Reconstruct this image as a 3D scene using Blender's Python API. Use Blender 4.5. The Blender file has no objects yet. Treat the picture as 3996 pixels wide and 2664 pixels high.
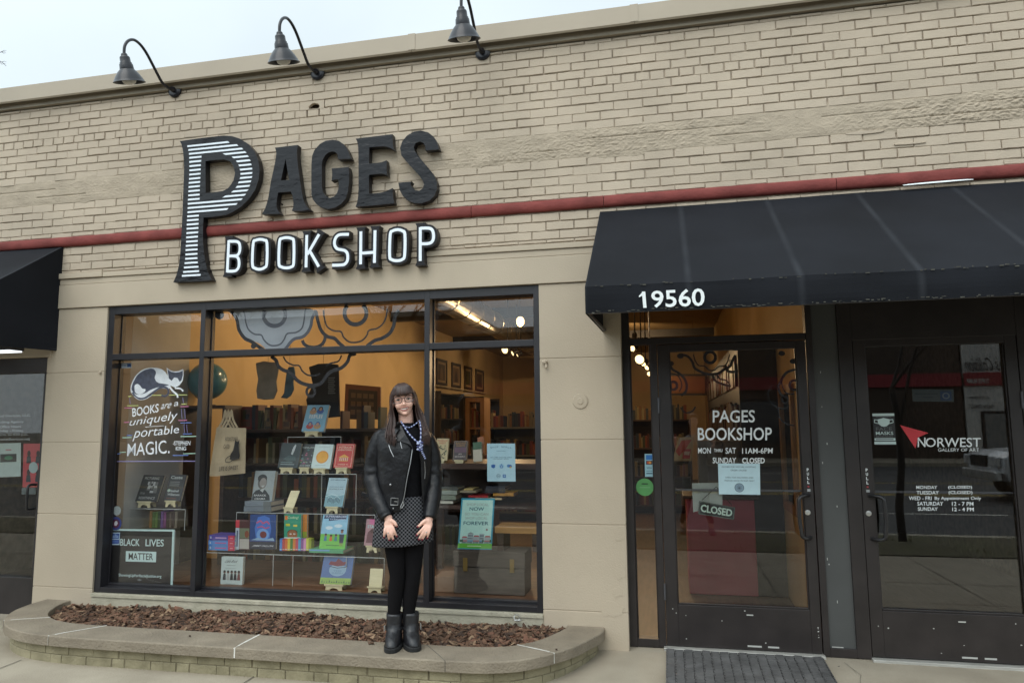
import bpy, bmesh, math, random
from mathutils import Vector, Matrix, noise
from mathutils.geometry import tessellate_polygon
R = math.radians
random.seed(11)
SC = bpy.context.scene
COL = SC.collection

# ------------------------------------------------------------------ camera
FPX, PW, PH = 2787.5, 3996, 2664
YAW, PITCH, ROLL = 0.214582, 0.114654, -0.009941
CAM = Vector((0.0, -5.165, 1.5))
_cy, _sy, _cp, _sp = math.cos(YAW), math.sin(YAW), math.cos(PITCH), math.sin(PITCH)
FWD = Vector((-_sy*_cp, _cy*_cp, _sp))
_r0 = Vector((_cy, _sy, 0)); _u0 = _r0.cross(FWD)
RGT = _r0*math.cos(ROLL) + _u0*math.sin(ROLL)
UPV = _u0*math.cos(ROLL) - _r0*math.sin(ROLL)
cam_d = bpy.data.cameras.new('camera'); cam_o = bpy.data.objects.new('camera', cam_d); COL.objects.link(cam_o)
cam_d.sensor_width = 36; cam_d.lens = 36*FPX/PW; cam_d.clip_end = 600; cam_d.clip_start = 0.05
_m = Matrix((RGT, UPV, -FWD)).transposed().to_4x4(); _m.translation = CAM
cam_o.matrix_world = _m
SC.camera = cam_o

# ------------------------------------------------------------------ world: overcast sky
SUN_EL, SUN_AZ = R(52), R(200)          # azimuth from +Y, clockwise
w = bpy.data.worlds.new('World'); SC.world = w; w.use_nodes = True
nt = w.node_tree; nt.nodes.clear()
def N(t, **k):
    n = nt.nodes.new(t)
    for a, v in k.items(): setattr(n, a, v)
    return n
_sky = N('ShaderNodeTexSky', sky_type='NISHITA', sun_disc=False, sun_elevation=SUN_EL, sun_rotation=SUN_AZ)
_sky.dust_density = 3.0
_tc = N('ShaderNodeTexCoord')
_sd = Vector((math.sin(SUN_AZ)*math.cos(SUN_EL), math.cos(SUN_AZ)*math.cos(SUN_EL), math.sin(SUN_EL)))
_sep = N('ShaderNodeVectorMath', operation='DOT_PRODUCT'); _sep.inputs[1].default_value = _sd
_pw = N('ShaderNodeMath', operation='POWER', use_clamp=False); _pw.inputs[1].default_value = 1.4; _mx0 = N('ShaderNodeMath', operation='MAXIMUM'); _mx0.inputs[1].default_value = 0.0
_up = N('ShaderNodeMapRange'); _up.inputs['To Min'].default_value = 9.9; _up.inputs['To Max'].default_value = 23.0
_nz = N('ShaderNodeTexNoise'); _nz.inputs['Scale'].default_value = 2.2; _nz.inputs['Detail'].default_value = 5
_nr = N('ShaderNodeMapRange'); _nr.inputs['From Min'].default_value = .3; _nr.inputs['From Max'].default_value = .7
_nr.inputs['To Min'].default_value = .93; _nr.inputs['To Max'].default_value = 1.07
_mul = N('ShaderNodeMath', operation='MULTIPLY')
_cl = N('ShaderNodeVectorMath', operation='SCALE'); _cl.inputs[0].default_value = (0.87, 0.99, 1.05)
_mix = N('ShaderNodeMixRGB'); _mix.inputs[0].default_value = 0.90
_bg = N('ShaderNodeBackground'); _bg.inputs['Strength'].default_value = 0.1
_ow = N('ShaderNodeOutputWorld')
L = nt.links.new
L(_tc.outputs['Generated'], _sep.inputs[0]); L(_sep.outputs['Value'], _mx0.inputs[0]); L(_mx0.outputs[0], _pw.inputs[0]); L(_pw.outputs[0], _up.inputs['Value'])
L(_tc.outputs['Generated'], _nz.inputs['Vector']); L(_nz.outputs['Fac'], _nr.inputs['Value'])
L(_up.outputs[0], _mul.inputs[0]); L(_nr.outputs[0], _mul.inputs[1]); L(_mul.outputs[0], _cl.inputs['Scale'])
L(_sky.outputs[0], _mix.inputs[1]); L(_cl.outputs[0], _mix.inputs[2])
L(_mix.outputs[0], _bg.inputs[0]); L(_bg.outputs[0], _ow.inputs[0])

sun_d = bpy.data.lights.new('sun', 'SUN'); sun_o = bpy.data.objects.new('sun', sun_d); COL.objects.link(sun_o)
sun_d.energy = 1.0; sun_d.angle = R(40); sun_d.color = (1.0, 0.95, 0.88)
sun_o.rotation_euler = (-_sd).to_track_quat('-Z', 'Y').to_euler()
sun_o.location = (0, -20, 30)
SC.view_settings.view_transform = 'Standard'; SC.view_settings.look = 'None'
SC.view_settings.exposure = 0.05; SC.view_settings.gamma = 1.0
SC.render.engine = 'CYCLES'
cy = SC.cycles
cy.use_denoising = True
cy.max_bounces = 10; cy.transparent_max_bounces = 24; cy.glossy_bounces = 4; cy.diffuse_bounces = 4
cy.caustics_reflective = False; cy.caustics_refractive = False
cy.sample_clamp_indirect = 4.0

# ------------------------------------------------------------------ picking points off the photograph's rays
def ray(px, py):
    return FWD*FPX + RGT*(px-PW/2) - UPV*(py-PH/2)
def at(px, py, Y):                       # full-res photo pixel -> point on the plane y=Y
    d = ray(px, py); return CAM + d*((Y-CAM.y)/d.y)
def atz(px, py, Z):
    d = ray(px, py); return CAM + d*((Z-CAM.z)/d.z)
def atx(px, py, X):
    d = ray(px, py); return CAM + d*((X-CAM.x)/d.x)
K = 3996/2352
def D(u, v, Y): return at(u*K, v*K, Y)
def Z(ox, oy, wsrc, wout):
    s = wsrc/wout
    return lambda x, y, Y: at(ox+x*s, oy+y*s, Y)

# ------------------------------------------------------------------ materials
MATS = {}
def M(name, col, rough=.6, metal=0., var=.12, scale=6., bump=0., bscale=60., spec=.5, col2=None, coat=0., detail=4, stretch=None, emit=0., alpha=None):
    if name in MATS: return MATS[name]
    m = bpy.data.materials.new(name); m.use_nodes = True; t = m.node_tree; b = t.nodes['Principled BSDF']
    b.inputs['Roughness'].default_value = rough; b.inputs['Metallic'].default_value = metal
    b.inputs['Specular IOR Level'].default_value = spec
    if coat: b.inputs['Coat Weight'].default_value = coat; b.inputs['Coat Roughness'].default_value = .08
    tc = t.nodes.new('ShaderNodeTexCoord'); src = tc.outputs['Object']
    if stretch:
        mp = t.nodes.new('ShaderNodeMapping'); mp.inputs['Scale'].default_value = stretch
        t.links.new(src, mp.inputs[0]); src = mp.outputs[0]
    if var > 0 or col2:
        n = t.nodes.new('ShaderNodeTexNoise'); n.inputs['Scale'].default_value = scale; n.inputs['Detail'].default_value = detail
        t.links.new(src, n.inputs['Vector'])
        r = t.nodes.new('ShaderNodeValToRGB'); r.color_ramp.elements[0].position = .3; r.color_ramp.elements[1].position = .7
        c2 = col2 if col2 else tuple(min(1, c*(1+var)) for c in col); c1 = col if col2 else tuple(c*(1-var) for c in col)
        r.color_ramp.elements[0].color = (*c1, 1); r.color_ramp.elements[1].color = (*c2, 1)
        t.links.new(n.outputs['Fac'], r.inputs[0]); t.links.new(r.outputs[0], b.inputs['Base Color'])
    else: b.inputs['Base Color'].default_value = (*col, 1)
    if bump:
        n2 = t.nodes.new('ShaderNodeTexNoise'); n2.inputs['Scale'].default_value = bscale; n2.inputs['Detail'].default_value = 6
        t.links.new(src, n2.inputs['Vector'])
        bp = t.nodes.new('ShaderNodeBump'); bp.inputs['Strength'].default_value = bump; bp.inputs['Distance'].default_value = .01
        t.links.new(n2.outputs['Fac'], bp.inputs['Height']); t.links.new(bp.outputs[0], b.inputs['Normal'])
    if emit:
        b.inputs['Emission Color'].default_value = (*col, 1); b.inputs['Emission Strength'].default_value = emit
    if alpha is not None: b.inputs['Alpha'].default_value = alpha
    MATS[name] = m; return m
def srgb(r, g, b):
    f = lambda c: (c/255/12.92) if c/255 <= .04045 else ((c/255+.055)/1.055)**2.4
    return (f(r), f(g), f(b))
def ink(r, g, b, k=.85):                 # a flat print colour from an sRGB reading
    c = tuple(v*k for v in srgb(r, g, b)); return M('print_%d_%d_%d%s' % (r, g, b, '' if k == .85 else '_dull'), c, .45, var=.05, scale=20)
def glass_mat(name, refl=.05, tint=(1, 1, 1)):
    if name in MATS: return MATS[name]
    m = bpy.data.materials.new(name); m.use_nodes = True; t = m.node_tree; t.nodes.clear()
    o = t.nodes.new('ShaderNodeOutputMaterial'); mx = t.nodes.new('ShaderNodeMixShader')
    tr = t.nodes.new('ShaderNodeBsdfTransparent'); tr.inputs[0].default_value = (*tint, 1)
    gl = t.nodes.new('ShaderNodeBsdfGlossy'); gl.inputs['Roughness'].default_value = .0
    lw = t.nodes.new('ShaderNodeLayerWeight'); lw.inputs['Blend'].default_value = .5
    pw = t.nodes.new('ShaderNodeMath'); pw.operation = 'POWER'; pw.inputs[1].default_value = 5
    mr = t.nodes.new('ShaderNodeMapRange'); mr.inputs['To Min'].default_value = refl
    t.links.new(lw.outputs['Facing'], pw.inputs[0]); t.links.new(pw.outputs[0], mr.inputs['Value'])
    t.links.new(mr.outputs[0], mx.inputs[0]); t.links.new(tr.outputs[0], mx.inputs[1]); t.links.new(gl.outputs[0], mx.inputs[2])
    t.links.new(mx.outputs[0], o.inputs[0]); MATS[name] = m; return m

# ------------------------------------------------------------------ mesh builder
_TXT = {}
def text_shape(s, bold=0.0):
    bold = min(bold, .012 if any(c in s for c in 'MNWVKAmnwvk') else .03); k = (s, bold)
    if k not in _TXT:
        c = bpy.data.curves.new('t', 'FONT'); c.body = s; c.size = 1; c.offset = bold; c.fill_mode = 'FRONT'; c.resolution_u = 3
        o = bpy.data.objects.new('t', c); COL.objects.link(o)
        dg = bpy.context.evaluated_depsgraph_get(); me = o.evaluated_get(dg).to_mesh()
        vs = [(v.co.x, v.co.y) for v in me.vertices]; fs = [tuple(p.vertices) for p in me.polygons]
        o.evaluated_get(dg).to_mesh_clear(); bpy.data.objects.remove(o); bpy.data.curves.remove(c)
        x0 = min(v[0] for v in vs); x1 = max(v[0] for v in vs); y0 = min(v[1] for v in vs); y1 = max(v[1] for v in vs)
        _TXT[k] = ([((x-x0)/(x1-x0), (y-y0)/(y1-y0)) for x, y in vs], fs)
    return _TXT[k]

class MB:
    def __init__(s): s.v = []; s.f = []; s.m = []
    def add(s, vs, fs, m=0):
        b = len(s.v); s.v += [Vector(v) for v in vs]
        for f in fs: s.f.append(tuple(b+i for i in f)); s.m.append(m)
        return s
    def box(s, x0, x1, y0, y1, z0, z1, m=0):
        return s.add([(x0,y0,z0),(x1,y0,z0),(x1,y1,z0),(x0,y1,z0),(x0,y0,z1),(x1,y0,z1),(x1,y1,z1),(x0,y1,z1)],
              [(0,3,2,1),(4,5,6,7),(0,1,5,4),(1,2,6,5),(2,3,7,6),(3,0,4,7)], m)
    def obox(s, c, ax, ay, az, m=0):      # oriented box: centre and three half vectors
        c, ax, ay, az = map(Vector, (c, ax, ay, az)); p = []
        for k in (-1, 1):
            for i, j in ((-1,-1),(1,-1),(1,1),(-1,1)): p.append(c+ax*i+ay*j+az*k)
        return s.add(p, [(0,3,2,1),(4,5,6,7),(0,1,5,4),(1,2,6,5),(2,3,7,6),(3,0,4,7)], m)
    def quad(s, a, b, c, d, m=0): return s.add([a,b,c,d], [(0,1,2,3)], m)
    def poly(s, pts, holes=(), m=0, push=None):       # flat polygon (3-D points) with holes; push = vector to extrude along (solid)
        loops = [list(map(Vector, pts))]+[list(map(Vector, h)) for h in holes]
        tris = tessellate_polygon(loops); fl = [p for l in loops for p in l]; n = len(fl)
        nn = Vector((0,0,0))
        for t in tris: nn += (fl[t[1]]-fl[t[0]]).cross(fl[t[2]]-fl[t[0]])
        want = -Vector(push) if push is not None else None
        if want is not None and nn.dot(want) < 0: tris = [t[::-1] for t in tris]
        if push is None: return s.add(fl, tris, m)
        pu = Vector(push); vs = fl+[p+pu for p in fl]
        fs = list(tris)+[tuple(i+n for i in t[::-1]) for t in tris]
        b = 0
        for l in loops:
            k = len(l)
            ar = Vector((0,0,0))
            for i in range(k): ar += l[i].cross(l[(i+1) % k])
            flip = (ar.dot(want) > 0) == (b == 0)
            for i in range(k):
                j = (i+1) % k; q = (b+i, b+j, b+j+n, b+i+n)
                fs.append(q[::-1] if flip else q)
            b += k
        return s.add(vs, fs, m)
    def tube(s, pts, r, n=8, m=0, cap=True, flat=None):
        pts = [Vector(p) for p in pts]; k = len(pts); rs = r if isinstance(r, (list, tuple)) else [r]*k
        vs = []; t0 = None; nrm = None
        for i, p in enumerate(pts):
            t = (pts[min(i+1,k-1)]-pts[max(i-1,0)]).normalized()
            if nrm is None:
                a = Vector((0,0,1)) if abs(t.z) < .9 else Vector((1,0,0)); nrm = (a-t*a.dot(t)).normalized()
            else:
                nrm = nrm-t*nrm.dot(t)
                nrm = nrm.normalized() if nrm.length > 1e-6 else t.orthogonal().normalized()
            bi = t.cross(nrm)
            for j in range(n):
                a = 2*math.pi*j/n; vs.append(p+nrm*(rs[i]*math.cos(a))+bi*(rs[i]*math.sin(a)))
        fs = [(i*n+j, i*n+(j+1)%n, (i+1)*n+(j+1)%n, (i+1)*n+j) for i in range(k-1) for j in range(n)]
        if cap: fs += [tuple(range(n))[::-1], tuple(range((k-1)*n, k*n))]
        return s.add(vs, fs, m)
    def lathe(s, c, prof, n=24, m=0, ax=(0,0,1), xd=None, cap=False):   # prof: (radius, height along ax)
        c = Vector(c); ax = Vector(ax).normalized(); x = Vector(xd) if xd else ax.orthogonal().normalized(); y = ax.cross(x)
        vs = [c+ax*h+(x*math.cos(2*math.pi*j/n)+y*math.sin(2*math.pi*j/n))*r for r, h in prof for j in range(n)]
        fs = [(i*n+j, i*n+(j+1)%n, (i+1)*n+(j+1)%n, (i+1)*n+j) for i in range(len(prof)-1) for j in range(n)]
        if cap: fs += [tuple(range(n))[::-1], tuple(range((len(prof)-1)*n, len(prof)*n))]
        return s.add(vs, fs, m)
    def ell(s, c, r, n=16, k=10, m=0, fn=None):
        c = Vector(c); vs = []; fs = []
        for i in range(k+1):
            th = math.pi*i/k
            for j in range(n):
                ph = 2*math.pi*j/n; d = Vector((math.sin(th)*math.cos(ph), math.sin(th)*math.sin(ph), math.cos(th)))
                q = Vector((d.x*r[0], d.y*r[1], d.z*r[2]))
                vs.append(c+(fn(q, d) if fn else q))
        fs = [(i*n+j, (i+1)*n+j, (i+1)*n+(j+1)%n, i*n+(j+1)%n) for i in range(k) for j in range(n)]
        return s.add(vs, fs, m)
    def loft(s, rings, m=0, close=True, cap=True):
        n = len(rings[0]); vs = [p for r in rings for p in r]; e = n if close else n-1
        fs = [(i*n+j, i*n+(j+1)%n, (i+1)*n+(j+1)%n, (i+1)*n+j) for i in range(len(rings)-1) for j in range(e)]
        if cap and close: fs += [tuple(range(n))[::-1], tuple(range((len(rings)-1)*n, len(rings)*n))]
        return s.add(vs, fs, m)
    def build_each(s, name, mats, parent=None, **kw):          # one object per connected piece
        par = list(range(len(s.v)))
        def fd(i):
            while par[i] != i: par[i] = par[par[i]]; i = par[i]
            return i
        for f in s.f:
            for i in f[1:]: par[fd(i)] = fd(f[0])
        gr = {}
        for f, m in zip(s.f, s.m): gr.setdefault(fd(f[0]), []).append((f, m))
        out = []
        for fs in gr.values():
            q = MB(); mp = {}
            for f, m in fs:
                for i in f:
                    if i not in mp: mp[i] = len(q.v); q.v.append(s.v[i])
                q.f.append(tuple(mp[i] for i in f)); q.m.append(m)
            out.append(q.build(name, mats, parent, **kw))
        return out
    def build(s, name, mats, parent=None, smooth=False, bevel=0., org=None, seg=2, sub=0, fix=False):
        if not isinstance(mats, (list, tuple)): mats = [mats]
        o3 = Vector(org) if org is not None else Vector((0,0,0))
        if parent is not None: o3 = worldloc(parent)
        me = bpy.data.meshes.new(name)
        me.from_pydata([tuple(v-o3) for v in s.v], [], s.f)
        for mt in mats: me.materials.append(mt)
        me.polygons.foreach_set('material_index', s.m)
        if smooth: me.polygons.foreach_set('use_smooth', [True]*len(s.f))
        if fix:
            bm = bmesh.new(); bm.from_mesh(me); bmesh.ops.remove_doubles(bm, verts=bm.verts, dist=1e-5)
            bmesh.ops.recalc_face_normals(bm, faces=bm.faces); bm.to_mesh(me); bm.free()
        me.update()
        o = bpy.data.objects.new(name, me); COL.objects.link(o)
        if parent is not None: o.parent = parent
        elif org is not None: o.location = o3
        if bevel:
            b = o.modifiers.new('bevel', 'BEVEL'); b.width = bevel; b.segments = seg; b.limit_method = 'ANGLE'; b.angle_limit = R(40)
        if sub:
            b = o.modifiers.new('sub', 'SUBSURF'); b.levels = sub; b.render_levels = sub
        if smooth and not sub:
            pass
        return o
def worldloc(o):
    v = Vector((0,0,0))
    while o is not None: v += o.location; o = o.parent
    return v
def tag(o, label, cat, group=None):
    o['label'] = label; o['category'] = cat
    if group: o['group'] = group
    return o
def thing(name, label, cat, loc=(0,0,0), group=None):
    o = bpy.data.objects.new(name, None); COL.objects.link(o); o.location = loc; o.empty_display_size = .1
    return tag(o, label, cat, group)
def struct(o, kind='structure'): o['kind'] = kind; return o

class FR:                                # a flat (bilinear) print area: s to the right, t up, o out towards the viewer
    def __init__(s, c00, c10, c11, c01, flip=False):
        s.a, s.b, s.c, s.d = map(Vector, (c00, c10, c11, c01))
        s.n = (s.b-s.a).cross(s.d-s.a).normalized()
    def pt(s, u, v, o=0.): return s.a*(1-u)*(1-v)+s.b*u*(1-v)+s.c*u*v+s.d*(1-u)*v+s.n*o
    def rect(s, mb, u0, v0, u1, v1, o, m=0): mb.quad(s.pt(u0,v0,o), s.pt(u1,v0,o), s.pt(u1,v1,o), s.pt(u0,v1,o), m)
    def poly(s, mb, pts, o, m=0, holes=()):
        p = [s.pt(u,v,o) for u,v in pts]
        mb.poly(p, [[s.pt(u,v,o) for u,v in h] for h in holes], m)
    def disc(s, mb, u, v, ru, rv, o, m=0, n=20, a0=0, a1=360):
        s.poly(mb, [(u+ru*math.cos(R(a0+(a1-a0)*i/n)), v+rv*math.sin(R(a0+(a1-a0)*i/n))) for i in range(n+(a1-a0 < 360))], o, m)
    def ring(s, mb, u, v, ru, rv, wu, wv, o, m=0, n=28, a0=0, a1=360):
        for i in range(n):
            p = []
            for a, k in ((i,1),(i+1,1),(i+1,0),(i,0)):
                t = R(a0+(a1-a0)*a/n); p.append(s.pt(u+(ru-wu*k)*math.cos(t), v+(rv-wv*k)*math.sin(t), o))
            mb.quad(*p, m)
    def line(s, mb, pts, w, o, m=0, closed=False):    # ribbon in metres
        P = [s.pt(u,v,o) for u,v in pts]; ribbon(mb, P, w, s.n, m, closed)
    def text(s, mb, txt, u0, v0, u1, v1, o, m=0, bold=0.012, skew=0.):
        vs, fs = text_shape(txt, bold)
        mb.add([s.pt(u0+(u1-u0)*(x+skew*(y-.5)), v0+(v1-v0)*y, o) for x,y in vs], fs, m)
def ribbon(mb, P, w, n, m=0, closed=False, push=None, cap=True):
    P = [Vector(p) for p in P]; k = len(P); Ls = []; Rs = []
    ws = w if isinstance(w, (list, tuple)) else [w]*k
    for i in range(k):
        if closed: a, b = P[i-1], P[(i+1)%k]
        else: a, b = P[max(i-1,0)], P[min(i+1,k-1)]
        d0 = (P[i]-a).normalized() if (P[i]-a).length > 1e-9 else (b-P[i]).normalized()
        d1 = (b-P[i]).normalized() if (b-P[i]).length > 1e-9 else d0
        t = (d0+d1).normalized(); sd = n.cross(t).normalized(); cs = max(.45, sd.dot(n.cross(d1).normalized()))
        Ls.append(P[i]+sd*(ws[i]/2/cs)); Rs.append(P[i]-sd*(ws[i]/2/cs))
    e = k if closed else k-1
    fs = [(i, k+i, k+(i+1)%k, (i+1)%k) for i in range(e)]
    vs = Ls+Rs
    if push is not None:
        pu = Vector(push); b = len(vs); vs = vs+[v+pu for v in vs]
        fs2 = []
        for i in range(e):
            j = (i+1) % k
            fs2 += [(i, j, b+j, b+i), (k+j, k+i, b+k+i, b+k+j), (b+i, b+j, b+k+j, b+k+i)]
        if not closed and cap: fs2 += [(k, 0, b, b+k), (k-1, 2*k-1, b+2*k-1, b+k-1)]
        fs = fs+fs2
    mb.add(vs, fs, m)
def smooth_path(pts, n=6, closed=False):
    pts = [Vector(p) for p in pts]; k = len(pts); out = []
    for i in range(k if closed else k-1):
        p0 = pts[i-1] if (closed or i > 0) else pts[0]; p1 = pts[i]; p2 = pts[(i+1)%k]; p3 = pts[(i+2)%k] if (closed or i+2 < k) else pts[-1]
        for j in range(n):
            t = j/n; out.append(.5*((2*p1)+(p2-p0)*t+(2*p0-5*p1+4*p2-p3)*t*t+(3*p1-p0-3*p2+p3)*t**3))
    if not closed: out.append(pts[-1])
    return out
# ------------------------------------------------------------------ common materials
m_paint = M('beige_painted_brick', (.490,.408,.312), .75, var=.10, scale=2.2, bump=.35, bscale=90, spec=.25)
m_stucco = M('beige_painted_stone', (.470,.395,.298), .7, var=.06, scale=1.6, bump=.22, bscale=110, spec=.25)
m_mortar = M('painted_mortar', (.33,.27,.205), .9, var=.25, scale=14, bump=.5, bscale=150, spec=.15)
m_red = M('red_band_paint', (.205,.050,.043), .7, var=.25, scale=5, bump=.4, bscale=40, spec=.2)
m_coping = M('tan_coping_metal', (.40,.335,.25), .45, var=.05, scale=2, spec=.4)
m_black = M('black_frame_metal', (.018,.017,.020), .38, var=.25, scale=4, bump=.05, spec=.5)
m_dkbrown = M('dark_bronze_metal', (.026,.021,.020), .42, var=.25, scale=5, bump=.06, spec=.45)
m_grey = M('grey_panel_paint', (.066,.068,.066), .55, var=.10, scale=3)
m_conc = M('old_concrete', (.40,.365,.29), .85, var=.18, scale=5, bump=.5, bscale=70, spec=.2)
m_white = M('white_vinyl', (.78,.82,.82), .5, var=.03)
GLZ = glass_mat('window_glass', .052)
GLZD = glass_mat('door_glass', .055, (.93,.93,.92))
GY = 0.115                                # glass plane of the show window
DY = 0.085                                # face of the entrance doors
BZ = -0.055                               # ground level at the wall

building = thing('shop_building', 'one storey beige painted brick shop building with dark framed shopfronts', 'building', (-2.0, 0.0, BZ))

# ---------- brickwork, one brick at a time
CH, Z0 = .0685, 4.030                     # course height, underside of the header course
def joints(x0, x1, half, phase):
    xs = []; x = -1.606 + phase
    while x > x0: x -= BLn(x)*(.5 if half else 1)
    while x < x1:
        xs.append(x); x += BLn(x)*(.5 if half else 1)
    xs.append(x); return xs
def BLn(x): return .2168 if x < -1.6 else .2125
rnd = random.Random(5)
wall = MB(); mort = MB()
XL, XR = -7.2, 3.4
hc = D(722, 247, 0); HOLE = []
def brick(mb, xa, xb, za, zb, y, rough=0.0):
    if xa-.02 < hc.x < xb+.02 and za-.004 < hc.z < zb+.004: HOLE.append((xa, xb, za, zb)); return
    n = 5; j = .0014+rough
    top = [(xa+(xb-xa)*i/n, zb+rnd.uniform(-j, j)) for i in range(n+1)]
    bot = [(xa+(xb-xa)*i/n, za+rnd.uniform(-j, j)) for i in range(n+1)]
    loop = bot+top[::-1]; k = len(loop); cx = (xa+xb)/2; cz = (za+zb)/2
    tx, tz = rnd.uniform(-.004, .004), rnd.uniform(-.008, .008); c = .0035
    def yy(x, z): return y+tx*(x-cx)+tz*(z-cz)
    inner = []
    for x, z in loop:
        ix = min(max(x, xa+c), xb-c); iz = z-c if z > cz else z+c
        inner.append((ix, yy(ix, iz)+rnd.uniform(-.0006,.0006), iz))
    ring = [(x, yy(x, z)+c*.9, z) for x, z in loop]; back = [(x, .03, z) for x, z in loop]
    fs = [(i, i+1, 2*n-i, 2*n+1-i) for i in range(n)]
    for a in (0, k):
        fs += [(a+i+k, a+(i+1)%k+k, a+(i+1)%k, a+i) for i in range(k)]
    mb.add(inner+ring+back, fs, 0)
ROUGH = (-8, -7, -6)
k0 = int(math.floor((2.82-Z0)/CH)); k1 = int(math.ceil((4.40-Z0)/CH))
for k in range(k0, k1):
    za = Z0+k*CH; zb = za+CH
    if k in ROUGH: continue
    zt = min(zb, 4.40); zl = max(za, 2.84)
    if zl < 3.082 < zt: zt = 3.080
    if zl < 3.170 < zt: zl = 3.1685
    if zt-zl < .02: continue
    xs = joints(XL, XR, k == 0, BLn(-3)*.28 if k == 0 else 0 if k % 2 else BLn(-3)/2)
    filled = 0
    for a, b in zip(xs[:-1], xs[1:]):
        a = max(a, XL); b = min(b, XR)
        if b-a < .03: continue
        g = .0115 if k == 0 else rnd.choice((.006, .008, .010, .011))
        fl = rnd.random() < (.08 if k == 0 else .30); fb = rnd.random() < .16
        if noise.noise((a*.8, 0, za*1.5)) > .25 and k < 2: fl = fl or rnd.random() < .4; fb = fb or rnd.random() < .35
        brick(wall, a+(.0 if fl else g/2), b-(.0 if fl and rnd.random() < .3 else g/2), zl+(-.001 if fb else .0045), zt-.0035, rnd.uniform(-.003,.003))
o = wall.build('brick_wall', m_paint, building)
# mortar backing with an uneven face
nx, nz = 420, 70
vs = []
for i in range(nx+1):
    for j in range(nz+1):
        x = XL+(XR-XL)*i/nx; z = 2.83+(4.40-2.83)*j/nz
        y = .0070+.004*noise.noise((x*9, 2.2, z*20))+.003*noise.noise((x*40, 7, z*60))
        d = math.hypot((x-hc.x)/1.2, z-hc.z)
        if d < .09: y += .09
        vs.append((x, y, z))
mort.add(vs, [(i*(nz+1)+j, (i+1)*(nz+1)+j, (i+1)*(nz+1)+j+1, i*(nz+1)+j+1) for i in range(nx) for j in range(nz)])
mort.build('mortar', m_mortar, building, smooth=True)
# hole knocked into the wall: jagged brick left round a dark cavity
hx0, hx1, hz0, hz1 = min(h[0] for h in HOLE)-.004, max(h[1] for h in HOLE)+.004, min(h[2] for h in HOLE)-.003, max(h[3] for h in HOLE)+.003
pts = [(hc.x+.048*math.cos(R(a))*(1+.45*noise.noise((a*.05, 2, 1))), -.0005, min(hz1-.004, max(hz0+.004, hc.z+.040*math.sin(R(a))*(1+.45*noise.noise((a*.05, 7, 3)))))) for a in range(0, 360, 24)]
mb = MB(); mb.poly([(hx0,-.0005,hz0),(hx1,-.0005,hz0),(hx1,-.0005,hz1),(hx0,-.0005,hz1)], [pts], push=(0,.03,0)); mb.build('broken_brick', m_paint, building)
mb = MB(); mb.box(hx0, hx1, .068, .075, hz0-.02, hz1+.02)
for i in range(9): mb.ell((hc.x+rnd.uniform(-.05,.05), .05+rnd.uniform(-.012,.01), hc.z+rnd.uniform(-.035,.02)), (.018,.014,.012), 7, 5, fn=lambda q, d: q*(1+.4*noise.noise(d*2+Vector((i,0,0)))))
mb.build('hole_rubble', M('broken_brick_core', (.13,.085,.05), .95, var=.5, scale=25, bump=.8), building)
# smears of old paint and mortar over the joints, and a loose slab left on the wall
sm_ = MB()
for (u, v, L_, h) in ((1985,305,.25,.022),(2090,330,.2,.012)):
    c = D(u, v, 0); pts = [(c.x+L_/2*math.cos(R(a))*(1+.3*noise.noise((a*.04+u, 2, 1))), -.006, c.z+h/2*math.sin(R(a))*(1+.5*noise.noise((a*.05, u, 3)))) for a in range(0, 360, 15)]
    sm_.poly(pts, push=(0,.012,0))
sm_.build('render_smear', m_paint, building, bevel=.003)
# the broad strip where the old facing was hacked off and painted over
za0, zb0_ = Z0+ROUGH[0]*CH-.004, Z0+(ROUGH[-1]+1)*CH+.004; za, zb = za0-.05, zb0_+.05
nx, nz = 1500, 84
mb = MB(); vs = []
for i in range(nx+1):
    x = XL+(XR-XL)*i/nx
    for j in range(nz+1):
        t = j/nz; z = za+(zb-za)*t
        e = min(z-za0, zb0_-z); amp = min(1, max(0, e+.03)/.06)
        dens = .5+.5*noise.noise((x*.7, 11, z*2)); dens = max(0, min(1, (dens-.15)*1.5))*min(1, max(.45, (x+4.6)/2.2))
        r = abs(noise.noise((x*26, 3, z*38)))*.011 + abs(noise.noise((x*60, 9, z*75)))*.008
        r2 = noise.noise((x*7, 5, z*12))*.006
        y = .004 - amp*(r*dens*1.25) - amp*r2*.7 - .003*amp
        if e < 0 and noise.noise((x*4.5, 21, z*9))+e*9 < -.02: y = .016
        for kk in ROUGH[1:]:
            zz = Z0+kk*CH
            if noise.noise((x*1.3, kk*3.1, 0)) > .12: y += .007*math.exp(-((z-zz)/.0045)**2)
        vs.append((x, y, z))
mb.add(vs, [(i*(nz+1)+j, (i+1)*(nz+1)+j, (i+1)*(nz+1)+j+1, i*(nz+1)+j+1) for i in range(nx) for j in range(nz)])
mb.build('hacked_render_strip', M('beige_painted_render', (.432,.360,.272), .85, var=.10, scale=7, bump=.5, bscale=120, spec=.2), building, smooth=True)
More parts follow.
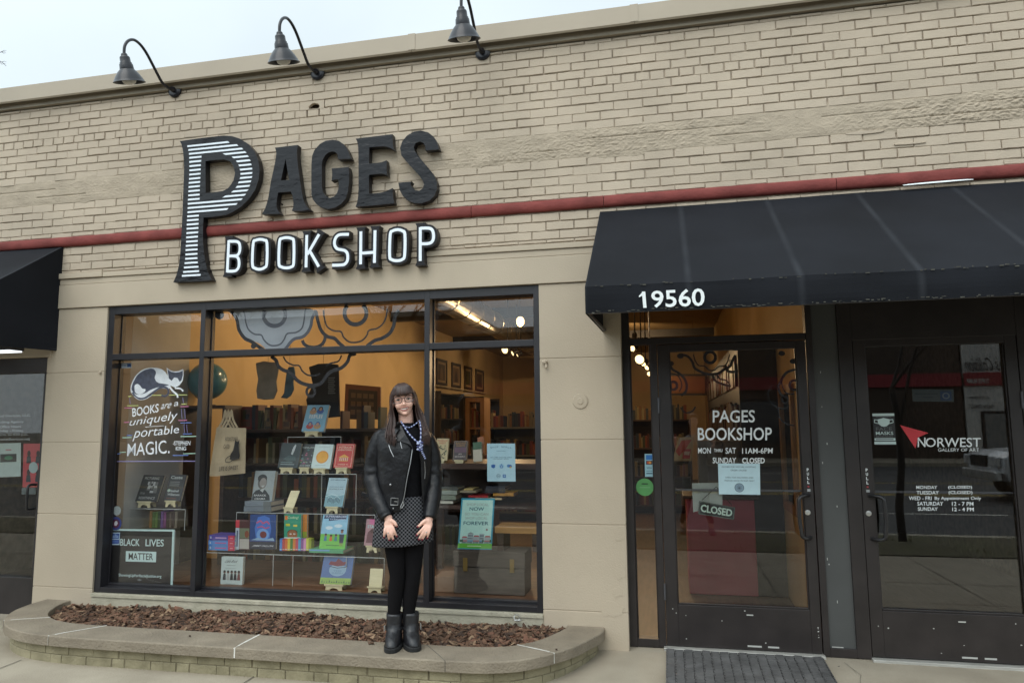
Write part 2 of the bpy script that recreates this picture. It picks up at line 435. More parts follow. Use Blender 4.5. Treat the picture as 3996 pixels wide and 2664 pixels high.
# narrow uneven fill course under the red band edge
# red moulded band
mb = MB(); prof = []
zb0, zb1 = 3.082, 3.168
for i in range(17):
    a = -math.pi/2+math.pi*i/16
    prof.append((-.004-.027*math.cos(a)**.8 if abs(math.cos(a)) > 1e-6 else -.004, (zb0+zb1)/2+(zb1-zb0)/2*math.sin(a)))
x = XL; brk = [XL, -1.43, -.42, 1.18, XR]
for a, b in zip(brk[:-1], brk[1:]):
    n = max(2, int((b-a)/.12)); rings = []
    for i in range(n+1):
        xx = a+.002+(b-a-.004)*i/n; w_ = .0018*noise.noise((xx*3, 1, 1))+.003*max(0, noise.noise((xx*11, 6, 1))-.25); dz = .002*noise.noise((xx*1.5, 4, 2))
        rings.append([Vector((xx, y+w_, z+dz)) for y, z in prof]+[Vector((xx, .02, zb1)), Vector((xx, .02, zb0))])
    mb.loft(rings, 0)
mb.build('red_band', m_red, building, smooth=False, fix=True)
# coping
mb = MB()
for a, b in ((XL, -1.9), (-1.9, -.155), (-.155, XR)):
    sec = [(.35, 4.60), (-.085, 4.585), (-.085, 4.452), (-.075, 4.440), (-.062, 4.452), (-.062, 4.47), (.35, 4.47)]
    mb.loft([[Vector((xx, y, z)) for y, z in sec] for xx in (a+.0015, b-.0015)], 0)
for xs_ in (-1.9, -.155): mb.box(xs_-.03, xs_+.03, -.0885, -.06, 4.455, 4.589)
mb.build('coping', m_coping, building, fix=True)
MB().box(XL, XR, -.03, .3, 4.405, 4.468).build('coping_batten', M('weathered_tan_wood', (.28,.24,.18), .8, var=.2, scale=9, stretch=(.3,6,6)), building)
# lintel with a small projecting fillet
mb = MB()
mb.box(-5.2, XR, -.018, .2, 2.531, 2.735); mb.box(XL, -5.2, -.018, .2, 2.115, 2.735)
mb.box(XL, XR, -.012, .2, 2.7375, 2.786)
mb.box(-5.16, -4.72, -.030, .1, 2.790, 2.838); mb.box(-4.716, XR, -.024, .1, 2.7885, 2.829)
mb.build('lintel', m_stucco, building, bevel=.004)
# piers: rusticated blocks with fine joints
def pier(x0, x1, y1, zs, name='pier', xl=None):
    mb = MB()
    for a, b in zip(zs[:-1], zs[1:]): mb.box(x0, x1, -.004, y1, a+.0028, b-.0028)
    mb.box(x0+.004, x1-.004, .0, y1-.003, zs[0], zs[-1]-.003)
    return mb.build(name, m_stucco, building, bevel=.003)
pier(-.918, -.322, .24, [BZ-.15, .195, .788, 1.382, 1.973, 2.529])
pz = [-.25, .195, .788, 1.382, 1.973, 2.529]
pier(-5.245, -4.662, .30, pz)
# plinth curb below the window
mb = MB(); mb.box(-4.662, -.918, -.022, .30, .135, .163); mb.box(-4.662, -.918, -.012, .30, -.3, .1335)
mb.build('window_curb', M('stained_concrete', (.36,.335,.25), .9, var=.35, scale=9, bump=.6, bscale=60, col2=(.47,.43,.33)), building, bevel=.003)
# spalled, patched plaster down the right edge of the pier
mb = MB()
for (u0, v0, u1, v1) in ((1408,1215,1436,1245),(1405,1290,1440,1335),(1400,1345,1436,1372),(1372,1376,1440,1420)):
    a, b = D(u0, v1, -.004), D(u1, v0, -.004); pts = []
    for i in range(26):
        t = 2*math.pi*i/26; r = .8+.45*noise.noise((u0+math.cos(t)*2, v0+math.sin(t)*2, 0))
        pts.append(((a.x+b.x)/2+(b.x-a.x)*.45*r*math.cos(t), -.0065, min(2.5,(a.z+b.z)/2+(b.z-a.z)*.5*r*math.sin(t))))
    pts = [(min(p[0], -.3235), p[1], p[2]) for p in pts]
    mb.poly(pts, m=0, push=(0,.0045,0))
mb.build('plaster_patch', m_stucco, building)
# round blanking plate and loose stubs on the pier
c = D(1333, 921, -.006)
tag(MB().lathe(c, [(.001,.010),(.02,.010),(.024,.006),(.052,.005),(.056,0)], 28, ax=(0,-1,0)).build('cover_plate', m_stucco, smooth=False, org=c), 'round painted cover plate screwed to the right pier', 'wall plate')
c = D(1252, 831, -.006)
mb = MB(); mb.ell(c+Vector((0,-.012,0)), (.022,.018,.016), 9, 6, fn=lambda q, d: q*(1+.35*noise.noise(d*2.2)))
mb.tube([c+Vector((.006,-.01,-.01)), c+Vector((.012,-.02,-.045))], .008, 6)
tag(mb.build('pipe_stub', m_stucco, org=c), 'painted lump of old fixing beside the upper joint of the right pier', 'fixing')
c = D(231, 855, -.006)
tag(MB().ell(c+Vector((0,-.008,0)), (.013,.012,.012), 9, 6, fn=lambda q, d: q*(1+.35*noise.noise(d*2.2))).build('pipe_stub', m_stucco, org=c), 'small painted fixing near the upper joint of the left pier', 'fixing')
# ------------------------------------------------------------------ raised sign letters
m_gloss = M('gloss_black_plastic', (.009,.009,.011), .07, var=.2, scale=3, bump=.75, bscale=9, spec=.26, stretch=(1,1,2.2))
m_gloss2 = M('satin_black_return', (.011,.010,.012), .35, var=.2, scale=3, spec=.25)
m_lit = M('white_acrylic_face', (.80,.86,.92), .35, var=.02)
LY0, LY1 = -.016, -.076                  # back and front of the letters
def letter(ch, outline, holes, z, label, faces=None, depth=(LY0, LY1), group='large black letters of the shop sign'):
    yb, yf = depth
    P = [z(x, y, yf) for x, y in outline]; H = [[z(x, y, yf) for x, y in h] for h in holes]
    cx = sum(p.x for p in P)/len(P); base = min(p.z for p in P)
    t = thing('sign_letter', label, 'sign letter', (cx, yb, base), group)
    mb = MB(); mb.poly(P, H, 0, push=(0, yb-yf, 0))
    for i, f in enumerate(mb.f):
        n = (mb.v[f[1]]-mb.v[f[0]]).cross(mb.v[f[2]]-mb.v[f[0]])
        if abs(n.y) < .2*n.length: mb.m[i] = 1
    mb.build('letter_body', [m_gloss, m_gloss2], t)
    st = MB()
    for dx in (-.35, .35):
        st.tube([(cx+dx*(max(p.x for p in P)-cx), yb, base+.1), (cx+dx*(max(p.x for p in P)-cx), .012, base+.1)], .006, 6)
    st.build_each('mounting_stud', m_gloss2, t)
    return t
zP = Z(660, 510, 400, 1045)
P_out = [(108,107),(330,76),(450,62),(560,51),(640,56),(720,82),(800,132),(870,212),(908,300),(922,400),(912,500),(878,600),(820,690),(740,770),(650,828),(580,860),(450,878),(350,885),(345,1000),(345,1130),(352,1220),(365,1310),(390,1430),(437,1525),(230,1537),(42,1545),(75,1470),(100,1370),(115,1230),(125,1050),(135,850),(145,600),(152,420),(150,300),(140,200),(125,140)]
P_hole = [(370,312),(480,298),(560,294),(620,312),(655,360),(672,430),(655,510),(608,580),(550,615),(470,628),(372,636)]
tP = letter('P', P_out, [P_hole], zP, 'tall black letter P with white pinstripes, first of the shop sign')
mb = MB()
def stripe(x0, y0, x1, skew0=0, skew1=0, y1=None):
    a = zP(x0, y0, LY1-.003); b = zP(x1, y0, LY1-.003)
    h = .0075
    mb.poly([(a.x-skew0*h, LY1-.003, a.z-h), (b.x-skew1*h, LY1-.003, a.z-h), (b.x+skew1*h, LY1-.003, a.z+h), (a.x+skew0*h, LY1-.003, a.z+h)], push=(0,.003,0))
yl = [160,198,238,278,320,363,406,449,492,533,575,618,661,704,746,789,832,874,915,958,1000,1044,1088,1132,1174,1217,1262,1306,1350,1395,1440,1480]
xl = [185,195,202,205,205,206,206,205,203,200,198,196,194,192,190,189,188,184,182,180,178,176,174,173,170,168,166,164,158,151,142,130]
xr = [605,695,745,328,325,322,320,318,316,314,312,311,310,309,740,688,595,301,299,298,297,294,292,290,289,288,287,287,290,297,304,318]
for x0, y0, x1 in zip(xl, yl, xr): stripe(x0, y0, x1, 0, -1 if x1 > 400 and y0 < 400 else (1 if x1 > 400 else 0))
bowl = [(560,780,-2,-1),(647,805,-1.3,-1),(688,825,-1,-.8),(710,836,-.7,-.4),(722,845,-.4,-.2),(727,846,0,.1),(722,843,.3,.3),(706,833,.6,.5),(684,820,1,.7),(643,800,1.4,1),(558,775,2,1.2)]
for (x0, x1, s0, s1), y in zip(bowl, yl[3:14]):
    a = zP(190, y, LY1); yy = y
    # the same stripe height carried across the bowl
    lo, hi = y-120, y+10
    for _ in range(30):
        md = (lo+hi)/2
        if zP(x0, md, LY1).z > a.z: lo = md
        else: hi = md
    stripe(x0, lo, x1, s0, s1)
mb.build('white_stripes', m_lit, tP)
zA = Z(1000, 500, 400, 1742)
letter('A', [(318,332),(510,311),(708,288),(694,380),(692,440),(700,560),(710,640),(728,780),(745,900),(768,1050),(792,1180),(815,1250),(845,1310),(880,1355),(925,1395),(760,1408),(605,1404),(625,1350),(632,1290),(628,1220),(615,1150),(585,1078),(480,1087),(372,1095),(352,1200),(343,1300),(352,1360),(375,1410),(408,1455),(250,1462),(92,1462),(150,1370),(185,1260),(205,1180),(250,900),(290,720),(318,590),(332,500),(340,430),(332,375)],
       [[(497,522),(458,705),(418,890),(512,886),(560,882),(530,720)]], zA, 'black letter A of the shop sign between the striped P and the G')
letter('G', [(1390,530),(1612,523),(1585,450),(1540,350),(1480,272),(1400,217),(1300,198),(1180,216),(1080,272),(990,372),(950,470),(938,600),(935,900),(936,1130),(960,1212),(1020,1290),(1100,1347),(1220,1377),(1340,1352),(1440,1290),(1520,1200),(1558,1080),(1578,900),(1580,760),(1568,664),(1420,676),(1280,686),(1288,740),(1290,820),(1278,900),(1330,876),(1395,872),(1400,940),(1398,1020),(1375,1100),(1322,1163),(1250,1188),(1182,1160),(1135,1090),(1115,1000),(1113,620),(1128,540),(1170,462),(1222,417),(1290,396),(1345,408),(1378,445)],
       [], zA, 'black letter G of the shop sign between the A and the E')
zE = Z(1370, 480, 370, 1658)
letter('E', [(80,275),(400,237),(725,198),(728,300),(732,380),(752,478),(690,440),(630,418),(560,410),(440,416),(318,430),(316,560),(315,712),(430,702),(530,688),(580,672),(620,652),(622,720),(620,800),(632,922),(585,898),(540,888),(430,896),(316,908),(312,1000),(312,1120),(315,1240),(420,1232),(530,1216),(620,1190),(725,1140),(728,1220),(735,1300),(755,1408),(420,1440),(78,1464),(105,1390),(122,1300),(130,1150),(130,800),(128,500),(120,390),(105,320)],
       [], zE, 'black letter E of the shop sign between the G and the S')
letter('S', [(1300,482),(1537,464),(1522,400),(1495,330),(1440,240),(1350,168),(1220,133),(1100,152),(980,220),(895,320),(856,440),(880,570),(980,690),(1100,820),(1200,930),(1255,1010),(1274,1080),(1250,1150),(1190,1188),(1120,1176),(1060,1120),(1036,1060),(1062,1025),(940,1033),(825,1043),(850,1170),(900,1270),(980,1350),(1100,1400),(1230,1406),(1370,1360),(1460,1270),(1505,1150),(1500,1030),(1440,900),(1300,730),(1180,590),(1112,490),(1096,420),(1130,352),(1200,326),(1268,350),(1298,410)],
       [], zE, 'black letter S closing the top word of the shop sign')
# small word: black returns with white inline strokes
BYF, BYB = -.088, -.014
z4, z5 = Z(860, 860, 440, 2352), Z(1270, 860, 460, 2352)
def small(ch, z, strokes, wpx, label):
    w = wpx
    pts = [z(x, y, BYF) for st in strokes for x, y in st[0]]
    cx = sum(p.x for p in pts)/len(pts); base = min(p.z for p in pts)-.03
    t = thing('sign_letter', label, 'sign letter', (cx, BYB, base), 'small white lined letters of the shop sign')
    bd, wh = MB(), MB(); n = Vector((0,-1,0))
    for i, st in enumerate(strokes):
        closed = st[1]; pl = [z(x, y, BYF+.0006*i) for x, y in st[0]]
        if closed: pl = smooth_path(pl, 4, True)
        elif len(pl) > 5: pl = smooth_path(pl, 3)
        fl = st[2] if len(st) > 2 else ''
        body = [p.copy() for p in pl]; ws = [w*2.5]*len(pl)
        if not closed:                    # run the black body past the stroke end and flare it into a small serif
            if 'a' in fl:
                d = (body[0]-body[1]).normalized(); body = [body[0]+d*.034, body[0]+d*.010]+body[1:]; ws = [w*3.5, w*2.55]+ws[1:]
            if 'b' in fl:
                d = (body[-1]-body[-2]).normalized(); body = body[:-1]+[body[-1]+d*.010, body[-1]+d*.034]; ws = ws[:-1]+[w*2.55, w*3.5]
        ribbon(bd, body, ws, n, 0, closed, push=(0, BYB-BYF, 0))
        ribbon(wh, [p+Vector((0,-.0035+.0003*i,0)) for p in pl], w, n, 0, closed, push=(0,.0025,0))
    bd.build('letter_body', m_gloss2, t, fix=False); wh.build('letter_face', m_lit, t)
    return t
W_ = .0235
def rr(z_pts): return z_pts
small('B', z4, [([(178,440),(330,440),(390,470),(412,540),(408,640),(375,712),(320,738),(160,745)], False), ([(172,745),(310,748),(365,775),(392,850),(388,960),(350,1030),(290,1058),(148,1062)], False), ([(180,416),(146,1085)], False, 'ab')], W_, 'white lined letter B opening the lower word of the sign')
small('O', z4, [([(690,480),(735,420),(830,398),(925,415),(976,480),(972,900),(925,985),(830,1020),(730,1000),(672,915)], True)], W_, 'white lined letter O right after the B of the sign')
small('O', z4, [([(1238,445),(1290,378),(1390,361),(1488,380),(1536,450),(1532,890),(1485,970),(1385,992),(1280,972),(1224,895)], True)], W_, 'white lined letter O just before the K of the sign')
small('K', z4, [([(1806,308),(1790,982)], False, 'ab'), ([(2062,290),(1818,712)], False, 'a'), ([(1868,640),(2056,966)], False, 'b')], W_, 'white lined letter K with two splayed arms on the sign')
small('S', z5, [([(472,280),(300,285),(225,325),(187,410),(190,500),(235,565),(320,588),(395,608),(440,665),(446,780),(412,852),(345,888),(135,896)], False)], W_, 'white lined letter S in the lower word of the sign')
small('H', z5, [([(710,222),(704,878)], False, 'ab'), ([(992,198),(980,850)], False, 'ab'), ([(712,657),(984,636)], False)], W_, 'white lined letter H in the lower word of the sign')
small('O', z5, [([(1296,285),(1345,212),(1440,188),(1535,210),(1588,285),(1582,700),(1535,780),(1435,806),(1330,785),(1284,710)], True)], W_, 'white lined letter O between H and P of the sign')
small('P', z5, [([(1896,160),(2050,156),(2125,185),(2157,265),(2155,370),(2118,438),(2040,465),(1896,470)], False), ([(1895,138),(1893,812)], False, 'ab')], W_, 'white lined letter P closing the lower word of the sign')

# ------------------------------------------------------------------ gooseneck lamps
m_lamp = M('dark_lamp_enamel', (.012,.012,.016), .30, var=.2, scale=4, spec=.42)
m_glob = M('frosted_glass_globe', (.62,.60,.55), .3, var=.03)
def lamp(x, label, zb=4.40, L_=.575):
    t = thing('gooseneck_lamp', label, 'wall lamp', (x, 0, zb), 'gooseneck lamps over the shop sign')
    mb = MB(); mb.lathe((x, -.004, zb), [(.001,.026),(.045,.022),(.060,.014),(.062,0)], 28, ax=(0,-1,0))
    for a in (40, 160, 280): mb.lathe((x+.045*math.cos(R(a)), -.02, zb+.045*math.sin(R(a))), [(.001,.008),(.006,.006),(.006,0)], 8, ax=(0,-1,0))
    mb.build('wall_plate', m_lamp, t, smooth=False)
    mb = MB(); hz = zb-.12
    pts = smooth_path([(x,-.012,zb),(x,-.06,zb-.012),(x,-.11,zb-.015),(x,-.17,zb-.004),(x,-.235,zb+.045),(x,-.30,zb+.10),(x,-.37,zb+.155),(x,-.44,zb+.188),(x,-.51,zb+.190),(x,-.57,zb+.150),(x,-.605,zb+.085),(x,-.606,zb+.01)], 7)
    mb.tube(pts, .0115, 12); mb.lathe((x,-.02,zb), [(.024,0),(.022,.03),(.0117,.05)], 16, ax=(0,-1,-.12))
    mb.build('arm', m_lamp, t, smooth=True)
    tl = R(20); ax = Vector((0,-math.sin(tl),math.cos(tl))); top = Vector((x,-.608,zb+.022)); c = top-ax*.165
    def pf(l): return [(r*.79, h*.565) for r, h in l]
    mb = MB(); mb.lathe(c, pf([(.001,.300),(.024,.296),(.030,.28),(.030,.262),(.040,.258),(.047,.24),(.049,.18),(.056,.172),(.056,.158),(.062,.15),(.066,.085)]), 32, ax=ax)
    mb.build('socket_cap', m_lamp, t, smooth=True)
    mb = MB(); mb.lathe(c, pf([(.062,.092),(.072,.075),(.092,.045),(.116,-.005),(.136,-.055),(.147,-.085),(.150,-.088),(.147,-.090),(.134,-.056),(.114,-.008),(.09,.04),(.05,.075)]), 40, ax=ax)
    mb.build('shade', m_lamp, t, smooth=True)
    mb = MB(); mb.lathe(c, pf([(.001,-.125),(.03,-.118),(.056,-.098),(.068,-.06),(.064,-.02),(.045,.03)]), 24, ax=ax); mb.build('globe', m_glob, t, smooth=True)
    return t
lamp(-4.097, 'dark gooseneck lamp above the left end of the shop sign')
lamp(-2.749, 'dark gooseneck lamp above the letters A and G')
lamp(-1.336, 'dark gooseneck lamp right of the sign, its neck cut by the top edge')

# ------------------------------------------------------------------ awnings
m_fab = M('black_awning_fabric', (.0092,.0104,.0138), .78, var=.25, scale=1.6, bump=.12, bscale=220, spec=.16)
m_fabw = M('faded_awning_fabric', (.021,.023,.027), .8, var=.35, scale=5, bump=.1, bscale=200)
m_dust = M('dusty_awning_hem', (.070,.068,.055), .9, var=.5, scale=30)
m_bar = M('grey_awning_tube', (.11,.11,.12), .4, metal=.6)
# rub marks: the fabric has worn pale where it lies on each rib
_t = m_fab.node_tree; _b = _t.nodes['Principled BSDF']; _old = _b.inputs['Base Color'].links[0].from_socket
def _n(ty, **k):
    n = _t.nodes.new(ty)
    for a_, v_ in k.items(): setattr(n, a_, v_)
    return n
_g = _n('ShaderNodeNewGeometry'); _sx = _n('ShaderNodeSeparateXYZ'); _ad = _n('ShaderNodeMath', operation='SUBTRACT'); _ad.inputs[1].default_value = .13-.295
_md = _n('ShaderNodeMath', operation='FLOORED_MODULO'); _md.inputs[1].default_value = .59; _sb = _n('ShaderNodeMath', operation='SUBTRACT'); _sb.inputs[1].default_value = .295
_ab = _n('ShaderNodeMath', operation='ABSOLUTE'); _mr = _n('ShaderNodeMapRange'); _mr.inputs['From Min'].default_value = .004; _mr.inputs['From Max'].default_value = .026; _mr.inputs['To Min'].default_value = .85; _mr.inputs['To Max'].default_value = 0
_nz2 = _n('ShaderNodeTexNoise'); _nz2.inputs['Scale'].default_value = 5; _mm = _n('ShaderNodeMath', operation='MULTIPLY'); _mx2 = _n('ShaderNodeMixRGB'); _mx2.inputs[2].default_value = (.034,.037,.043,1)
for a_, b_2 in ((_g.outputs['Position'], _sx.inputs[0]), (_sx.outputs['X'], _ad.inputs[0]), (_ad.outputs[0], _md.inputs[0]), (_md.outputs[0], _sb.inputs[0]), (_sb.outputs[0], _ab.inputs[0]), (_ab.outputs[0], _mr.inputs['Value']), (_g.outputs['Position'], _nz2.inputs['Vector']), (_mr.outputs[0], _mm.inputs[0]), (_nz2.outputs['Fac'], _mm.inputs[1]), (_mm.outputs[0], _mx2.inputs[0]), (_old, _mx2.inputs[1]), (_mx2.outputs[0], _b.inputs['Base Color'])): _t.links.new(a_, b_2)
def awning(x0, x1, zt, yf, zv, zb, label, sag=.0):
    t = thing('awning', label, 'awning', ((x0+x1)/2, 0, zb))
    mb = MB(); nx = max(6, int((x1-x0)/.06)); ns = 14; vs = []
    ribs = [x0]+[x for x in (.13, .72, 1.31, 1.90, 2.49) if x0 < x < x1]+[x1]
    for i in range(nx+1):
        x = x0+(x1-x0)*i/nx
        dr = min(abs(x-r) for r in ribs)
        for j in range(ns+1):
            s = j/ns; y = yf*s; z = zt+(zv-zt)*s
            d = .012*math.sin(math.pi*s)*(1-math.exp(-(dr/.12)**2)) + .007*noise.noise((x*2, s*3, 5))+.0025*noise.noise((x*7, s*9, 2))
            vs.append((x, y-d*.7, z-d))
        for j in range(1, 7):
            s = j/6; vs.append((x, yf-.006*math.sin(s*3)+.005*noise.noise((x*3.2, s*2, 9))*s, zv+(zb-zv)*s+.004*noise.noise((x*4, 2, 1))*s))
    m_ = ns+1+6
    mb.add(vs, [(i*m_+j, i*m_+j+1, (i+1)*m_+j+1, (i+1)*m_+j) for i in range(nx) for j in range(m_-1)])
    o = mb.build('fabric', m_fab, t, smooth=False)
    so = o.modifiers.new('thick', 'SOLIDIFY'); so.thickness = .003; so.offset = -1
    mb = MB()
    for xx in (x0, x1):
        mb.poly([(xx, 0, zt), (xx, yf, zv), (xx, yf, zb), (xx, 0, zb+.03)], push=(.003 if xx == x0 else -.003, 0, 0))
    mb.build_each('end_panel', m_fab, t)
    mb = MB(); rr_ = random.Random(3)
    for (yy, zz, sp) in ((yf-.0085, zb+.007, .012), (yf-.006, zv, .012)):
        x = x0+.02
        while x < x1-.02:
            l = rr_.uniform(.004, .022)
            if rr_.random() < (.5 if zz < zv-.01 else .22): mb.obox((x, yy-.0005, zz+rr_.uniform(-sp*.5, sp*.5)), (l/2,0,0), (0,.0012,0), (0,0,rr_.uniform(.001,.0032)))
            x += l*1.3
    mb.build('dirty_hem', m_dust, t)
    mb = MB()
    mb.tube([(x0+.012, -.01, zb+.045), (x0+.012, yf+.012, zb+.01), (x1-.012, yf+.012, zb+.01), (x1-.012, -.01, zb+.045)], .0125, 8)
    for xx in ribs: mb.tube([(max(x0+.014, min(x1-.014, xx)), -.005, zt-.035), (max(x0+.014, min(x1-.014, xx)), yf+.016, zv-.02), (max(x0+.014, min(x1-.014, xx)), yf+.016, zb+.01)], .011, 6)
    mb.build('frame_tube', m_bar, t)
    return t
aw = awning(-.449, 3.35, 3.052, -1.12, 2.278, 2.122, 'long black fabric awning over the shop doors with a white street number')
fr = FR((-.122,-1.1325,2.137), (.212,-1.1325,2.1345), (.214,-1.1325,2.2355), (-.127,-1.1325,2.2335))
mb = MB(); fr.text(mb, '19560', 0,0,1,1, .0, 0, bold=.014); fr.poly(mb, [(-.055,.74),(.012,.97),(.03,.97),(.03,.78),(-.055,.66)], 0.0004); o = mb.build('street_number', m_white, aw)
so = o.modifiers.new('t', 'SOLIDIFY'); so.thickness = .002; so.offset = 1
awning(-7.2, -5.155, 3.086, -1.12, 2.30, 2.135, 'black fabric awning of the next shop, cut by the left edge')
a, b = atz(2260+1710*.738, 600+168*.738, 3.06), atz(2260+2078*.738, 600+137*.738, 3.075)
a, b = at(2260+1710*.738, 600+168*.738, -.03), at(2260+2078*.738, 600+137*.738, -.03)
mb = MB(); pts = []
for i in range(13): pts.append((a.x+(b.x-a.x)*i/12, -.03, a.z+(b.z-a.z)*i/12+.005*math.sin(i/12*math.pi)**.5+.002*noise.noise((i,0,0))))
for i in range(12, -1, -1): pts.append((a.x+(b.x-a.x)*i/12, -.05, a.z+(b.z-a.z)*i/12-.007-.003*noise.noise((i,3,0))))
mb.poly(pts, push=(0,.001,.004)); tag(mb.build('flashing_strip', m_white, org=(a.x,-.03,a.z)), 'torn strip of white flashing on the top edge of the right awning', 'flashing')
# ------------------------------------------------------------------ show window
win = bpy.data.objects.new('shop_window', None); COL.objects.link(win); win.parent = building
win.location = Vector((-2.79, .06, .165))-worldloc(building)
WX0, WX1 = -4.660, -.920
MX = ((-3.768, -3.725), (-1.817, -1.774))
mb = MB()
Y0, Y1 = .012, .150
for a, b in ((WX0, -4.603), (-.963, WX1)): mb.box(a, b, Y0, Y1, .166, 2.528)
xs = [(-4.603, MX[0][0]), (MX[0][1], MX[1][0]), (MX[1][1], -.963)]
for a, b in MX: mb.box(a, b, Y0, Y1, .166, 2.528)
for a, b in xs:
    mb.box(a, b, Y0+.001, Y1-.001, 2.462, 2.528)
    mb.box(a, b, Y0+.001, Y1-.001, 2.072, 2.121)
    mb.box(a, b, Y0+.001, Y1-.001, .166, .205); mb.box(a, b, .095, Y1-.002, .205, .222)
    for z0, z1 in ((.222, 2.072), (2.121, 2.462)):            # glazing beads
        mb.box(a, a+.009, .096, .108, z0, z1); mb.box(b-.009, b, .096, .108, z0, z1)
mb.build('window_frame', m_black, win, bevel=.002)
panes = []
for a, b in xs:
    for z0, z1 in ((.222, 2.072), (2.121, 2.462)):
        MB().box(a-.004, b+.004, GY-.003, GY+.003, z0-.004, z1+.004).build('window_pane', GLZ, win)
# stone sill inside = display floor
m_wood = M('brown_display_wood', (.16,.085,.048), .45, var=.3, scale=6, stretch=(.6,5,5), bump=.1)
MB().box(-4.66, -.92, .152, 1.35, .10, .196).build('display_floor', m_wood, building)
# dried rust and screws
def on_glass(pts, m, name, parent, y=None, th=.0006):
    mb = MB(); y = GY+.0042 if y is None else y
    mb.poly([(p.x, y, p.z) for p in pts], push=(0, th, 0)); return mb.build(name, m, parent)
# ---------- vinyl flower ornament on the upper panes
m_vin = M('dark_vinyl', (.012,.012,.016), .4, var=.3, scale=12)
m_vgrey = M('grey_vinyl', (.070,.078,.098), .5, var=.15, scale=10)
m_frost = M('pale_frosted_vinyl', (.30,.325,.35), .65, var=.10, scale=5)
def GLS(z): return lambda x, y: z(x, y, GY)
f7 = Z(750, 1100, 800, 1568)
def in_panes(p):
    for a, b in xs:
        for z0, z1 in ((.222, 2.072), (2.121, 2.462)):
            if a < p.x < b and z0 < p.z < z1: return True
    return False
def clipped_ribbon(mb, pts, w, y, m):
    P = [Vector((p.x, y, p.z)) for p in pts]; run = []; n = Vector((0,-1,0))
    for p in P+[None]:
        if p is not None and in_panes(p): run.append(p)
        else:
            if len(run) > 1: ribbon(mb, run, w, n, m)
            run = []
def dense(pts, n=10, closed=False): return smooth_path(pts, n, closed)
flo = MB(); yv = GY+.0045
def curve7(pts, w, m, dy=0., n=10, closed=False):
    P = dense([f7(x, y, GY) for x, y in pts], n, closed)
    if closed: P.append(P[0])
    clipped_ribbon(flo, P, w, yv+dy, m)
# left flower: frosted fill clipped to its pane, then rings
fill = [(262,222),(310,240),(345,300),(355,370),(400,430),(470,452),(520,475),(560,512),(640,516),(700,514),(760,450),(850,425),(900,350),(930,270),(945,225),(900,200),(600,190),(350,205)]
zt = 2.4615
fp = [f7(x, y, GY) for x, y in fill]; fp = [Vector((p.x, yv+.0012, min(max(p.z, 2.1215), zt))) for p in fp]
mbf = MB(); mbf.poly(fp, push=(0,.0004,0)); mbf.build('frosted_flower', m_frost, win)
for cen, mm, dx in (((627,250), 1, 0), ((1247,238), 0, 0)):
    pts = [(cen[0]+84*math.cos(R(a)), cen[1]+86*math.sin(R(a))) for a in range(0, 361, 12)]
    curve7(pts, .034, mm, n=2)
outer = [(240,200),(300,230),(340,290),(355,365),(400,430),(450,455),(500,490),(545,520),(575,545),(605,570),(640,600),(655,640),(690,670),(740,690),(775,720),(800,750),(850,778),(920,790),(980,775),(1010,740),(1040,700),(1080,675),(1140,655),(1185,610),(1205,560),(1250,545),(1320,500),(1390,450),(1450,430),(1510,390),(1540,330),(1550,260),(1580,215)]
curve7(outer, .029, 0)
inner = [(378,200),(400,250),(408,310),(430,365),(475,398),(525,405),(545,440),(580,475),(620,487),(670,475),(700,440),(725,395),(790,385),(835,355),(852,300),(860,230),(870,200)]
curve7(inner, .013, 1, .0003)
outr2 = [(945,215),(915,280),(905,335),(880,385),(840,420),(780,435),(745,465),(720,500),(690,530)]
curve7(outr2, .027, 1, .0006)
curve7([(945,225),(960,300),(985,370),(1030,415),(1085,430),(1120,465),(1150,490),(1180,520)], .028, 0, .0003)
curve7([(1000,215),(1010,280),(1030,340),(1080,372),(1135,380),(1155,420),(1195,455),(1245,462),(1300,445),(1335,405),(1350,370),(1410,355),(1455,320),(1480,270),(1490,205)], .013, 0, .0006)
curve7([(840,445),(855,475),(890,495),(940,498),(985,480),(1010,445),(1015,410)], .027, 0, .0009)
curve7([(695,570),(720,610),(770,635),(815,640),(840,680),(880,710),(930,715),(975,700)], .013, 0, .0003)
curve7([(1140,560),(1115,605),(1060,620),(1020,640)], .013, 0, .0006)
for (cx, cy, r) in ((205,250,36),(465,490,20)):
    P = [f7(cx+r*math.cos(R(a)), cy+r*math.sin(R(a)), GY) for a in range(0, 360, 20)]
    flo.poly([(p.x, yv+.0015, min(p.z, 2.4615)) for p in P], m=0)
pts = [(905+32*math.cos(R(a)), 838+36*math.sin(R(a))) for a in range(0, 361, 15)]
curve7(pts, .022, 0, .0004, n=2)
flo.build('flower_ornament', [m_vin, m_vgrey], win)
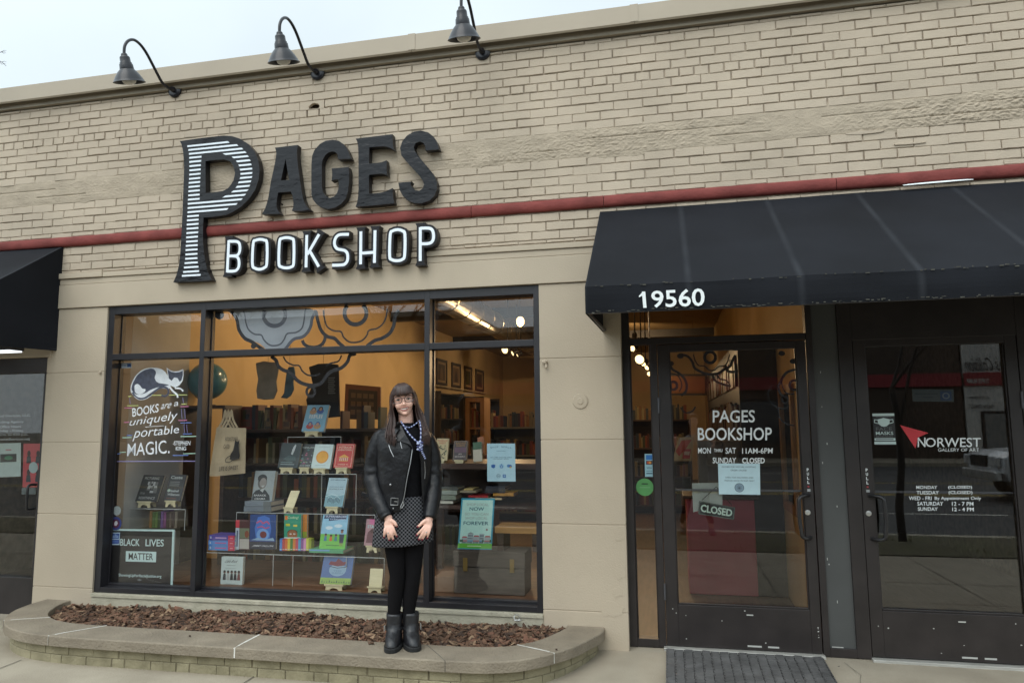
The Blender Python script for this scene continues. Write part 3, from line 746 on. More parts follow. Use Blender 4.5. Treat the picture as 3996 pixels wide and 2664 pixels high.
# ---------- hand painted cat and quotation on the left pane
m_cat = M('slate_cat_paint', (.075,.085,.125), .6, var=.25, scale=30)
m_catw = M('white_window_paint', (.86,.90,.95), .6, var=.08, scale=30)
m_yel, m_pink, m_blu, m_grn, m_pur = (M(n, c, .6, var=.08) for n, c in (('lime_paint', (.55,.62,.22)), ('pink_paint', (.60,.20,.36)), ('blue_paint', (.13,.22,.55)), ('mint_paint', (.42,.66,.52)), ('lilac_paint', (.26,.24,.48))))
z5w = Z(0, 1000, 800, 1568)
pnt = MB(); PM = [m_catw, m_cat, m_yel, m_pink, m_blu, m_grn, m_pur]
def gp(pts, m, dy=0., z=z5w, n=0, mb=None):
    P = [z(x, y, GY) for x, y in pts]
    if n: P = smooth_path(P, n, True)
    (mb or pnt).poly([(p.x, GY+.0040+dy, p.z) for p in P], m=m)
def gl(pts, w, m, dy=0., z=z5w, n=4, mb=None):
    P = [z(x, y, GY) for x, y in pts]
    if n and len(P) > 2: P = smooth_path(P, n)
    ribbon(mb or pnt, [Vector((p.x, GY+.0040+dy, p.z)) for p in P], w, Vector((0,-1,0)), m)
# layers: the smaller dy the nearer to the street
gp([(995,1010),(1008,960),(1040,905),(1090,865),(1150,850),(1220,858),(1262,885),(1285,930),(1300,985),(1290,1010),(1200,1012),(1140,1050),(1080,1088),(1030,1072),(1002,1045)], 0, .0012, n=4)
gp([(1003,1005),(1018,958),(1050,905),(1100,870),(1160,858),(1190,885),(1180,930),(1205,965),(1260,975),(1285,985),(1210,1000),(1150,1020),(1100,1048),(1040,1055),(1010,1030)], 1, .0009, n=4)
gp([(1028,985),(1050,975),(1070,990),(1085,1010),(1110,1015),(1100,1040),(1060,1055),(1032,1040),(1026,1010)], 0, .0006, n=3)
gl([(1010,1040),(1040,1078),(1085,1088),(1130,1070),(1170,1040),(1215,1008),(1255,1000),(1282,1015),(1285,1045),(1262,1068),(1232,1062)], .017, 1, .0005, n=5)
gl([(1020,1068),(1060,1095),(1110,1090),(1160,1060)], .004, 0, .0004)
gp([(1278,890),(1270,850),(1302,872),(1330,880),(1362,876),(1400,860),(1402,905),(1395,950),(1370,985),(1335,1003),(1298,985),(1280,945)], 0, .0006)
gp([(1284,900),(1278,862),(1305,882),(1340,888),(1370,884),(1395,872),(1396,905),(1386,945),(1372,958),(1355,930),(1330,925),(1310,950),(1290,935)], 1, .0003)
gp([(1310,952),(1335,928),(1358,935),(1364,965),(1350,990),(1330,998),(1308,978)], 0, .0001, n=3)
gl([(1290,990),(1320,1030),(1350,1055),(1356,1080)], .016, 0, .0002); gl([(1335,1008),(1375,1010),(1398,1030)], .014, 0, .0002)
for (x0, x1, y, m) in ((975,1003,1070,2),(1150,1250,1061,2),(1290,1428,1059,2),(968,1055,1141,2),(948,1005,1158,3),(945,985,1268,3),(965,1008,1368,4),(932,1003,1385,5),(913,960,1497,5),(893,918,1509,4),(1385,1425,1128,2),(1378,1440,1148,3),(1362,1428,1253,3),(1378,1462,1272,4),(1395,1465,1357,4),(1378,1498,1376,5),(1398,1492,1507,5),(1318,1437,1521,4),(890,1495,1566,6)):
    gl([(x0, y+1), (x1, y-1)], .0075, m, .0008, n=0)
for (x, y0, y1) in ((992,1082,1130),(1398,1080,1122),(1412,1165,1243),(1388,1165,1243),(1428,1284,1350),(1408,1284,1350)):
    gl([(x-4, y0), (x+2, y1)], .0045, 6, .0009, n=0)
def gtext(s_, quad, m=0, dy=.0, bold=.012, z=z5w, mb=None, skew=0.):
    q = [z(x, y, GY) for x, y in quad]; f = FR(*[Vector((p.x, GY+.0040+dy, p.z)) for p in q]); f.text(mb or pnt, s_, 0,0,1,1, 0, m, bold, skew)
gtext('BOOKS', [(1010,1228),(1210,1190),(1212,1125),(1008,1160)])
gtext('are', [(1232,1168),(1302,1158),(1308,1120),(1230,1130)], bold=0, skew=.2); gtext('a', [(1330,1146),(1364,1140),(1364,1110),(1328,1115)], bold=0, skew=.2)
gtext('uniquely', [(985,1312),(1350,1270),(1352,1178),(995,1240)], bold=.0, skew=.06)
gtext('portable', [(1020,1412),(1375,1368),(1360,1290),(1035,1310)], bold=.0, skew=.06)
gl([(1110,1305),(1160,1300),(1250,1295)], .004, 0)
gtext('MAGIC.', [(968,1528),(1295,1505),(1290,1402),(975,1432)], bold=.004)
gtext('-STEPHEN', [(1318,1443),(1452,1443),(1455,1410),(1318,1412)], bold=.01); gtext('KING', [(1342,1483),(1420,1483),(1422,1452),(1342,1454)], bold=.01)
pnt.build('window_painting', PM, win)
# ---------- stickers
def sticker(name, quad, z, label, draw=None, base=(200,210,215), cat='sticker', y=GY+.0045, group=None, th=.0008):
    q = [z(*p, y) for p in quad]; f = FR(*q)
    mats = [ink(*base)]
    mb = MB(); mb.poly([f.pt(0,0,0), f.pt(1,0,0), f.pt(1,1,0), f.pt(0,1,0)], m=0, push=-f.n*th)
    if draw: draw(f, mb, mats)
    c = (q[0]+q[1])/2
    o = mb.build(name, mats, org=c); return tag(o, label, cat, group)
def mi(mats, *c):
    m = ink(*c)
    if m not in mats: mats.append(m)
    return mats.index(m)
def d1(f, mb, ms):
    f.rect(mb, .66,.2,.96,.85, .0003, mi(ms,50,90,150)); f.rect(mb, .05,.55,.6,.62, .0003, mi(ms,60,100,160)); f.rect(mb, .05,.38,.6,.44, .0003, mi(ms,60,100,160))
sticker('sticker', [(908,857),(1006,853),(1006,813),(908,815)], z5w, 'small white and blue sticker in the upper corner above the painted cat', d1, (215,225,235))
z6 = Z(0, 1800, 800, 1452)
def circ(name, cx, cy, r, z, label, cols, y=GY+.0045, marks=None, cat='sticker'):
    c = z(cx, cy, y); rr_ = (z(cx+r, cy, y)-c).length; ms = [ink(*cols[0])]; mb = MB()
    mb.lathe(c, [(.0005,.0009),(rr_*.98,.0009),(rr_,.0006),(rr_,0)], 32, ax=(0,-1,0))
    f = FR(c+Vector((-rr_,-.0012,-rr_)), c+Vector((rr_,-.0012,-rr_)), c+Vector((rr_,-.0012,rr_)), c+Vector((-rr_,-.0012,rr_)))
    if marks: marks(f, mb, ms)
    return tag(mb.build(name, ms, org=c), label, cat)
circ('sticker', 828, 347, 28, z6, 'round frosted white sticker low on the left window pane', [(165,175,175)])
def rb(f, mb, ms):
    f.disc(mb, .5,.5,.33,.33, .0002, mi(ms,95,40,65)); f.poly(mb, [(.4,.35),(.55,.33),(.68,.5),(.6,.7),(.45,.68),(.36,.5)], .0006, mi(ms,200,200,205)); f.ring(mb, .5,.5,.48,.48,.05,.05, .0004, mi(ms,70,80,140))
circ('sticker', 821, 438, 40, z6, 'round blue sticker with a red centre above the black yard sign', [(52,68,130)], marks=rb)
def aba(f, mb, ms):
    f.rect(mb, .07,.10,.93,.42, .0003, mi(ms,45,75,150)); f.rect(mb, .07,.5,.93,.93, .0003, mi(ms,55,85,150))
    f.text(mb, 'aBa', .14,.56,.86,.86, .0006, mi(ms,150,175,215), .04); f.rect(mb, .16,.28,.84,.32, .0006, mi(ms,120,150,205)); f.rect(mb, .16,.2,.84,.23, .0006, mi(ms,120,150,205))
sticker('sticker', [(785,590),(846,590),(850,502),(792,502)], z6, 'square blue sticker overlapping the corner of the black yard sign', aba, (185,205,220), y=GY+.0042)
def blm(f, mb, ms):
    dk = mi(ms, 34,32,32); wh = mi(ms, 190,215,212)
    f.rect(mb, .026,.03,.968,.968, .0003, dk)
    f.text(mb, 'BLACK', .17,.70,.475,.825, .0006, wh, .035); f.text(mb, 'LIVES', .565,.70,.845,.825, .0006, wh, .035)
    f.rect(mb, .265,.42,.735,.605, .0006, wh); f.text(mb, 'MATTER', .31,.455,.69,.575, .0009, dk, .035)
    f.text(mb, 'ShowingUpForRacialJustice.org', .165,.135,.825,.20, .0006, wh, .012)
    f.poly(mb, [(.45,.1),(.49,.12),(.53,.1),(.49,.078)], .0006, mi(ms,110,118,118))
sticker('yard_sign', [(765,868),(1222,886),(1236,482),(778,476)], z6, 'black sign with a white border reading BLACK LIVES MATTER low in the window', blm, (185,212,208), 'poster', y=GY+.008, th=.004)
z4w = Z(1600, 1700, 600, 1344)
def shopsmall(f, mb, ms):
    dk = mi(ms,40,75,95)
    for i, ch in enumerate('SHOP SMALL'):
        if ch == ' ': continue
        u = .12+.078*i; b = .875-.0035*(i-4.5)**2*.6+.0
        b = .86+.03*math.cos((i-4.5)/4.5*1.3)
        f.text(mb, ch, u, b, u+(.055 if ch != 'M' else .065), b+.045, .0004, dk, .0)
    f.rect(mb, .33,.80,.66,.808, .0004, dk)
    f.text(mb, 'LETS COME TOGETHER SAFELY', .11,.62,.88,.643, .0004, dk, .02); f.text(mb, 'THIS HOLIDAY SEASON', .2,.58,.78,.602, .0004, dk, .02)
    b1 = mi(ms,35,90,160)
    f.poly(mb, [(.14,.43),(.22,.45),(.29,.44),(.28,.37),(.22,.345),(.15,.37)], .0004, b1)
    f.disc(mb, .51,.40,.085,.06, .0003, mi(ms,130,180,205)); f.rect(mb, .47,.355,.55,.42, .0006, b1); f.rect(mb, .49,.43,.53,.455, .0006, b1); f.rect(mb, .49,.37,.53,.405, .0009, mi(ms,170,200,215))
    f.disc(mb, .76,.41,.06,.042, .0003, mi(ms,60,120,170)); f.disc(mb, .82,.40,.06,.042, .0005, b1); f.disc(mb, .83,.375,.035,.024, .0007, mi(ms,190,165,60))
    f.ring(mb, .40,.145,.07,.05,.012,.009, .0004, dk); f.rect(mb, .355,.15,.445,.157, .0006, dk); f.rect(mb, .355,.135,.445,.142, .0006, dk)
    f.rect(mb, .55,.10,.66,.185, .0004, b1); f.rect(mb, .575,.125,.635,.165, .0007, mi(ms,150,190,215)); f.rect(mb, .585,.135,.61,.155, .0010, b1)
sticker('poster', [(676,398),(923,398),(918,66),(673,66)], z4w, 'pale blue paper poster about shopping small taped inside the window', shopsmall, (165,200,212), 'poster', y=GY+.0045)
def shoplocal(f, mb, ms):
    f.rect(mb, .045,.035,.955,.965, .0003, mi(ms,175,215,205))
    g = mi(ms,150,140,135); dk = mi(ms,25,75,95)
    for s_, u0, u1, v, h, m, b in (('SHOP LOCAL',.17,.83,.85,.052,g,-.004),('NOW',.27,.70,.755,.07,dk,.035),('SO YOU CAN',.15,.84,.665,.052,g,-.004),('SHOP LOCAL',.16,.82,.583,.052,g,-.004),('FOREVER',.12,.86,.475,.07,dk,.035)):
        f.text(mb, s_, u0, v, u1, v+h, .0006, m, b)
    f.disc(mb, .82,.385,.032,.02, .0006, mi(ms,130,60,70)); f.rect(mb, .79,.378,.815,.392, .0008, mi(ms,175,215,205))
    f.rect(mb, .0,.018,1,.115, .0005, mi(ms,90,165,55)); f.rect(mb, .28,.056,.69,.074, .0009, mi(ms,175,205,165))
    wl, rf, bl, wn = mi(ms,150,165,165), mi(ms,165,80,85), mi(ms,70,135,165), mi(ms,60,75,95)
    for x0, x1, h in ((.10,.27,.11),(.27,.44,.19),(.44,.62,.13),(.62,.76,.19),(.77,.95,.125)):
        f.rect(mb, x0, .115, x1, .115+h, .0006, wl)
        f.rect(mb, x0-.005, .155, x1+.005, .175, .0009, rf if x0 in (.44,.77,.10) else bl)
        if x0 in (.27,): f.poly(mb, [(x0-.01,.305),(x1+.01,.305),((x0+x1)/2,.335)], .0008, mi(ms,130,140,140))
        elif h < .15: f.poly(mb, [(x0,.115+h),(x1,.115+h),(x1-.03,.115+h+.028),(x0+.03,.115+h+.028)], .0008, rf)
        k = 4
        for i in range(k):
            u = x0+.012+(x1-x0-.02)*i/k
            f.rect(mb, u, .12, u+.022, .15, .0008, wn)
            if h > .15: f.rect(mb, u, .2, u+.02, .225, .0008, wn); f.rect(mb, u, .25, u+.02, .28, .0008, wn)
    for u in (.075,.12,.73,.95): f.disc(mb, u,.165,.028,.03, .0010, mi(ms,50,85,70), 9)
sticker('poster', [(415,988),(713,993),(742,545),(450,543)], z4w, 'turquoise bordered poster about shopping local standing low in the right pane', shoplocal, (45,140,165), 'poster', y=GY+.01, th=.003)
# ------------------------------------------------------------------ books and props in the window display
m_page = M('paper_pages', (.62,.58,.48), .8, var=.1, scale=90, stretch=(1,1,6))
m_easel = M('cream_easel_wood', (.60,.54,.33), .55, var=.08, scale=8, stretch=(1,1,4))
m_acr = glass_mat('clear_acrylic', .05, (.95,.97,.96))
m_edge = M('acrylic_edge_glint', (.40,.42,.40), .3, var=.1)  # pale colour stands in for the bright glint along acrylic edges
z7, z8 = Z(750, 1100, 800, 1568), Z(750, 1800, 800, 2091)
def lean_fit(z, q, Y):
    tl, tr, br, bl = q
    def skew(L): return (z(*tl, Y+L)-z(*bl, Y)).dot((z(*br, Y)-z(*bl, Y)).normalized())
    lo, hi = 0., .22
    if skew(lo)*skew(hi) > 0: return .05
    for _ in range(30):
        m = (lo+hi)/2
        if skew(lo)*skew(m) <= 0: hi = m
        else: lo = m
    return min(.11, lo)
def book(z, q, Y, label, col, draw=None, th=.028, easel=True, lean=None, cat='book', group='books standing in the shop window', ew=.30):
    L = lean_fit(z, q, Y) if lean is None else lean
    tl, tr, br, bl = q; c = [z(*bl, Y), z(*br, Y), z(*tr, Y+L), z(*tl, Y+L)]
    # straighten to a true rectangle of the mean size
    u = (c[1]-c[0]); v = (c[3]-c[0]); wv = (u.length+(c[2]-c[3]).length)/2; hv = (v.length+(c[2]-c[1]).length)/2
    u.z *= .3; u.normalize(); v = (v-u*v.dot(u)).normalized(); n = u.cross(v); n = n if n.y < 0 else -n
    o = (c[0]+c[1]+c[2]+c[3])/4-u*wv/2-v*hv/2
    t = thing('book', label, cat, o+u*wv/2, group)
    ms = [ink(*col)]; mb = MB()
    mid = lambda a, b, d: o+u*a+v*b-n*d
    b_ = .0018
    mb.obox(mid(wv/2, hv/2, b_), u*wv/2, v*hv/2, n*b_)
    mb.obox(mid(wv/2, hv/2, th-b_), u*wv/2, v*hv/2, n*b_)
    mb.obox(mid(.0015, hv/2, th/2), u*.0015, v*hv/2, n*(th/2-2*b_))
    f = FR(o, o+u*wv, o+u*wv+v*hv, o+v*hv)
    if f.n.dot(n) < 0: f.n = -f.n
    if draw: draw(f, mb, ms)
    mb.build('cover', ms, t)
    pb = MB(); pb.obox(mid(wv/2+.001, hv/2, th/2), u*(wv/2-.003), v*(hv/2-.003), n*(th/2-2*b_-.0004)); pb.build('pages', m_page, t)
    if easel: mk_easel(o+u*wv/2, u, v, n, wv*ew if wv < .25 else .075, hv*.8, th)
    return t, f, u, v, n
def mk_easel(c, u, v, n, hw, hb, th, label=None, drop=.048):
    x = Vector((u.x, u.y, 0)).normalized(); y = Vector((0,0,1)).cross(x)   # y points into the shop
    lab = label or 'small cream wooden book easel holding up a display book'
    t = thing('book_easel', lab, 'easel', (c.x, c.y, c.z-drop), None if label else 'cream book easels in the window')
    def P(a, b, d=0): return c+x*a+Vector((0,0,b))+y*d
    w = hw; k = 8
    prof = [(-w,0),(-w*.92,-.016),(-w*1.0,-drop),(-w*.62,-drop)]
    prof += [(-w*.55*math.cos(math.pi*i/k), -drop+.026*math.sin(math.pi*i/k)) for i in range(k+1)]
    prof += [(w*.62,-drop),(w,-drop),(w*.92,-.016),(w,0)]
    mb = MB(); mb.poly([P(a, b-.004, -.018) for a, b in prof], push=y*.008)
    mb.poly([P(a, b-.004, .05) for a, b in prof], push=y*.008); mb.build_each('foot', m_easel, t)
    mb = MB(); mb.obox(c+Vector((0,0,-.0065))+y*.01, x*w*1.12, y*.032, Vector((0,0,.0022))); mb.obox(c+Vector((0,0,-.001))-y*.021, x*w*1.1, y*.002, Vector((0,0,.005))); mb.build('ledge', m_easel, t)
    mb = MB(); mb.obox(c+v*hb/2-n*(th+.006), u*w*.95, v*hb/2, n*.003); mb.build('back_rest', m_easel, t)
    return t
ez = 0
def quadp(*a): return [(a[i], a[i+1]) for i in range(0, 8, 2)]     # tl tr br bl
def dr_title(lines, colr, bg=None):
    def f_(f, mb, ms):
        for s_, u0, v0, u1, v1, c_ in lines: f.text(mb, s_, u0, v0, u1, v1, .0008, mi(ms, *c_), .02)
    return f_
def b1(f, mb, ms):
    w_ = mi(ms,215,225,225); f.text(mb, 'IIRII', .2,.49,.8,.63, .0006, w_, .03)
    for (u, v, c1, c2) in ((.33,.80,(120,90,70),(190,150,110)),(.65,.82,(60,40,40),(70,100,165)),(.32,.25,(60,80,160),(200,90,80)),(.66,.25,(70,110,170),(200,160,110))):
        f.disc(mb, u, v-.06, .16, .10, .0006, mi(ms,*c2)); f.disc(mb, u, v+.03, .10, .085, .0010, mi(ms,*c1)); f.disc(mb, u, v+.015, .065, .06, .0014, mi(ms,205,160,125))
YA, YB, YC, YD, YE = .74, .60, .47, .37, .28
book(z7, quadp(885,940,1050,940,1005,1145,833,1140), YA, 'sky blue book with four painted heads, topmost of the window display', (135,185,210), b1)
def b2(f, mb, ms):
    w_ = mi(ms,190,200,200)
    f.poly(mb, [(.55,.55),(.62,.85),(.70,.95),(.74,.9),(.70,.7),(.64,.52)], .0006, w_); f.poly(mb, [(.2,.35),(.45,.5),(.8,.45),(.85,.3),(.5,.25)], .0006, mi(ms,60,85,88))
    f.text(mb, 'I', .58,.55,.66,.75, .0009, w_, .02); f.rect(mb, .12,.12,.8,.15, .0008, mi(ms,140,160,160)); f.rect(mb, .12,.2,.7,.23, .0008, mi(ms,110,135,135))
book(z7, quadp(690,1235,845,1225,800,1425,650,1415), YB, 'dark teal book with a pale streak, left end of the upper tier', (45,62,66), b2)
def b3(f, mb, ms):
    cs = [mi(ms,170,90,120), mi(ms,75,140,130), mi(ms,150,165,175), mi(ms,60,70,110), mi(ms,120,150,95)]
    rq = random.Random(4)
    for i in range(26):
        u, v = rq.uniform(.05,.9), rq.uniform(.08,.75); f.rect(mb, u, v, min(.97,u+rq.uniform(.05,.16)), v+rq.uniform(.02,.06), .0005+.0001*i, cs[i%5])
    f.text(mb, 'PURPOSE of POWER', .06,.80,.95,.88, .004, mi(ms,195,210,205), .02); f.text(mb, 'ALICIA GARZA', .12,.05,.8,.11, .004, mi(ms,195,210,205), .02)
book(z7, quadp(848,1240,965,1238,925,1420,803,1416), YB+.012, 'dark book with a pattern of small coloured blocks beside the sun cover', (48,58,62), b3)
def b4(f, mb, ms): f.disc(mb, .5,.47,.33,.26, .0006, mi(ms,225,150,40), 26); f.disc(mb, .5,.47,.27,.21, .0010, mi(ms,235,170,50), 26); f.rect(mb, .2,.12,.75,.14, .0006, mi(ms,170,190,190)); f.rect(mb, .2,.88,.8,.895, .0006, mi(ms,170,190,190))
book(z7, quadp(945,1240,1085,1240,1050,1430,905,1420), YB-.012, 'pale book with a big orange sun on its cover', (205,225,222), b4)
def b5(f, mb, ms):
    w_ = mi(ms,225,205,180); y_ = mi(ms,225,165,70)
    f.line(mb, [(.07,.05),(.93,.05),(.93,.95),(.07,.95)], .003, .0005, w_, True)
    f.text(mb, 'INTERIOR', .15,.80,.85,.89, .0006, w_, .02); f.text(mb, 'CHINATOWN', .13,.70,.85,.78, .0006, w_, .02)
    f.poly(mb, [(.2,.42),(.5,.56),(.8,.42)], .0006, y_); f.rect(mb, .26,.27,.74,.30, .0006, y_)
    for i in range(5): f.rect(mb, .28+.1*i, .3, .33+.1*i, .42, .0008, w_)
    f.text(mb, 'CHARLES YU', .22,.115,.78,.165, .0006, w_, .01)
book(z7, quadp(1110,1235,1250,1235,1215,1425,1075,1415), YB, 'red book with a cream temple drawing, right end of the upper tier', (200,60,55), b5)
def b6(f, mb, ms):
    k, g, l = mi(ms,45,50,52), mi(ms,95,95,92), mi(ms,175,180,178)
    f.poly(mb, [(.02,.02),(.9,.02),(.85,.18),(.62,.36),(.40,.40),(.15,.34),(.02,.22)], .0004, k)
    f.disc(mb, .42,.62,.225,.225, .0006, g, 24); f.disc(mb, .40,.75,.23,.13, .0009, k, 24); f.disc(mb, .46,.60,.165,.165, .0012, mi(ms,140,135,128), 20); f.poly(mb, [(.38,.50),(.56,.52),(.48,.44)], .0015, l)
    f.poly(mb, [(.34,.36),(.50,.28),(.56,.38),(.5,.42)], .0008, l)
    f.text(mb, 'BARACK', .10,.155,.70,.215, .002, mi(ms,205,208,205), .02); f.text(mb, 'OBAMA', .14,.045,.68,.105, .002, mi(ms,205,208,205), .02)
book(z8, quadp(628,95,835,95,828,402,622,400), YC+.02, 'light grey memoir with a smiling man on its cover, standing on two more copies', (150,160,160), b6, th=.045, easel=False)
def flat_book(z, x0, x1, yb, yt, Y, dep, label, col, cols2=None, group='books lying flat in the shop window', draw=None):
    a, b = z(x0, yb, Y), z(x1, yb, Y); c = z(x0, yt, Y); h = c.z-a.z
    t = thing('book', label, 'book', ((a.x+b.x)/2, Y, a.z), group)
    ms = [ink(*col)]; mb = MB(); k = .0018
    mb.box(a.x, b.x, Y, Y+dep, a.z+.0005, a.z+k*2); mb.box(a.x, b.x, Y, Y+dep, a.z+h-2*k, a.z+h); mb.box(a.x, b.x, Y, Y+.002, a.z+2*k, a.z+h-2*k)
    f = FR((a.x,Y,a.z), (b.x,Y,a.z), (b.x,Y,a.z+h), (a.x,Y,a.z+h))
    if draw: draw(f, mb, ms)
    mb.build('cover', ms, t); MB().box(a.x+.003, b.x-.003, Y+.0022, Y+dep-.003, a.z+2*k+.0003, a.z+h-2*k-.0003).build('pages', m_page, t); return t
def sp(f, mb, ms): f.rect(mb, .72,.0,1,1, .0004, mi(ms,110,115,115)); f.rect(mb, .1,.4,.5,.5, .0004, mi(ms,110,120,130))
flat_book(z8, 525,805, 508,456, YC-.02, .22, 'pale grey thick book lying at the bottom under the memoir', (120,130,138), draw=sp)
flat_book(z8, 535,800, 453,404, YC-.018, .22, 'pale grey thick book lying directly under the standing memoir', (128,138,146), draw=sp)
def empty_easel(z, q, Y, label):
    L = lean_fit(z, q, Y); tl, tr, br, bl = q; c = [z(*bl, Y), z(*br, Y), z(*tr, Y+L), z(*tl, Y+L)]
    u = c[1]-c[0]; wv = u.length; u.z = 0; u.normalize(); v = c[3]-c[0]; hv = v.length; v = (v-u*v.dot(u)).normalized(); n = u.cross(v); n = n if n.y < 0 else -n
    mk_easel((c[0]+c[1])/2, u, v, n, wv/2, hv, -.006, label)
empty_easel(z8, quadp(1015,295,1115,295,1040,470,945,462), YC, 'empty cream book easel leaning back on the middle tier')
empty_easel(z8, quadp(1810,1090,1945,1092,1937,1272,1800,1272), YE, 'empty cream book easel on the display floor beside the woman')
def b7(f, mb, ms):
    k, l = mi(ms,45,75,90), mi(ms,165,195,200)
    f.rect(mb, .0,.0,1,.42, .0003, mi(ms,105,150,160)); f.text(mb, 'JON MEACHAM', .1,.90,.9,.955, .0006, k, .02)
    f.text(mb, 'JOHN LEWIS AND', .12,.66,.86,.70, .0006, k, .02); f.text(mb, 'THE POWER OF HOPE', .1,.59,.88,.63, .0006, k, .02)
    for i in range(9):
        u = .16+.075*i; v = .14+.03*math.sin(i*1.3); f.rect(mb, u, v, u+.035, v+.15, .0008, k); f.disc(mb, u+.018, v+.17, .024, .018, .0010, l, 8)
    f.poly(mb, [(0,.36),(.3,.44),(.7,.40),(1,.46),(1,.42),(.6,.36),(.3,.40),(0,.33)], .0006, l)
book(z8, quadp(1400,165,1597,170,1520,465,1338,455), YC, 'light blue book with a drawn crowd of marchers on the middle tier', (150,180,190), b7)
def bs3(c2):
    def f_(f, mb, ms): f.rect(mb, .75,0,1,1, .0004, mi(ms,205,60,90)); f.rect(mb, .25,.38,.68,.62, .0004, mi(ms,*c2)); f.rect(mb, .82,.4,.93,.6, .0007, mi(ms,220,150,160)); f.rect(mb, .05,.3,.1,.75, .0006, mi(ms,190,205,220))
    return f_
flat_book(z8, 165,432, 902,853, YD, .16, 'blue and red children\'s book lying at the bottom of a stack of three', (85,140,205), draw=bs3((190,100,160)))
flat_book(z8, 164,432, 851,802, YD+.001, .16, 'blue and red children\'s book in the middle of a stack of three', (85,140,210), draw=bs3((190,100,160)))
flat_book(z8, 170,432, 800,748, YD+.002, .16, 'violet and red children\'s book lying on top of a stack of three', (85,75,160), draw=bs3((205,170,215)))
def b8(f, mb, ms): f.rect(mb, 0,.0,.27,.73, .0004, mi(ms,190,205,215)); f.rect(mb, 0,.74,.27,1, .0004, mi(ms,205,50,70)); f.rect(mb, .30,.38,.97,.72, .0004, mi(ms,120,130,105)); f.disc(mb, .8,.52,.15,.12, .0007, mi(ms,135,75,55)); f.rect(mb, .3,.02,.97,.36, .0004, mi(ms,185,180,170)); f.rect(mb, .08,.1,.18,.65, .0007, mi(ms,80,90,120))
book(z8, quadp(445,598,590,592,582,895,438,898), YD+.02, 'red spined board book standing beside the stack of three', (80,40,45), b8, easel=False, lean=0)
def b9(f, mb, ms):
    f.rect(mb, .0,.22,1,1, .0003, mi(ms,45,75,135)); f.poly(mb, [(.25,.25),(.18,.6),(.3,.92),(.55,.97),(.75,.9),(.82,.6),(.75,.25)], .0005, mi(ms,75,120,200)); f.disc(mb, .5,.42,.24,.17, .0007, mi(ms,120,165,220)); f.disc(mb, .52,.42,.13,.10, .0009, mi(ms,120,60,60))
    f.line(mb, [(.25,.75),(.4,.82),(.5,.74),(.65,.8),(.75,.72)], .012, .0009, mi(ms,195,90,130)); f.line(mb, [(.28,.62),(.45,.66),(.6,.6),(.75,.64)], .010, .0009, mi(ms,195,90,130)); f.poly(mb, [(.05,.26),(.3,.33),(.6,.28),(.9,.34),(.95,.25)], .0009, mi(ms,150,180,205))
    f.text(mb, 'JIMMY FALLON', .12,.06,.9,.125, .0006, mi(ms,205,210,215), .02, .1)
book(z8, quadp(592,538,862,540,845,895,585,893), YD+.02, 'dark blue picture book with a glowing night scene, face out on the lower tier', (40,45,62), b9, easel=False, lean=0)
def b10(f, mb, ms):
    f.text(mb, 'Coding!', .2,.80,.85,.93, .0006, mi(ms,205,225,180), .02); f.rect(mb, .04,.78,.2,.95, .0006, mi(ms,215,120,50)); f.disc(mb, .5,.17,.3,.2, .0006, mi(ms,150,100,65), 22); f.disc(mb, .5,.26,.3,.12, .0005, mi(ms,70,45,40), 22)
    for u in (.40,.62): f.disc(mb, u,.2,.06,.035, .0010, mi(ms,230,230,225), 10); f.disc(mb, u+.01,.21,.025,.018, .0013, mi(ms,30,25,25), 8)
    f.disc(mb, .5,.09,.05,.018, .0010, mi(ms,190,90,80), 8); f.rect(mb, .1,.52,.35,.62, .0006, mi(ms,195,195,60)); f.rect(mb, .55,.5,.78,.58, .0006, mi(ms,225,205,90)); f.rect(mb, .02,.0,.98,.06, .0012, mi(ms,200,225,225))
book(z8, quadp(940,540,1112,540,1106,786,935,786), YD+.03, 'green board book about coding with a child\'s face', (45,150,120), b10, easel=False, lean=0)
book(z8, quadp(1116,542,1172,542,1168,780,1112,782), YD+.06, 'orange and green narrow board book behind the coding book', (205,130,50), lambda f, mb, ms: f.rect(mb, 0,0,1,.28, .0005, mi(ms,140,155,40)), easel=False, lean=0)
cols = [(75,130,200),(185,70,70),(215,110,50),(215,190,60),(70,130,60),(215,130,60),(200,80,100),(80,160,200),(140,90,150),(215,150,190),(205,205,90),(150,160,55)]
for i, c_ in enumerate(cols):
    x0 = 890+27*i
    flat = z8(x0, 908, YD); b_ = z8(x0+25.5, 908, YD); tp = z8(x0, 786+random.uniform(-4,5), YD)
    t = thing('book', 'tiny %s book in the row of small board books' % ('blue','maroon','orange','yellow','green','apricot','rose','sky blue','purple','pink','lime','olive')[i], 'book', ((flat.x+b_.x)/2, YD, flat.z), 'row of tiny board books')
    mb = MB(); mb.box(flat.x, b_.x, YD, YD+.05, flat.z, tp.z); mb.box(flat.x+.002, b_.x-.002, YD-.0006, YD, flat.z+.008, flat.z+.014, 1); mb.build('cover', [ink(*c_), ink(205,205,195)], t, bevel=.001)
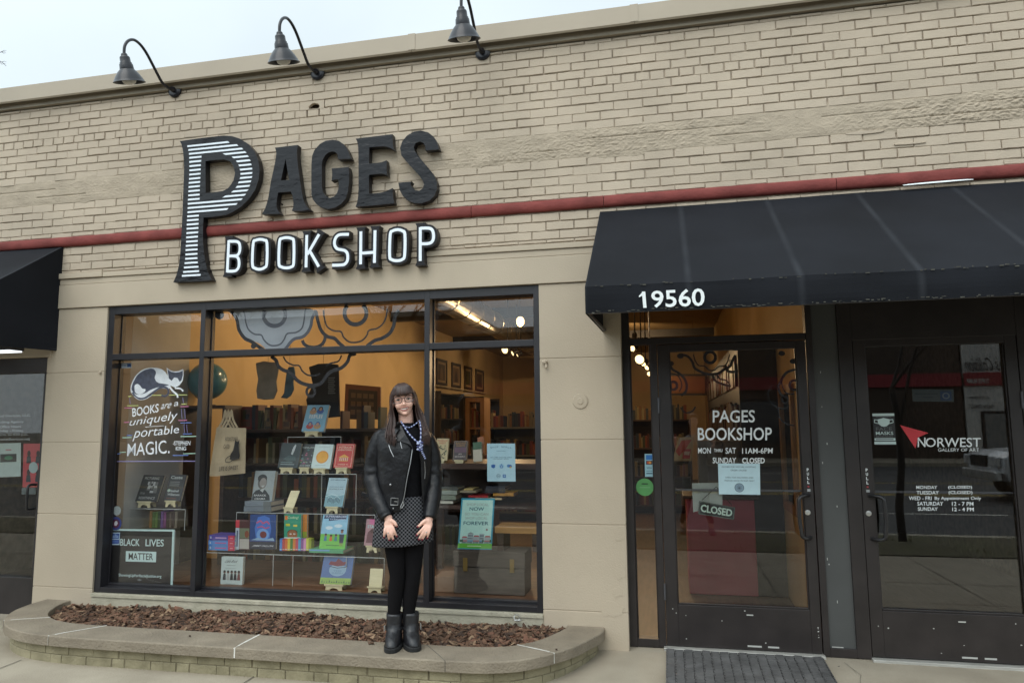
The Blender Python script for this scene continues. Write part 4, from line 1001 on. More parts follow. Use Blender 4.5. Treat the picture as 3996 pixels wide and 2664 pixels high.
def b11(f, mb, ms):
    f.rect(mb, .0,.0,1,.42, .0003, mi(ms,110,185,75)); f.poly(mb, [(.05,.86),(.9,.93),(.97,1.0),(.1,.97)], .0006, mi(ms,40,55,90)); f.poly(mb, [(.25,.80),(.93,.86),(.93,.93),(.25,.87)], .0007, mi(ms,40,55,90))
    f.text(mb, 'SUPERHEROES', .12,.905,.92,.965, .0010, mi(ms,195,205,225), .03, .0); f.text(mb, 'are Everywhere', .3,.825,.9,.875, .0010, mi(ms,195,205,225), .02)
    for (u, v, h, c1) in ((.2,.22,.2,(70,120,150)),(.41,.22,.17,(205,110,60)),(.6,.22,.19,(75,130,140))):
        f.poly(mb, [(u-.06,v),(u+.06,v),(u+.04,v+h*.7),(u-.04,v+h*.7)], .0008, mi(ms,*c1)); f.disc(mb, u, v+h*.85, .05,.036, .0010, mi(ms,150,100,75), 12); f.disc(mb, u, v+h*.95, .05,.026, .0012, mi(ms,60,40,35), 12)
    f.poly(mb, [(.76,.16),(.9,.16),(.92,.42),(.72,.42)], .0008, mi(ms,45,50,70)); f.disc(mb, .82,.49,.055,.045, .0010, mi(ms,150,100,75), 12); f.disc(mb, .82,.535,.06,.03, .0012, mi(ms,70,45,40), 12); f.rect(mb, .78,.08,.81,.17, .0009, mi(ms,150,100,75)); f.rect(mb, .85,.08,.88,.17, .0009, mi(ms,150,100,75))
    f.rect(mb, .25,.08,.75,.105, .0006, mi(ms,70,120,60)); f.disc(mb, .3,.6,.14,.05, .0005, mi(ms,205,220,225)); f.disc(mb, .65,.66,.16,.05, .0005, mi(ms,200,218,225))
book(z8, quadp(1335,533,1602,540,1552,890,1295,885), YD+.02, 'tall blue and green picture book about everyday superheroes', (140,190,215), b11, easel=False)
flat_book(z8, 1192,1540, 928,893, YD-.035, .2, 'blue and green picture book lying flat in front of the superheroes book', (95,165,120), draw=lambda f, mb, ms: f.rect(mb, .0,.55,.6,1, .0004, mi(ms,120,165,205)))
def b12(f, mb, ms): f.rect(mb, .2,.8,.95,1, .0004, mi(ms,190,95,140)); f.text(mb, 'STAMPED', .1,.66,1.0,.77, .0007, mi(ms,150,205,205), .03); f.poly(mb, [(.1,.1),(.15,.5),(.35,.62),(.5,.5),(.7,.6),(.8,.45),(.85,.1)], .0006, mi(ms,110,70,75)); f.disc(mb, .4,.55,.12,.08, .0009, mi(ms,80,50,50))
book(z8, quadp(1782,586,1960,590,1925,862,1748,852), YD, 'pink and grey book half hidden by the woman\'s skirt', (165,125,130), b12)
def b13(f, mb, ms):
    k = mi(ms,50,50,55); f.text(mb, 'Little Book', .2,.80,.75,.9, .0006, k, .0, .2); f.rect(mb, .25,.7,.65,.71, .0006, k); f.rect(mb, .2,.6,.7,.61, .0006, mi(ms,150,165,165))
    for i in range(5):
        u = .17+.165*i; v = .2; f.poly(mb, [(u-.075,v),(u+.075,v),(u+.05,v+.22),(u-.05,v+.22)], .0006+.0002*(i%2), k if i != 1 else mi(ms,180,185,180)); f.disc(mb, u, v+.27, .06,.045, .0012, mi(ms,105,75,65), 12); f.disc(mb, u, v+.305, .055,.03, .0015, k, 12)
    f.poly(mb, [(.76,.2),(.9,.2),(.87,.42),(.8,.42)], .0009, mi(ms,130,80,75)); f.rect(mb, .25,.06,.65,.075, .0006, mi(ms,150,165,165))
book(z8, quadp(300,972,520,970,510,1270,288,1264), YE+.05, 'white book with five little drawn figures on the display floor', (205,220,215), b13, easel=False, th=.03)
def b14(f, mb, ms):
    f.rect(mb, 0,0,1,.22, .0003, mi(ms,140,170,80)); f.disc(mb, .52,.5,.28,.22, .0005, mi(ms,130,160,180), 26); f.poly(mb, [(.2,.68),(.5,.62),(.72,.66),(.78,.8),(.66,.78),(.5,.9),(.42,.78),(.25,.8)], .0008, mi(ms,115,45,55))
    f.line(mb, [(.24,.62),(.5,.565),(.78,.60),(.82,.65)], .005, .0010, mi(ms,40,35,45)); f.text(mb, 'THE', .38,.44,.66,.49, .0008, mi(ms,95,130,155), .02); f.text(mb, 'SLEIGH', .34,.36,.7,.42, .0008, mi(ms,95,130,155), .02)
    for i in range(12): f.poly(mb, [(.04+.08*i,.05),(.09+.08*i,.05),(.065+.08*i,.10+.05*(i%3 == 0))], .0006, mi(ms,45,75,60))
book(z8, quadp(1345,955,1655,962,1610,1255,1300,1245), YE+.02, 'blue picture book with a red sleigh before the moon on the display floor', (70,100,150), b14)
def b15(f, mb, ms):
    l, g = mi(ms,175,180,178), mi(ms,110,112,110); f.text(mb, 'PICTURING', .12,.83,.8,.93, .0006, l, .03); f.text(mb, 'RESISTANCE', .12,.08,.88,.18, .0006, l, .03)
    rq = random.Random(2)
    for i in range(18):
        u, v = rq.uniform(.08,.75), rq.uniform(.25,.68); f.rect(mb, u, v, u+rq.uniform(.06,.18), v+rq.uniform(.06,.16), .0006+.0001*i, (l, g)[i%2])
book(z6, quadp(1022,92,1166,102,1105,288,955,276), .42, 'black book with a grey photo collage about resistance, left of its neighbour', (52,54,54), b15)
def b16(f, mb, ms):
    l = mi(ms,190,200,198); f.text(mb, 'Caste', .1,.83,.8,.95, .0006, l, .01)
    for v in (.70,.63,.56): f.rect(mb, .12,v,.7,v+.03, .0006, mi(ms,120,125,122))
    f.disc(mb, .17,.38,.09,.06, .0006, mi(ms,170,190,175), 12); f.text(mb, 'Isabel', .28,.33,.75,.42, .0006, l, .02); f.text(mb, 'Wilkerson', .14,.19,.86,.28, .0006, l, .02); f.rect(mb, .12,.08,.7,.1, .0006, mi(ms,130,80,60))
book(z6, quadp(1208,96,1322,88,1278,282,1156,272), .42, 'black hardback with white serif title, right of the resistance book', (58,60,62), b16)
# clear box with thin books under them
Yb = .44; cs_ = [(150,110,60),(85,110,55),(95,120,60),(60,75,50),(110,80,130),(125,70,115),(70,55,50),(95,80,70),(80,65,60),(120,110,95)]
for i, c_ in enumerate(cs_):
    a, b = z6(1055+20*i, 470, Yb), z6(1055+20*i+18, 470, Yb); tp = z6(1055+20*i, 350+(i*7) % 9, Yb)
    t = thing('book', 'thin %s book in the clear rack under the two black books' % ('ochre','green','leaf green','dark olive','violet','plum','dark brown','taupe','umber','grey brown')[i], 'book', ((a.x+b.x)/2, Yb, a.z), 'thin books in the clear rack')
    MB().box(a.x, b.x, Yb, Yb+.14, a.z, tp.z).build('cover', ink(*c_), t, bevel=.001)
# acrylic tiers
def tier(z, x0, x1, y, Y0_, Y1_, legs, label, zdown):
    a, b = z(x0, y, Y0_), z(x1, y, Y0_); zt_ = min(a.z, b.z)-.002
    t = thing('acrylic_riser', label, 'display riser', ((a.x+b.x)/2, Y0_, zdown), 'clear acrylic risers in the window')
    MB().box(a.x, b.x, Y0_-.03, Y1_, zt_-.006, zt_).build('shelf', m_acr, t)
    mb = MB(); mb.box(a.x-.001, b.x+.001, Y0_-.032, Y0_-.0305, zt_-.006, zt_)
    for xx in [a.x, b.x]+[z(l, y, Y0_).x for l in legs]:
        mb.box(xx-.002, xx+.002, Y0_-.0325, Y0_-.028, zdown, zt_-.006)
    mb.build('edge_glint', m_edge, t)
    mb = MB()
    for xx in [a.x, b.x]: mb.box(xx-.002, xx+.002, Y0_-.028, Y1_, zdown, zt_-.0065)
    mb.build_each('side_panel', m_acr, t); return zt_
tier(z8, 130, 1975, 912, YD, .85, (850,1050,1590), 'long clear acrylic riser carrying the lower row of picture books', .197)
zC = tier(z8, 475, 1880, 508, YC, .85, (1335,), 'clear acrylic riser carrying the memoir and the empty easel', z8(1000, 912, YD).z)
tier(z8, 785, 1690, 116, YB, .85, (1340,), 'clear acrylic riser carrying the row of four slanted books', zC)
tier(z7, 745, 1150, 1178, YA, .95, (), 'small clear acrylic riser under the topmost book', z8(1200, 116, YB).z)
tier(z6, 940, 1330, 325, .42, .70, (), 'clear acrylic riser under the two black books', z6(1000, 474, .42).z)
tier(z6, 930, 1260, 474, .42, .70, (), 'low clear acrylic rack behind the black yard sign', .197)
# tote bags
def tote(dx, Y, label, printed=False):
    q = [(175+dx,1485),(405+dx,1462),(412+dx,1116),(235+dx,1110)]
    c = [z7(x, y, Y) for x, y in q]; t = thing('tote_bag', label, 'tote bag', (c[0]+c[1])/2, 'canvas tote bags hanging in the window')
    m_can = M('natural_canvas', (.42,.34,.22), .9, var=.12, scale=8, bump=.3, bscale=180)
    f = FR(*c); mb = MB(); n = 10
    for side in (0, 1):
        vs = []
        for i in range(n+1):
            for j in range(n+1):
                u, v = i/n, j/n; bulge = .022*math.sin(math.pi*u)*math.sin(math.pi*min(1, v*1.1+.02))+.004*noise.noise((u*5+dx, v*5, side))
                vs.append(f.pt(u, v, bulge if side == 0 else -bulge-.004))
        fs = [(i*(n+1)+j, (i+1)*(n+1)+j, (i+1)*(n+1)+j+1, i*(n+1)+j+1) for i in range(n) for j in range(n)]
        mb.add(vs, fs if side == 0 else [x[::-1] for x in fs])
    mb.build('bag', m_can, t, smooth=True)
    mb = MB(); hp = smooth_path([z7(252+dx,1112,Y), z7(285+dx,1050,Y+.01), z7(300+dx,985,Y+.02), z7(312+dx,1050,Y+.01), z7(345+dx,1114,Y)], 6)
    ribbon(mb, hp, .018, Vector((0,-1,0)), 0, push=(0,.002,0)); mb.build('handle', m_can, t)
    if printed:
        k = M('black_print_ink', (.02,.02,.02), .8, var=.1); pb = MB(); O = .027
        f.text(pb, 'BOOKSTORES', .25,.72,.75,.80, O, 0, .0); f.text(pb, 'CATS', .22,.56,.44,.65, O, 0, .0); f.text(pb, 'LIFE IS SWEET', .17,.10,.82,.19, O, 0, .0)
        f.poly(pb, [(.50,.33),(.62,.30),(.84,.33),(.86,.40),(.82,.50),(.80,.62),(.82,.74),(.765,.70),(.70,.71),(.65,.75),(.63,.62),(.60,.52),(.52,.44)], O+.001, 0)
        f.line(pb, [(.56,.42),(.42,.38),(.35,.33),(.37,.28),(.50,.27),(.60,.30)], .006, O+.0015, 0)
        pb.build('print', k, t)
tote(-48, .50, 'plain canvas tote bag hanging furthest left behind the others'); tote(-24, .47, 'plain canvas tote bag hanging in the middle of the bunch'); tote(0, .44, 'canvas tote bag printed with a black cat and words about bookstores', True)
# ------------------------------------------------------------------ entrance: transom, sidelight, two doors, grey panel
ent = bpy.data.objects.new('entrance_frame', None); COL.objects.link(ent); ent.parent = building
ent.location = Vector((.9, DY, BZ))-worldloc(building)
mb = MB(); e0, e1 = DY-.004, .17
mb.box(-.325, -.268, e0, e1, -.05, 2.53)
mb.box(-.120, -.073, e0, e1, -.04, 2.062); mb.box(-.268, .94, e0+.001, e1-.001, 2.062, 2.108)
mb.box(-.268, .94, e0+.001, e1-.001, 2.335, 2.53); mb.box(-.268, -.120, e0+.001, e1-.001, -.045, .008)
mb.box(.944, .985, e0, e1, -.045, 2.53)
mb.box(1.150, 1.238, e0, e1, -.045, 2.53); mb.box(1.238, 2.24, e0+.001, e1-.001, 2.045, 2.53); mb.box(2.24, 2.35, e0, e1, -.05, 2.53)
mb.box(.985, 1.150, e0+.001, e1, -.045, .01)
for x in (-.268, -.129): mb.box(x, x+.009, .112, .119, .008, 2.062)
mb.build('door_frame', m_dkbrown, ent, bevel=.002)
mb = MB(); mb.box(.986, 1.149, DY+.012, .16, .01, 2.53); mb.build('grey_infill_panel', m_grey, ent)
MB().box(-.272, -.116, .119, .125, .006, 2.064).build('sidelight_pane', GLZ, ent)
MB().box(-.27, .943, .119, .125, 2.106, 2.337).build('transom_pane', GLZ, ent)
mb = MB(); rq = random.Random(8)
for i in range(8):
    x, z = rq.uniform(1.0, 1.13), rq.uniform(.1, 1.9); mb.obox((x, DY+.0115, z), (.0015+.002*rq.random(),0,0), (0,.0006,0), (0,0,.003+.006*rq.random()))
mb.box(1.0, 1.07, DY+.011, DY+.0116, .012, .018); mb.build('paint_chips', M('pale_chip', (.45,.45,.42), .8, var=.1), ent)
m_thr = M('worn_threshold_metal', (.46,.45,.41), .5, metal=.3, var=.2, scale=14, stretch=(.4,6,6))
mb = MB()
mb.box(-.09, .95, DY-.045, .2, -.062, -.034); mb.box(1.235, 2.26, DY-.045, .2, -.066, -.036)
mb.build_each('threshold', m_thr, ent, bevel=.003)
MB().box(-.325, 2.36, DY-.075, .3, -.16, -.058).build('concrete_step', m_conc, building, bevel=.006)
m_steel = M('brushed_lock_metal', (.55,.55,.53), .35, metal=.8, var=.1)
m_hand = M('black_handle_metal', (.02,.019,.02), .28, var=.2)
def door(x0, x1, gx0, gx1, gz0, gz1, hx, name, hinge, ztop=2.056, zbot=-.03):
    d = bpy.data.objects.new('door', None); COL.objects.link(d); d.parent = building; d.location = Vector((x0, DY, zbot))-worldloc(building); d['label'] = name
    mb = MB(); a, b = DY, DY+.045
    mb.box(x0, gx0, a, b, zbot, ztop); mb.box(gx1, x1, a, b, zbot, ztop)
    mb.box(gx0, gx1, a+.0006, b-.0006, gz1, ztop); mb.box(gx0, gx1, a+.0006, b-.0006, zbot, gz0)
    for q in (gx0, gx1-.008): mb.box(q, q+.008, a+.012, b-.012, gz0, gz1)
    mb.box(gx0+.008, gx1-.008, a+.010, b-.012, gz0, gz0+.012)
    mb.build('door_leaf', m_dkbrown, d, bevel=.0025)
    MB().box(gx0-.003, gx1+.003, .119, .125, gz0-.003, gz1+.003).build('door_glass', GLZD if x0 < 1 else glass_mat('gallery_glass', .085, (.9,.9,.9)), d)
    s = 1 if hx > gx1-.1 else -1
    mb = MB(); zc = .865; zt, zb_ = zc+.135, zc-.145; xo = hx-s*.012
    hp = smooth_path([(hx, a+.002, zt), (hx-.03*s, a-.045, zt+.004), (xo-.055*s, a-.062, zt-.012), (xo-.062*s, a-.066, zt-.06), (xo-.064*s, a-.066, zc-.02), (xo-.058*s, a-.066, zb_+.06), (xo-.05*s, a-.062, zb_+.012), (hx-.03*s, a-.045, zb_), (hx, a+.002, zb_)], 5)
    mb.tube(hp, .0125, 10); mb.build('handle', m_hand, d, smooth=True)
    mb = MB(); lx = x1-.045 if s > 0 else x0+.032
    mb.lathe((lx, a, zc+.02), [(.001,.010),(.008,.010),(.009,.007),(.017,.006),(.019,.0)], 24, ax=(0,-1,0)); mb.build('lock_cylinder', m_steel, d)
    mb = MB()
    for zz in (.33, 1.62): mb.lathe((hinge, a-.006, zz), [(.008,-.055),(.008,.055)], 10, ax=(0,0,1), cap=True)
    mb.build_each('hinge', m_bar, d)
    MB().box(gx0, gx1, .1265, .134, zc+.152, zc+.166).build('crash_bar', m_bar, d)
    # PULL label running down the stile
    fx = (gx1+.028) if s > 0 else (gx0-.045); pb = MB()
    for i, ch in enumerate('PULL'):
        f = FR((fx, a-.0008, zc+.295-.028*i), (fx+.013, a-.0008, zc+.295-.028*i), (fx+.013, a-.0008, zc+.315-.028*i), (fx, a-.0008, zc+.315-.028*i)); f.text(pb, ch, 0,0,1,1, 0, 0, .03)
    for i in range(3): pb.box(fx-.004, fx+.017, a-.001, a-.0006, zc+.172-.006*i, zc+.1745-.006*i)
    pb.box(fx, fx+.011, a-.001, a-.0006, zc+.188, zc+.197, 1)
    pb.build('pull_label', [m_white, ink(190,60,70)], d)
    mb = MB(); rq = random.Random(int(x0*100)+50)
    xm = gx0+(gx1-gx0)*.53
    mb.box(xm-.004, xm+.04, a-.0012, a-.0004, gz0-.052, gz0-.044)
    for q0, q1 in ((.53,.62),(.66,.73)): mb.box(x0+(x1-x0)*q0, x0+(x1-x0)*q1, a-.0012, a-.0004, zbot+.02, zbot+.031)
    for i in range(12):
        x, z = rq.choice((rq.uniform(x0+.01, x1-.01), x1-.02)), rq.uniform(zbot+.03, gz0-.02); mb.obox((x, a-.0006, z), (.002+.003*rq.random(),0,0), (0,.0006,0), (0,0,.0015+.0025*rq.random()))
    mb.build('paint_chips', MATS['pale_chip'], d)
    return d
d1_ = door(-.070, .938, .014, .874, .246, 2.004, .905, 'bookshop door with white opening hours', -.072)
d2_ = door(1.242, 2.236, 1.318, 2.165, .262, 1.998, 1.285, 'gallery door with a red triangle', 2.238)
# ---------- lettering on the bookshop door
zd = Z(2400, 1150, 800, 1568); DG = .1183
def dz(x, y): return zd(x, y, .119)
lt = MB()
def dtext(s_, quad, m=0, bold=.02, z=zd, mb=None, Y=DG):
    q = [z(x, y, Y) for x, y in quad]; FR(*q).text(mb or lt, s_, 0,0,1,1, 0, m, bold)
dtext('PAGES', [(747,977),(1070,975),(1070,880),(747,882)], bold=.035)
dtext('BOOKSHOP', [(634,1112),(1198,1112),(1200,1013),(632,1016)], bold=.035)
dtext('MON', [(636,1213),(733,1212),(733,1168),(635,1170)], bold=.03); dtext('THRU', [(758,1201),(822,1201),(822,1177),(757,1177)], bold=.02); dtext('SAT', [(845,1214),(925,1213),(926,1168),(845,1168)], bold=.03)
dtext('11AM-6PM', [(973,1214),(1205,1212),(1207,1170),(972,1171)], bold=.025); dtext('SUNDAY', [(747,1287),(925,1288),(926,1243),(747,1243)], bold=.025); dtext('CLOSED', [(973,1288),(1145,1288),(1146,1245),(972,1245)], bold=.025)
lt.build('lettering', m_white, d1_)
# vinyl flowers on the door glass
fd = MB()
def dcurve(pts, w, n=8, z=zd, closed=False):
    P = smooth_path([z(x, y, .1262) for x, y in pts], n, closed)
    P = [Vector((p.x, .1262, p.z)) for p in P if .016 < p.x < .872 and .25 < p.z < 2.002]
    if len(P) > 1: ribbon(fd, P, w*1.75, Vector((0,-1,0)), 0)
def dring(cx, cy, r, w): dcurve([(cx+r*math.cos(R(a)), cy+r*math.sin(R(a))) for a in range(0, 361, 30)], w, 4)
dring(727, 478, 42, .012); dring(445, 695, 30, .011); dring(1372, 690, 36, .010); dring(1300, 800, 24, .006)
dcurve([(500,455),(555,470),(590,510),(610,560),(660,590),(700,605),(745,607),(790,600),(830,575),(880,545),(900,500),(920,460)], .010)
dcurve([(600,455),(612,500),(640,540),(685,545),(720,575),(760,575),(795,548),(840,540),(865,500),(875,455)], .005)
dcurve([(415,520),(440,570),(490,600),(530,640),(548,690),(540,740),(505,770)], .010); dcurve([(415,600),(470,610),(500,650),(510,700),(490,740)], .005)
dcurve([(745,610),(760,650),(800,675),(850,690),(885,700)], .009); dcurve([(845,540),(860,580),(900,590),(940,580)], .010); dcurve([(775,600),(800,640),(850,655),(880,690)], .005)
dcurve([(1375,570),(1320,590),(1290,620),(1270,660),(1250,700),(1262,750),(1290,780)], .010); dcurve([(1200,690),(1170,760),(1190,820),(1240,860),(1300,870),(1330,840)], .005); dcurve([(1160,500),(1175,460),(1215,440)], .009); dcurve([(1280,620),(1275,680),(1300,740),(1340,760),(1372,755)], .005)
dcurve([(500,860),(540,900),(590,890),(615,855)], .006); dcurve([(1250,870),(1260,940),(1310,985),(1372,1000)], .005)
for (cx, cy) in ((500,468),(425,525),(1275,448),(1362,508)):
    P = [zd(cx+26*math.cos(R(a)), cy+20*math.sin(R(a)), .1262) for a in range(0, 360, 24)]
    fd.poly([(min(max(p.x,.016),.872), .1262, min(p.z, 2.002)) for p in P])
fd.build('flower_ornament', m_vin, d1_)
# ---------- notices and stickers on the door and sidelight
def notice(f, mb, ms):
    k = mi(ms,70,85,100)
    for s_, u0, u1, v in (('CLOSED FOR INSTORE SHOPPING',.09,.90,.865),('ORDER ONLINE!',.30,.69,.755),('OPEN FOR DELIVERIES AND',.17,.84,.52),('PREPAID BOOK PICKUP ONLY',.15,.87,.42)): f.text(mb, s_, u0, v, u1, v+.05, .0003, k, .0)
    f.disc(mb, .5,.22,.115,.145, .0003, mi(ms,140,165,180), 24); f.ring(mb, .5,.22,.115,.145,.012,.015, .0005, k)
    for a in range(0, 360, 36): f.line(mb, [(.5,.2),(.5+.07*math.cos(R(a)),.22+.09*math.sin(R(a)))], .002, .0006, k)
def zfront(z): return lambda x, y, Y: z(x, y, Y)
sticker('notice', [(795,1524),(1111,1528),(1108,1290),(787,1288)], zd, 'white paper notice about instore shopping taped to the bookshop door', notice, (200,228,235), 'notice', y=.1170)
def cards(f, mb, ms):
    f.rect(mb, .15,.74,.85,.95, .0003, mi(ms,45,115,185)); f.rect(mb, .15,.53,.85,.70, .0003, mi(ms,60,35,40)); f.disc(mb, .4,.615,.16,.06, .0005, mi(ms,190,70,45)); f.disc(mb, .6,.615,.16,.06, .0007, mi(ms,205,140,60))
    f.text(mb, 'VISA', .2,.35,.8,.42, .0003, mi(ms,40,60,90), .02); f.rect(mb, .15,.12,.85,.17, .0003, mi(ms,60,90,110)); f.rect(mb, .15,.24,.85,.26, .0003, mi(ms,60,90,110))
sticker('sticker', [(230,1390),(298,1390),(294,1215),(226,1215)], zd, 'strip of payment card logos stuck on the narrow side window', cards, (150,190,200), y=.1178)
def grn(f, mb, ms):
    f.rect(mb, .32,.66,.68,.73, .0002, mi(ms,30,50,35)); f.rect(mb, .2,.46,.8,.52, .0002, mi(ms,110,165,110))
circ('sticker', 228, 1470, 67, zd, 'round green sticker on the narrow side window', [(85,150,85)], y=.1178, marks=grn)
z6d = Z(2400, 1850, 900, 1734)
t = thing('closed_sign', 'small hanging black sign reading CLOSED inside the bookshop door', 'sign', z6d(760, 320, .14))
q = [z6d(x, y, .135) for x, y in ((625,298),(895,342),(905,248),(632,200))]; f = FR(*q)
mb = MB(); mb.poly(q, push=-f.n*.004); f.line(mb, [(.02,.05),(.98,.05),(.98,.95),(.02,.95)], .003, .0006, 1, True); f.text(mb, 'CLOSED', .06,.22,.93,.8, .0008, 2, .03)
mb.build('board', [ink(28,34,32), ink(120,130,120), ink(205,228,215)], t)
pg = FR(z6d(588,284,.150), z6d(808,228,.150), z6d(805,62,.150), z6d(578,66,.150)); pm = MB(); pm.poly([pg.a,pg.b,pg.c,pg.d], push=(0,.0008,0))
tag(pm.build('grey_sheet', ink(165,172,165), org=pg.a), 'plain grey sheet behind the hanging closed sign', 'paper')  # plain grey rectangle behind the closed sign
mb = MB(); a, b, c = z6d(655,192,.133), z6d(762,92,.131), z6d(880,235,.133)
for p0, p1 in ((a, b), (b, c)):
    for i in range(16):
        s = (p0*(1-(i+.5)/16)+p1*((i+.5)/16)); d = (p1-p0)/16*.55; mb.tube([s-d, s+d], .0026 if i % 2 else .0018, 5)
mb.build('chain', ink(25,25,25), t)
# ---------- gallery door lettering
zn = Z(3150, 1150, 846, 1658); zn2 = Z(3150, 1850, 846, 1630); NG = .1183
gm = MB()
def ntext(s_, quad, m=0, bold=.015, z=zn): dtext(s_, quad, m, bold, z, gm, NG)
ntext('N', [(845,1163),(905,1163),(905,1090),(845,1090)], bold=.008); ntext('ORWEST', [(905,1163),(1328,1163),(1328,1092),(905,1092)], bold=.008)
ntext('GALLERY OF ART', [(1000,1197),(1314,1197),(1314,1172),(1002,1172)], bold=.0)
for s_, x0, x1, y0, y1 in (('MONDAY',820,978,110,84),('(CLOSED)',1060,1240,113,84),('TUESDAY',822,990,150,123),('(CLOSED)',1063,1243,154,123),('WED - FRI',765,935,193,165),('By Appointment Only',958,1308,198,166),('SATURDAY',828,1023,234,205),('12 - 7 PM',1088,1250,236,206),('SUNDAY',832,982,273,246),('12 - 4 PM',1090,1253,276,248)):
    ntext(s_, [(x0,y0),(x1,y0),(x1,y1),(x0,y1)], bold=.02, z=zn2)
P = [zn(x, y, NG) for x, y in ((710,996),(928,1055),(848,1090),(828,1175))]; gm.poly([(p.x, NG, p.z) for p in P], m=1)
gm.build('lettering', [m_white, M('red_vinyl', (.55,.035,.045), .45, var=.04)], d2_)
def mask(f, mb, ms):
    wh = mi(ms,205,225,222); g = mi(ms,95,98,98)
    f.rect(mb, .0,.905,1,.985, .0004, wh); f.rect(mb, .0,.015,1,.10, .0004, wh); f.rect(mb, .02,.13,.98,.21, .0004, wh); f.rect(mb, .08,.155,.9,.185, .0007, g)
    f.poly(mb, [(.22,.80),(.5,.845),(.78,.80),(.76,.66),(.62,.585),(.5,.565),(.38,.585),(.24,.66)], .0004, wh)
    for s in (-1, 1): f.line(mb, [(.5+s*.28,.785),(.5+s*.42,.79),(.5+s*.43,.70),(.5+s*.27,.67)], .0045, .0005, wh)
    f.text(mb, 'FACE', .12,.435,.86,.555, .0004, g, .04); f.text(mb, 'MASKS', .10,.315,.90,.415, .0004, wh, .03); f.text(mb, 'REQUIRED', .1,.225,.88,.285, .0004, g, .02); f.rect(mb, .15,.865,.85,.882, .0004, g)
sticker('sticker', [(515,1146),(680,1146),(665,902),(497,904)], zn, 'black and white face mask notice stuck on the gallery door', mask, (38,38,40), 'notice', y=.1178)
def park(f, mb, ms): f.rect(mb, .68,.12,.95,.85, .0004, mi(ms,70,110,165)); f.ring(mb, .815,.48,.09,.25,.03,.08, .0007, mi(ms,170,190,200)); f.rect(mb, .06,.58,.62,.68, .0004, mi(ms,80,100,110)); f.rect(mb, .25,.3,.5,.4, .0004, mi(ms,80,100,110))
sticker('notice', [(808,815),(1122,818),(1118,722),(800,722)], Z(3150,1150,846,1658), 'pale notice card standing inside behind the gallery door glass', park, (105,125,135), 'notice', y=.9)
# ------------------------------------------------------------------ the shop interior
m_ochre = M('ochre_wall_paint', (.56,.41,.21), .75, var=.10, scale=1.4, bump=.1, bscale=40)
m_pale = M('pale_inner_wall', (.50,.49,.45), .75, var=.05)
m_ceil = M('tan_ceiling', (.34,.24,.12), .8, var=.08)
m_floor = M('brown_shop_floor', (.13,.085,.055), .45, var=.25, scale=5, stretch=(6,.6,1))
m_dark = M('black_shelf_wood', (.020,.017,.016), .5, var=.2)
m_dkwood = M('dark_table_wood', (.050,.028,.020), .4, var=.3, scale=5, stretch=(1,5,5))
m_frame = M('picture_frame_wood', (.030,.020,.016), .45, var=.2)
RX0, RX1, RY1, RZ1 = -4.72, 1.04, 15.2, 3.46
MB().box(RX0, RX1, .30, RY1, -.20, -.05).build('shop_floor', m_floor, building)
MB().box(RX0-.1, 3.4, .16, RY1, RZ1, RZ1+.1).build('shop_ceiling', m_ceil, building)
MB().box(RX0-.1, RX0, 1.1, RY1, -.2, RZ1).build('inner_wall', m_ochre, building)
MB().box(RX0-.1, RX0+.05, .31, 1.1, -.2, RZ1).build('inner_wall', m_pale, building)
MB().box(RX0-.1, RX1, RY1, RY1+.1, -.2, RZ1).build('inner_wall', m_ochre, building)
MB().box(RX1-.06, RX1+.06, .17, RY1, -.2, RZ1).build('inner_wall', m_ochre, building)
MB().box(-7.2, 3.4, .155, .162, 2.54, RZ1).build('inner_wall', m_ceil, building)
MB().box(-.90, -.335, .242, .262, -.2, 2.54).build('inner_wall', m_ochre, building)
mb = MB(); mb.box(-4.62, -.93, 1.352, 1.40, -.15, .19); mb.build('display_platform_front', m_wood, building)
# roof and outer shell so that no light leaks in
MB().box(-7.2, 3.4, .35, 15.4, 3.62, 3.70).build('roof', M('grey_roofing', (.12,.12,.12), .9), building)
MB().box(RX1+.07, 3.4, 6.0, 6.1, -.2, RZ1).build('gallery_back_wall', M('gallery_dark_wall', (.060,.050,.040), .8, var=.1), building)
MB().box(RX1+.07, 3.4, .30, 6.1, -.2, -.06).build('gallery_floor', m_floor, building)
MB().box(3.3, 3.4, .02, 15.4, -.2, 3.62).build('outer_wall', m_mortar, building)
MB().box(-7.2, -7.1, .02, 15.4, -.2, 3.62).build('outer_wall', m_mortar, building)
MB().box(-7.2, 3.4, 15.31, 15.4, -.2, 3.62).build('outer_wall', m_mortar, building)
# ---------- lamps inside
m_bulb = M('lit_warm_bulb', (1.0,.70,.33), .5, var=0, emit=3.2)
def track_light(p, label, aim, power, r=.05, spot=True):
    p = Vector(p); aim = Vector(aim).normalized()
    t = thing('track_light', label, 'track light', p, 'lit track lights inside the shop')
    mb = MB(); mb.lathe(p-aim*.10, [(.02,-.02),(.035,0),(.045,.05),(r,.095),(r*.98,.098),(r*.8,.09),(.03,.02)], 18, ax=aim); mb.build('housing', m_dark, t)
    mb = MB(); mb.lathe(p-aim*.012, [(.0005,.006),(r*.55,.003),(r*.80,-.002)], 18, ax=aim); mb.build('bulb', m_bulb, t)
    mb = MB(); mb.tube([p-aim*.08, Vector((p.x,p.y,RZ1))-Vector((aim.x*.1,aim.y*.1,0))], .008, 6); mb.build('stem', m_dark, t)
    l = bpy.data.lights.new('track_light_lamp', 'SPOT'); l.energy = power; l.color = (1.0,.68,.36); l.spot_size = R(150); l.spot_blend = .8; l.shadow_soft_size = .06
    o = bpy.data.objects.new('lamp', l); COL.objects.link(o); o.parent = t; o.location = aim*.03
    o.rotation_euler = aim.to_track_quat('-Z','Y').to_euler()
    return t
PWR = 50
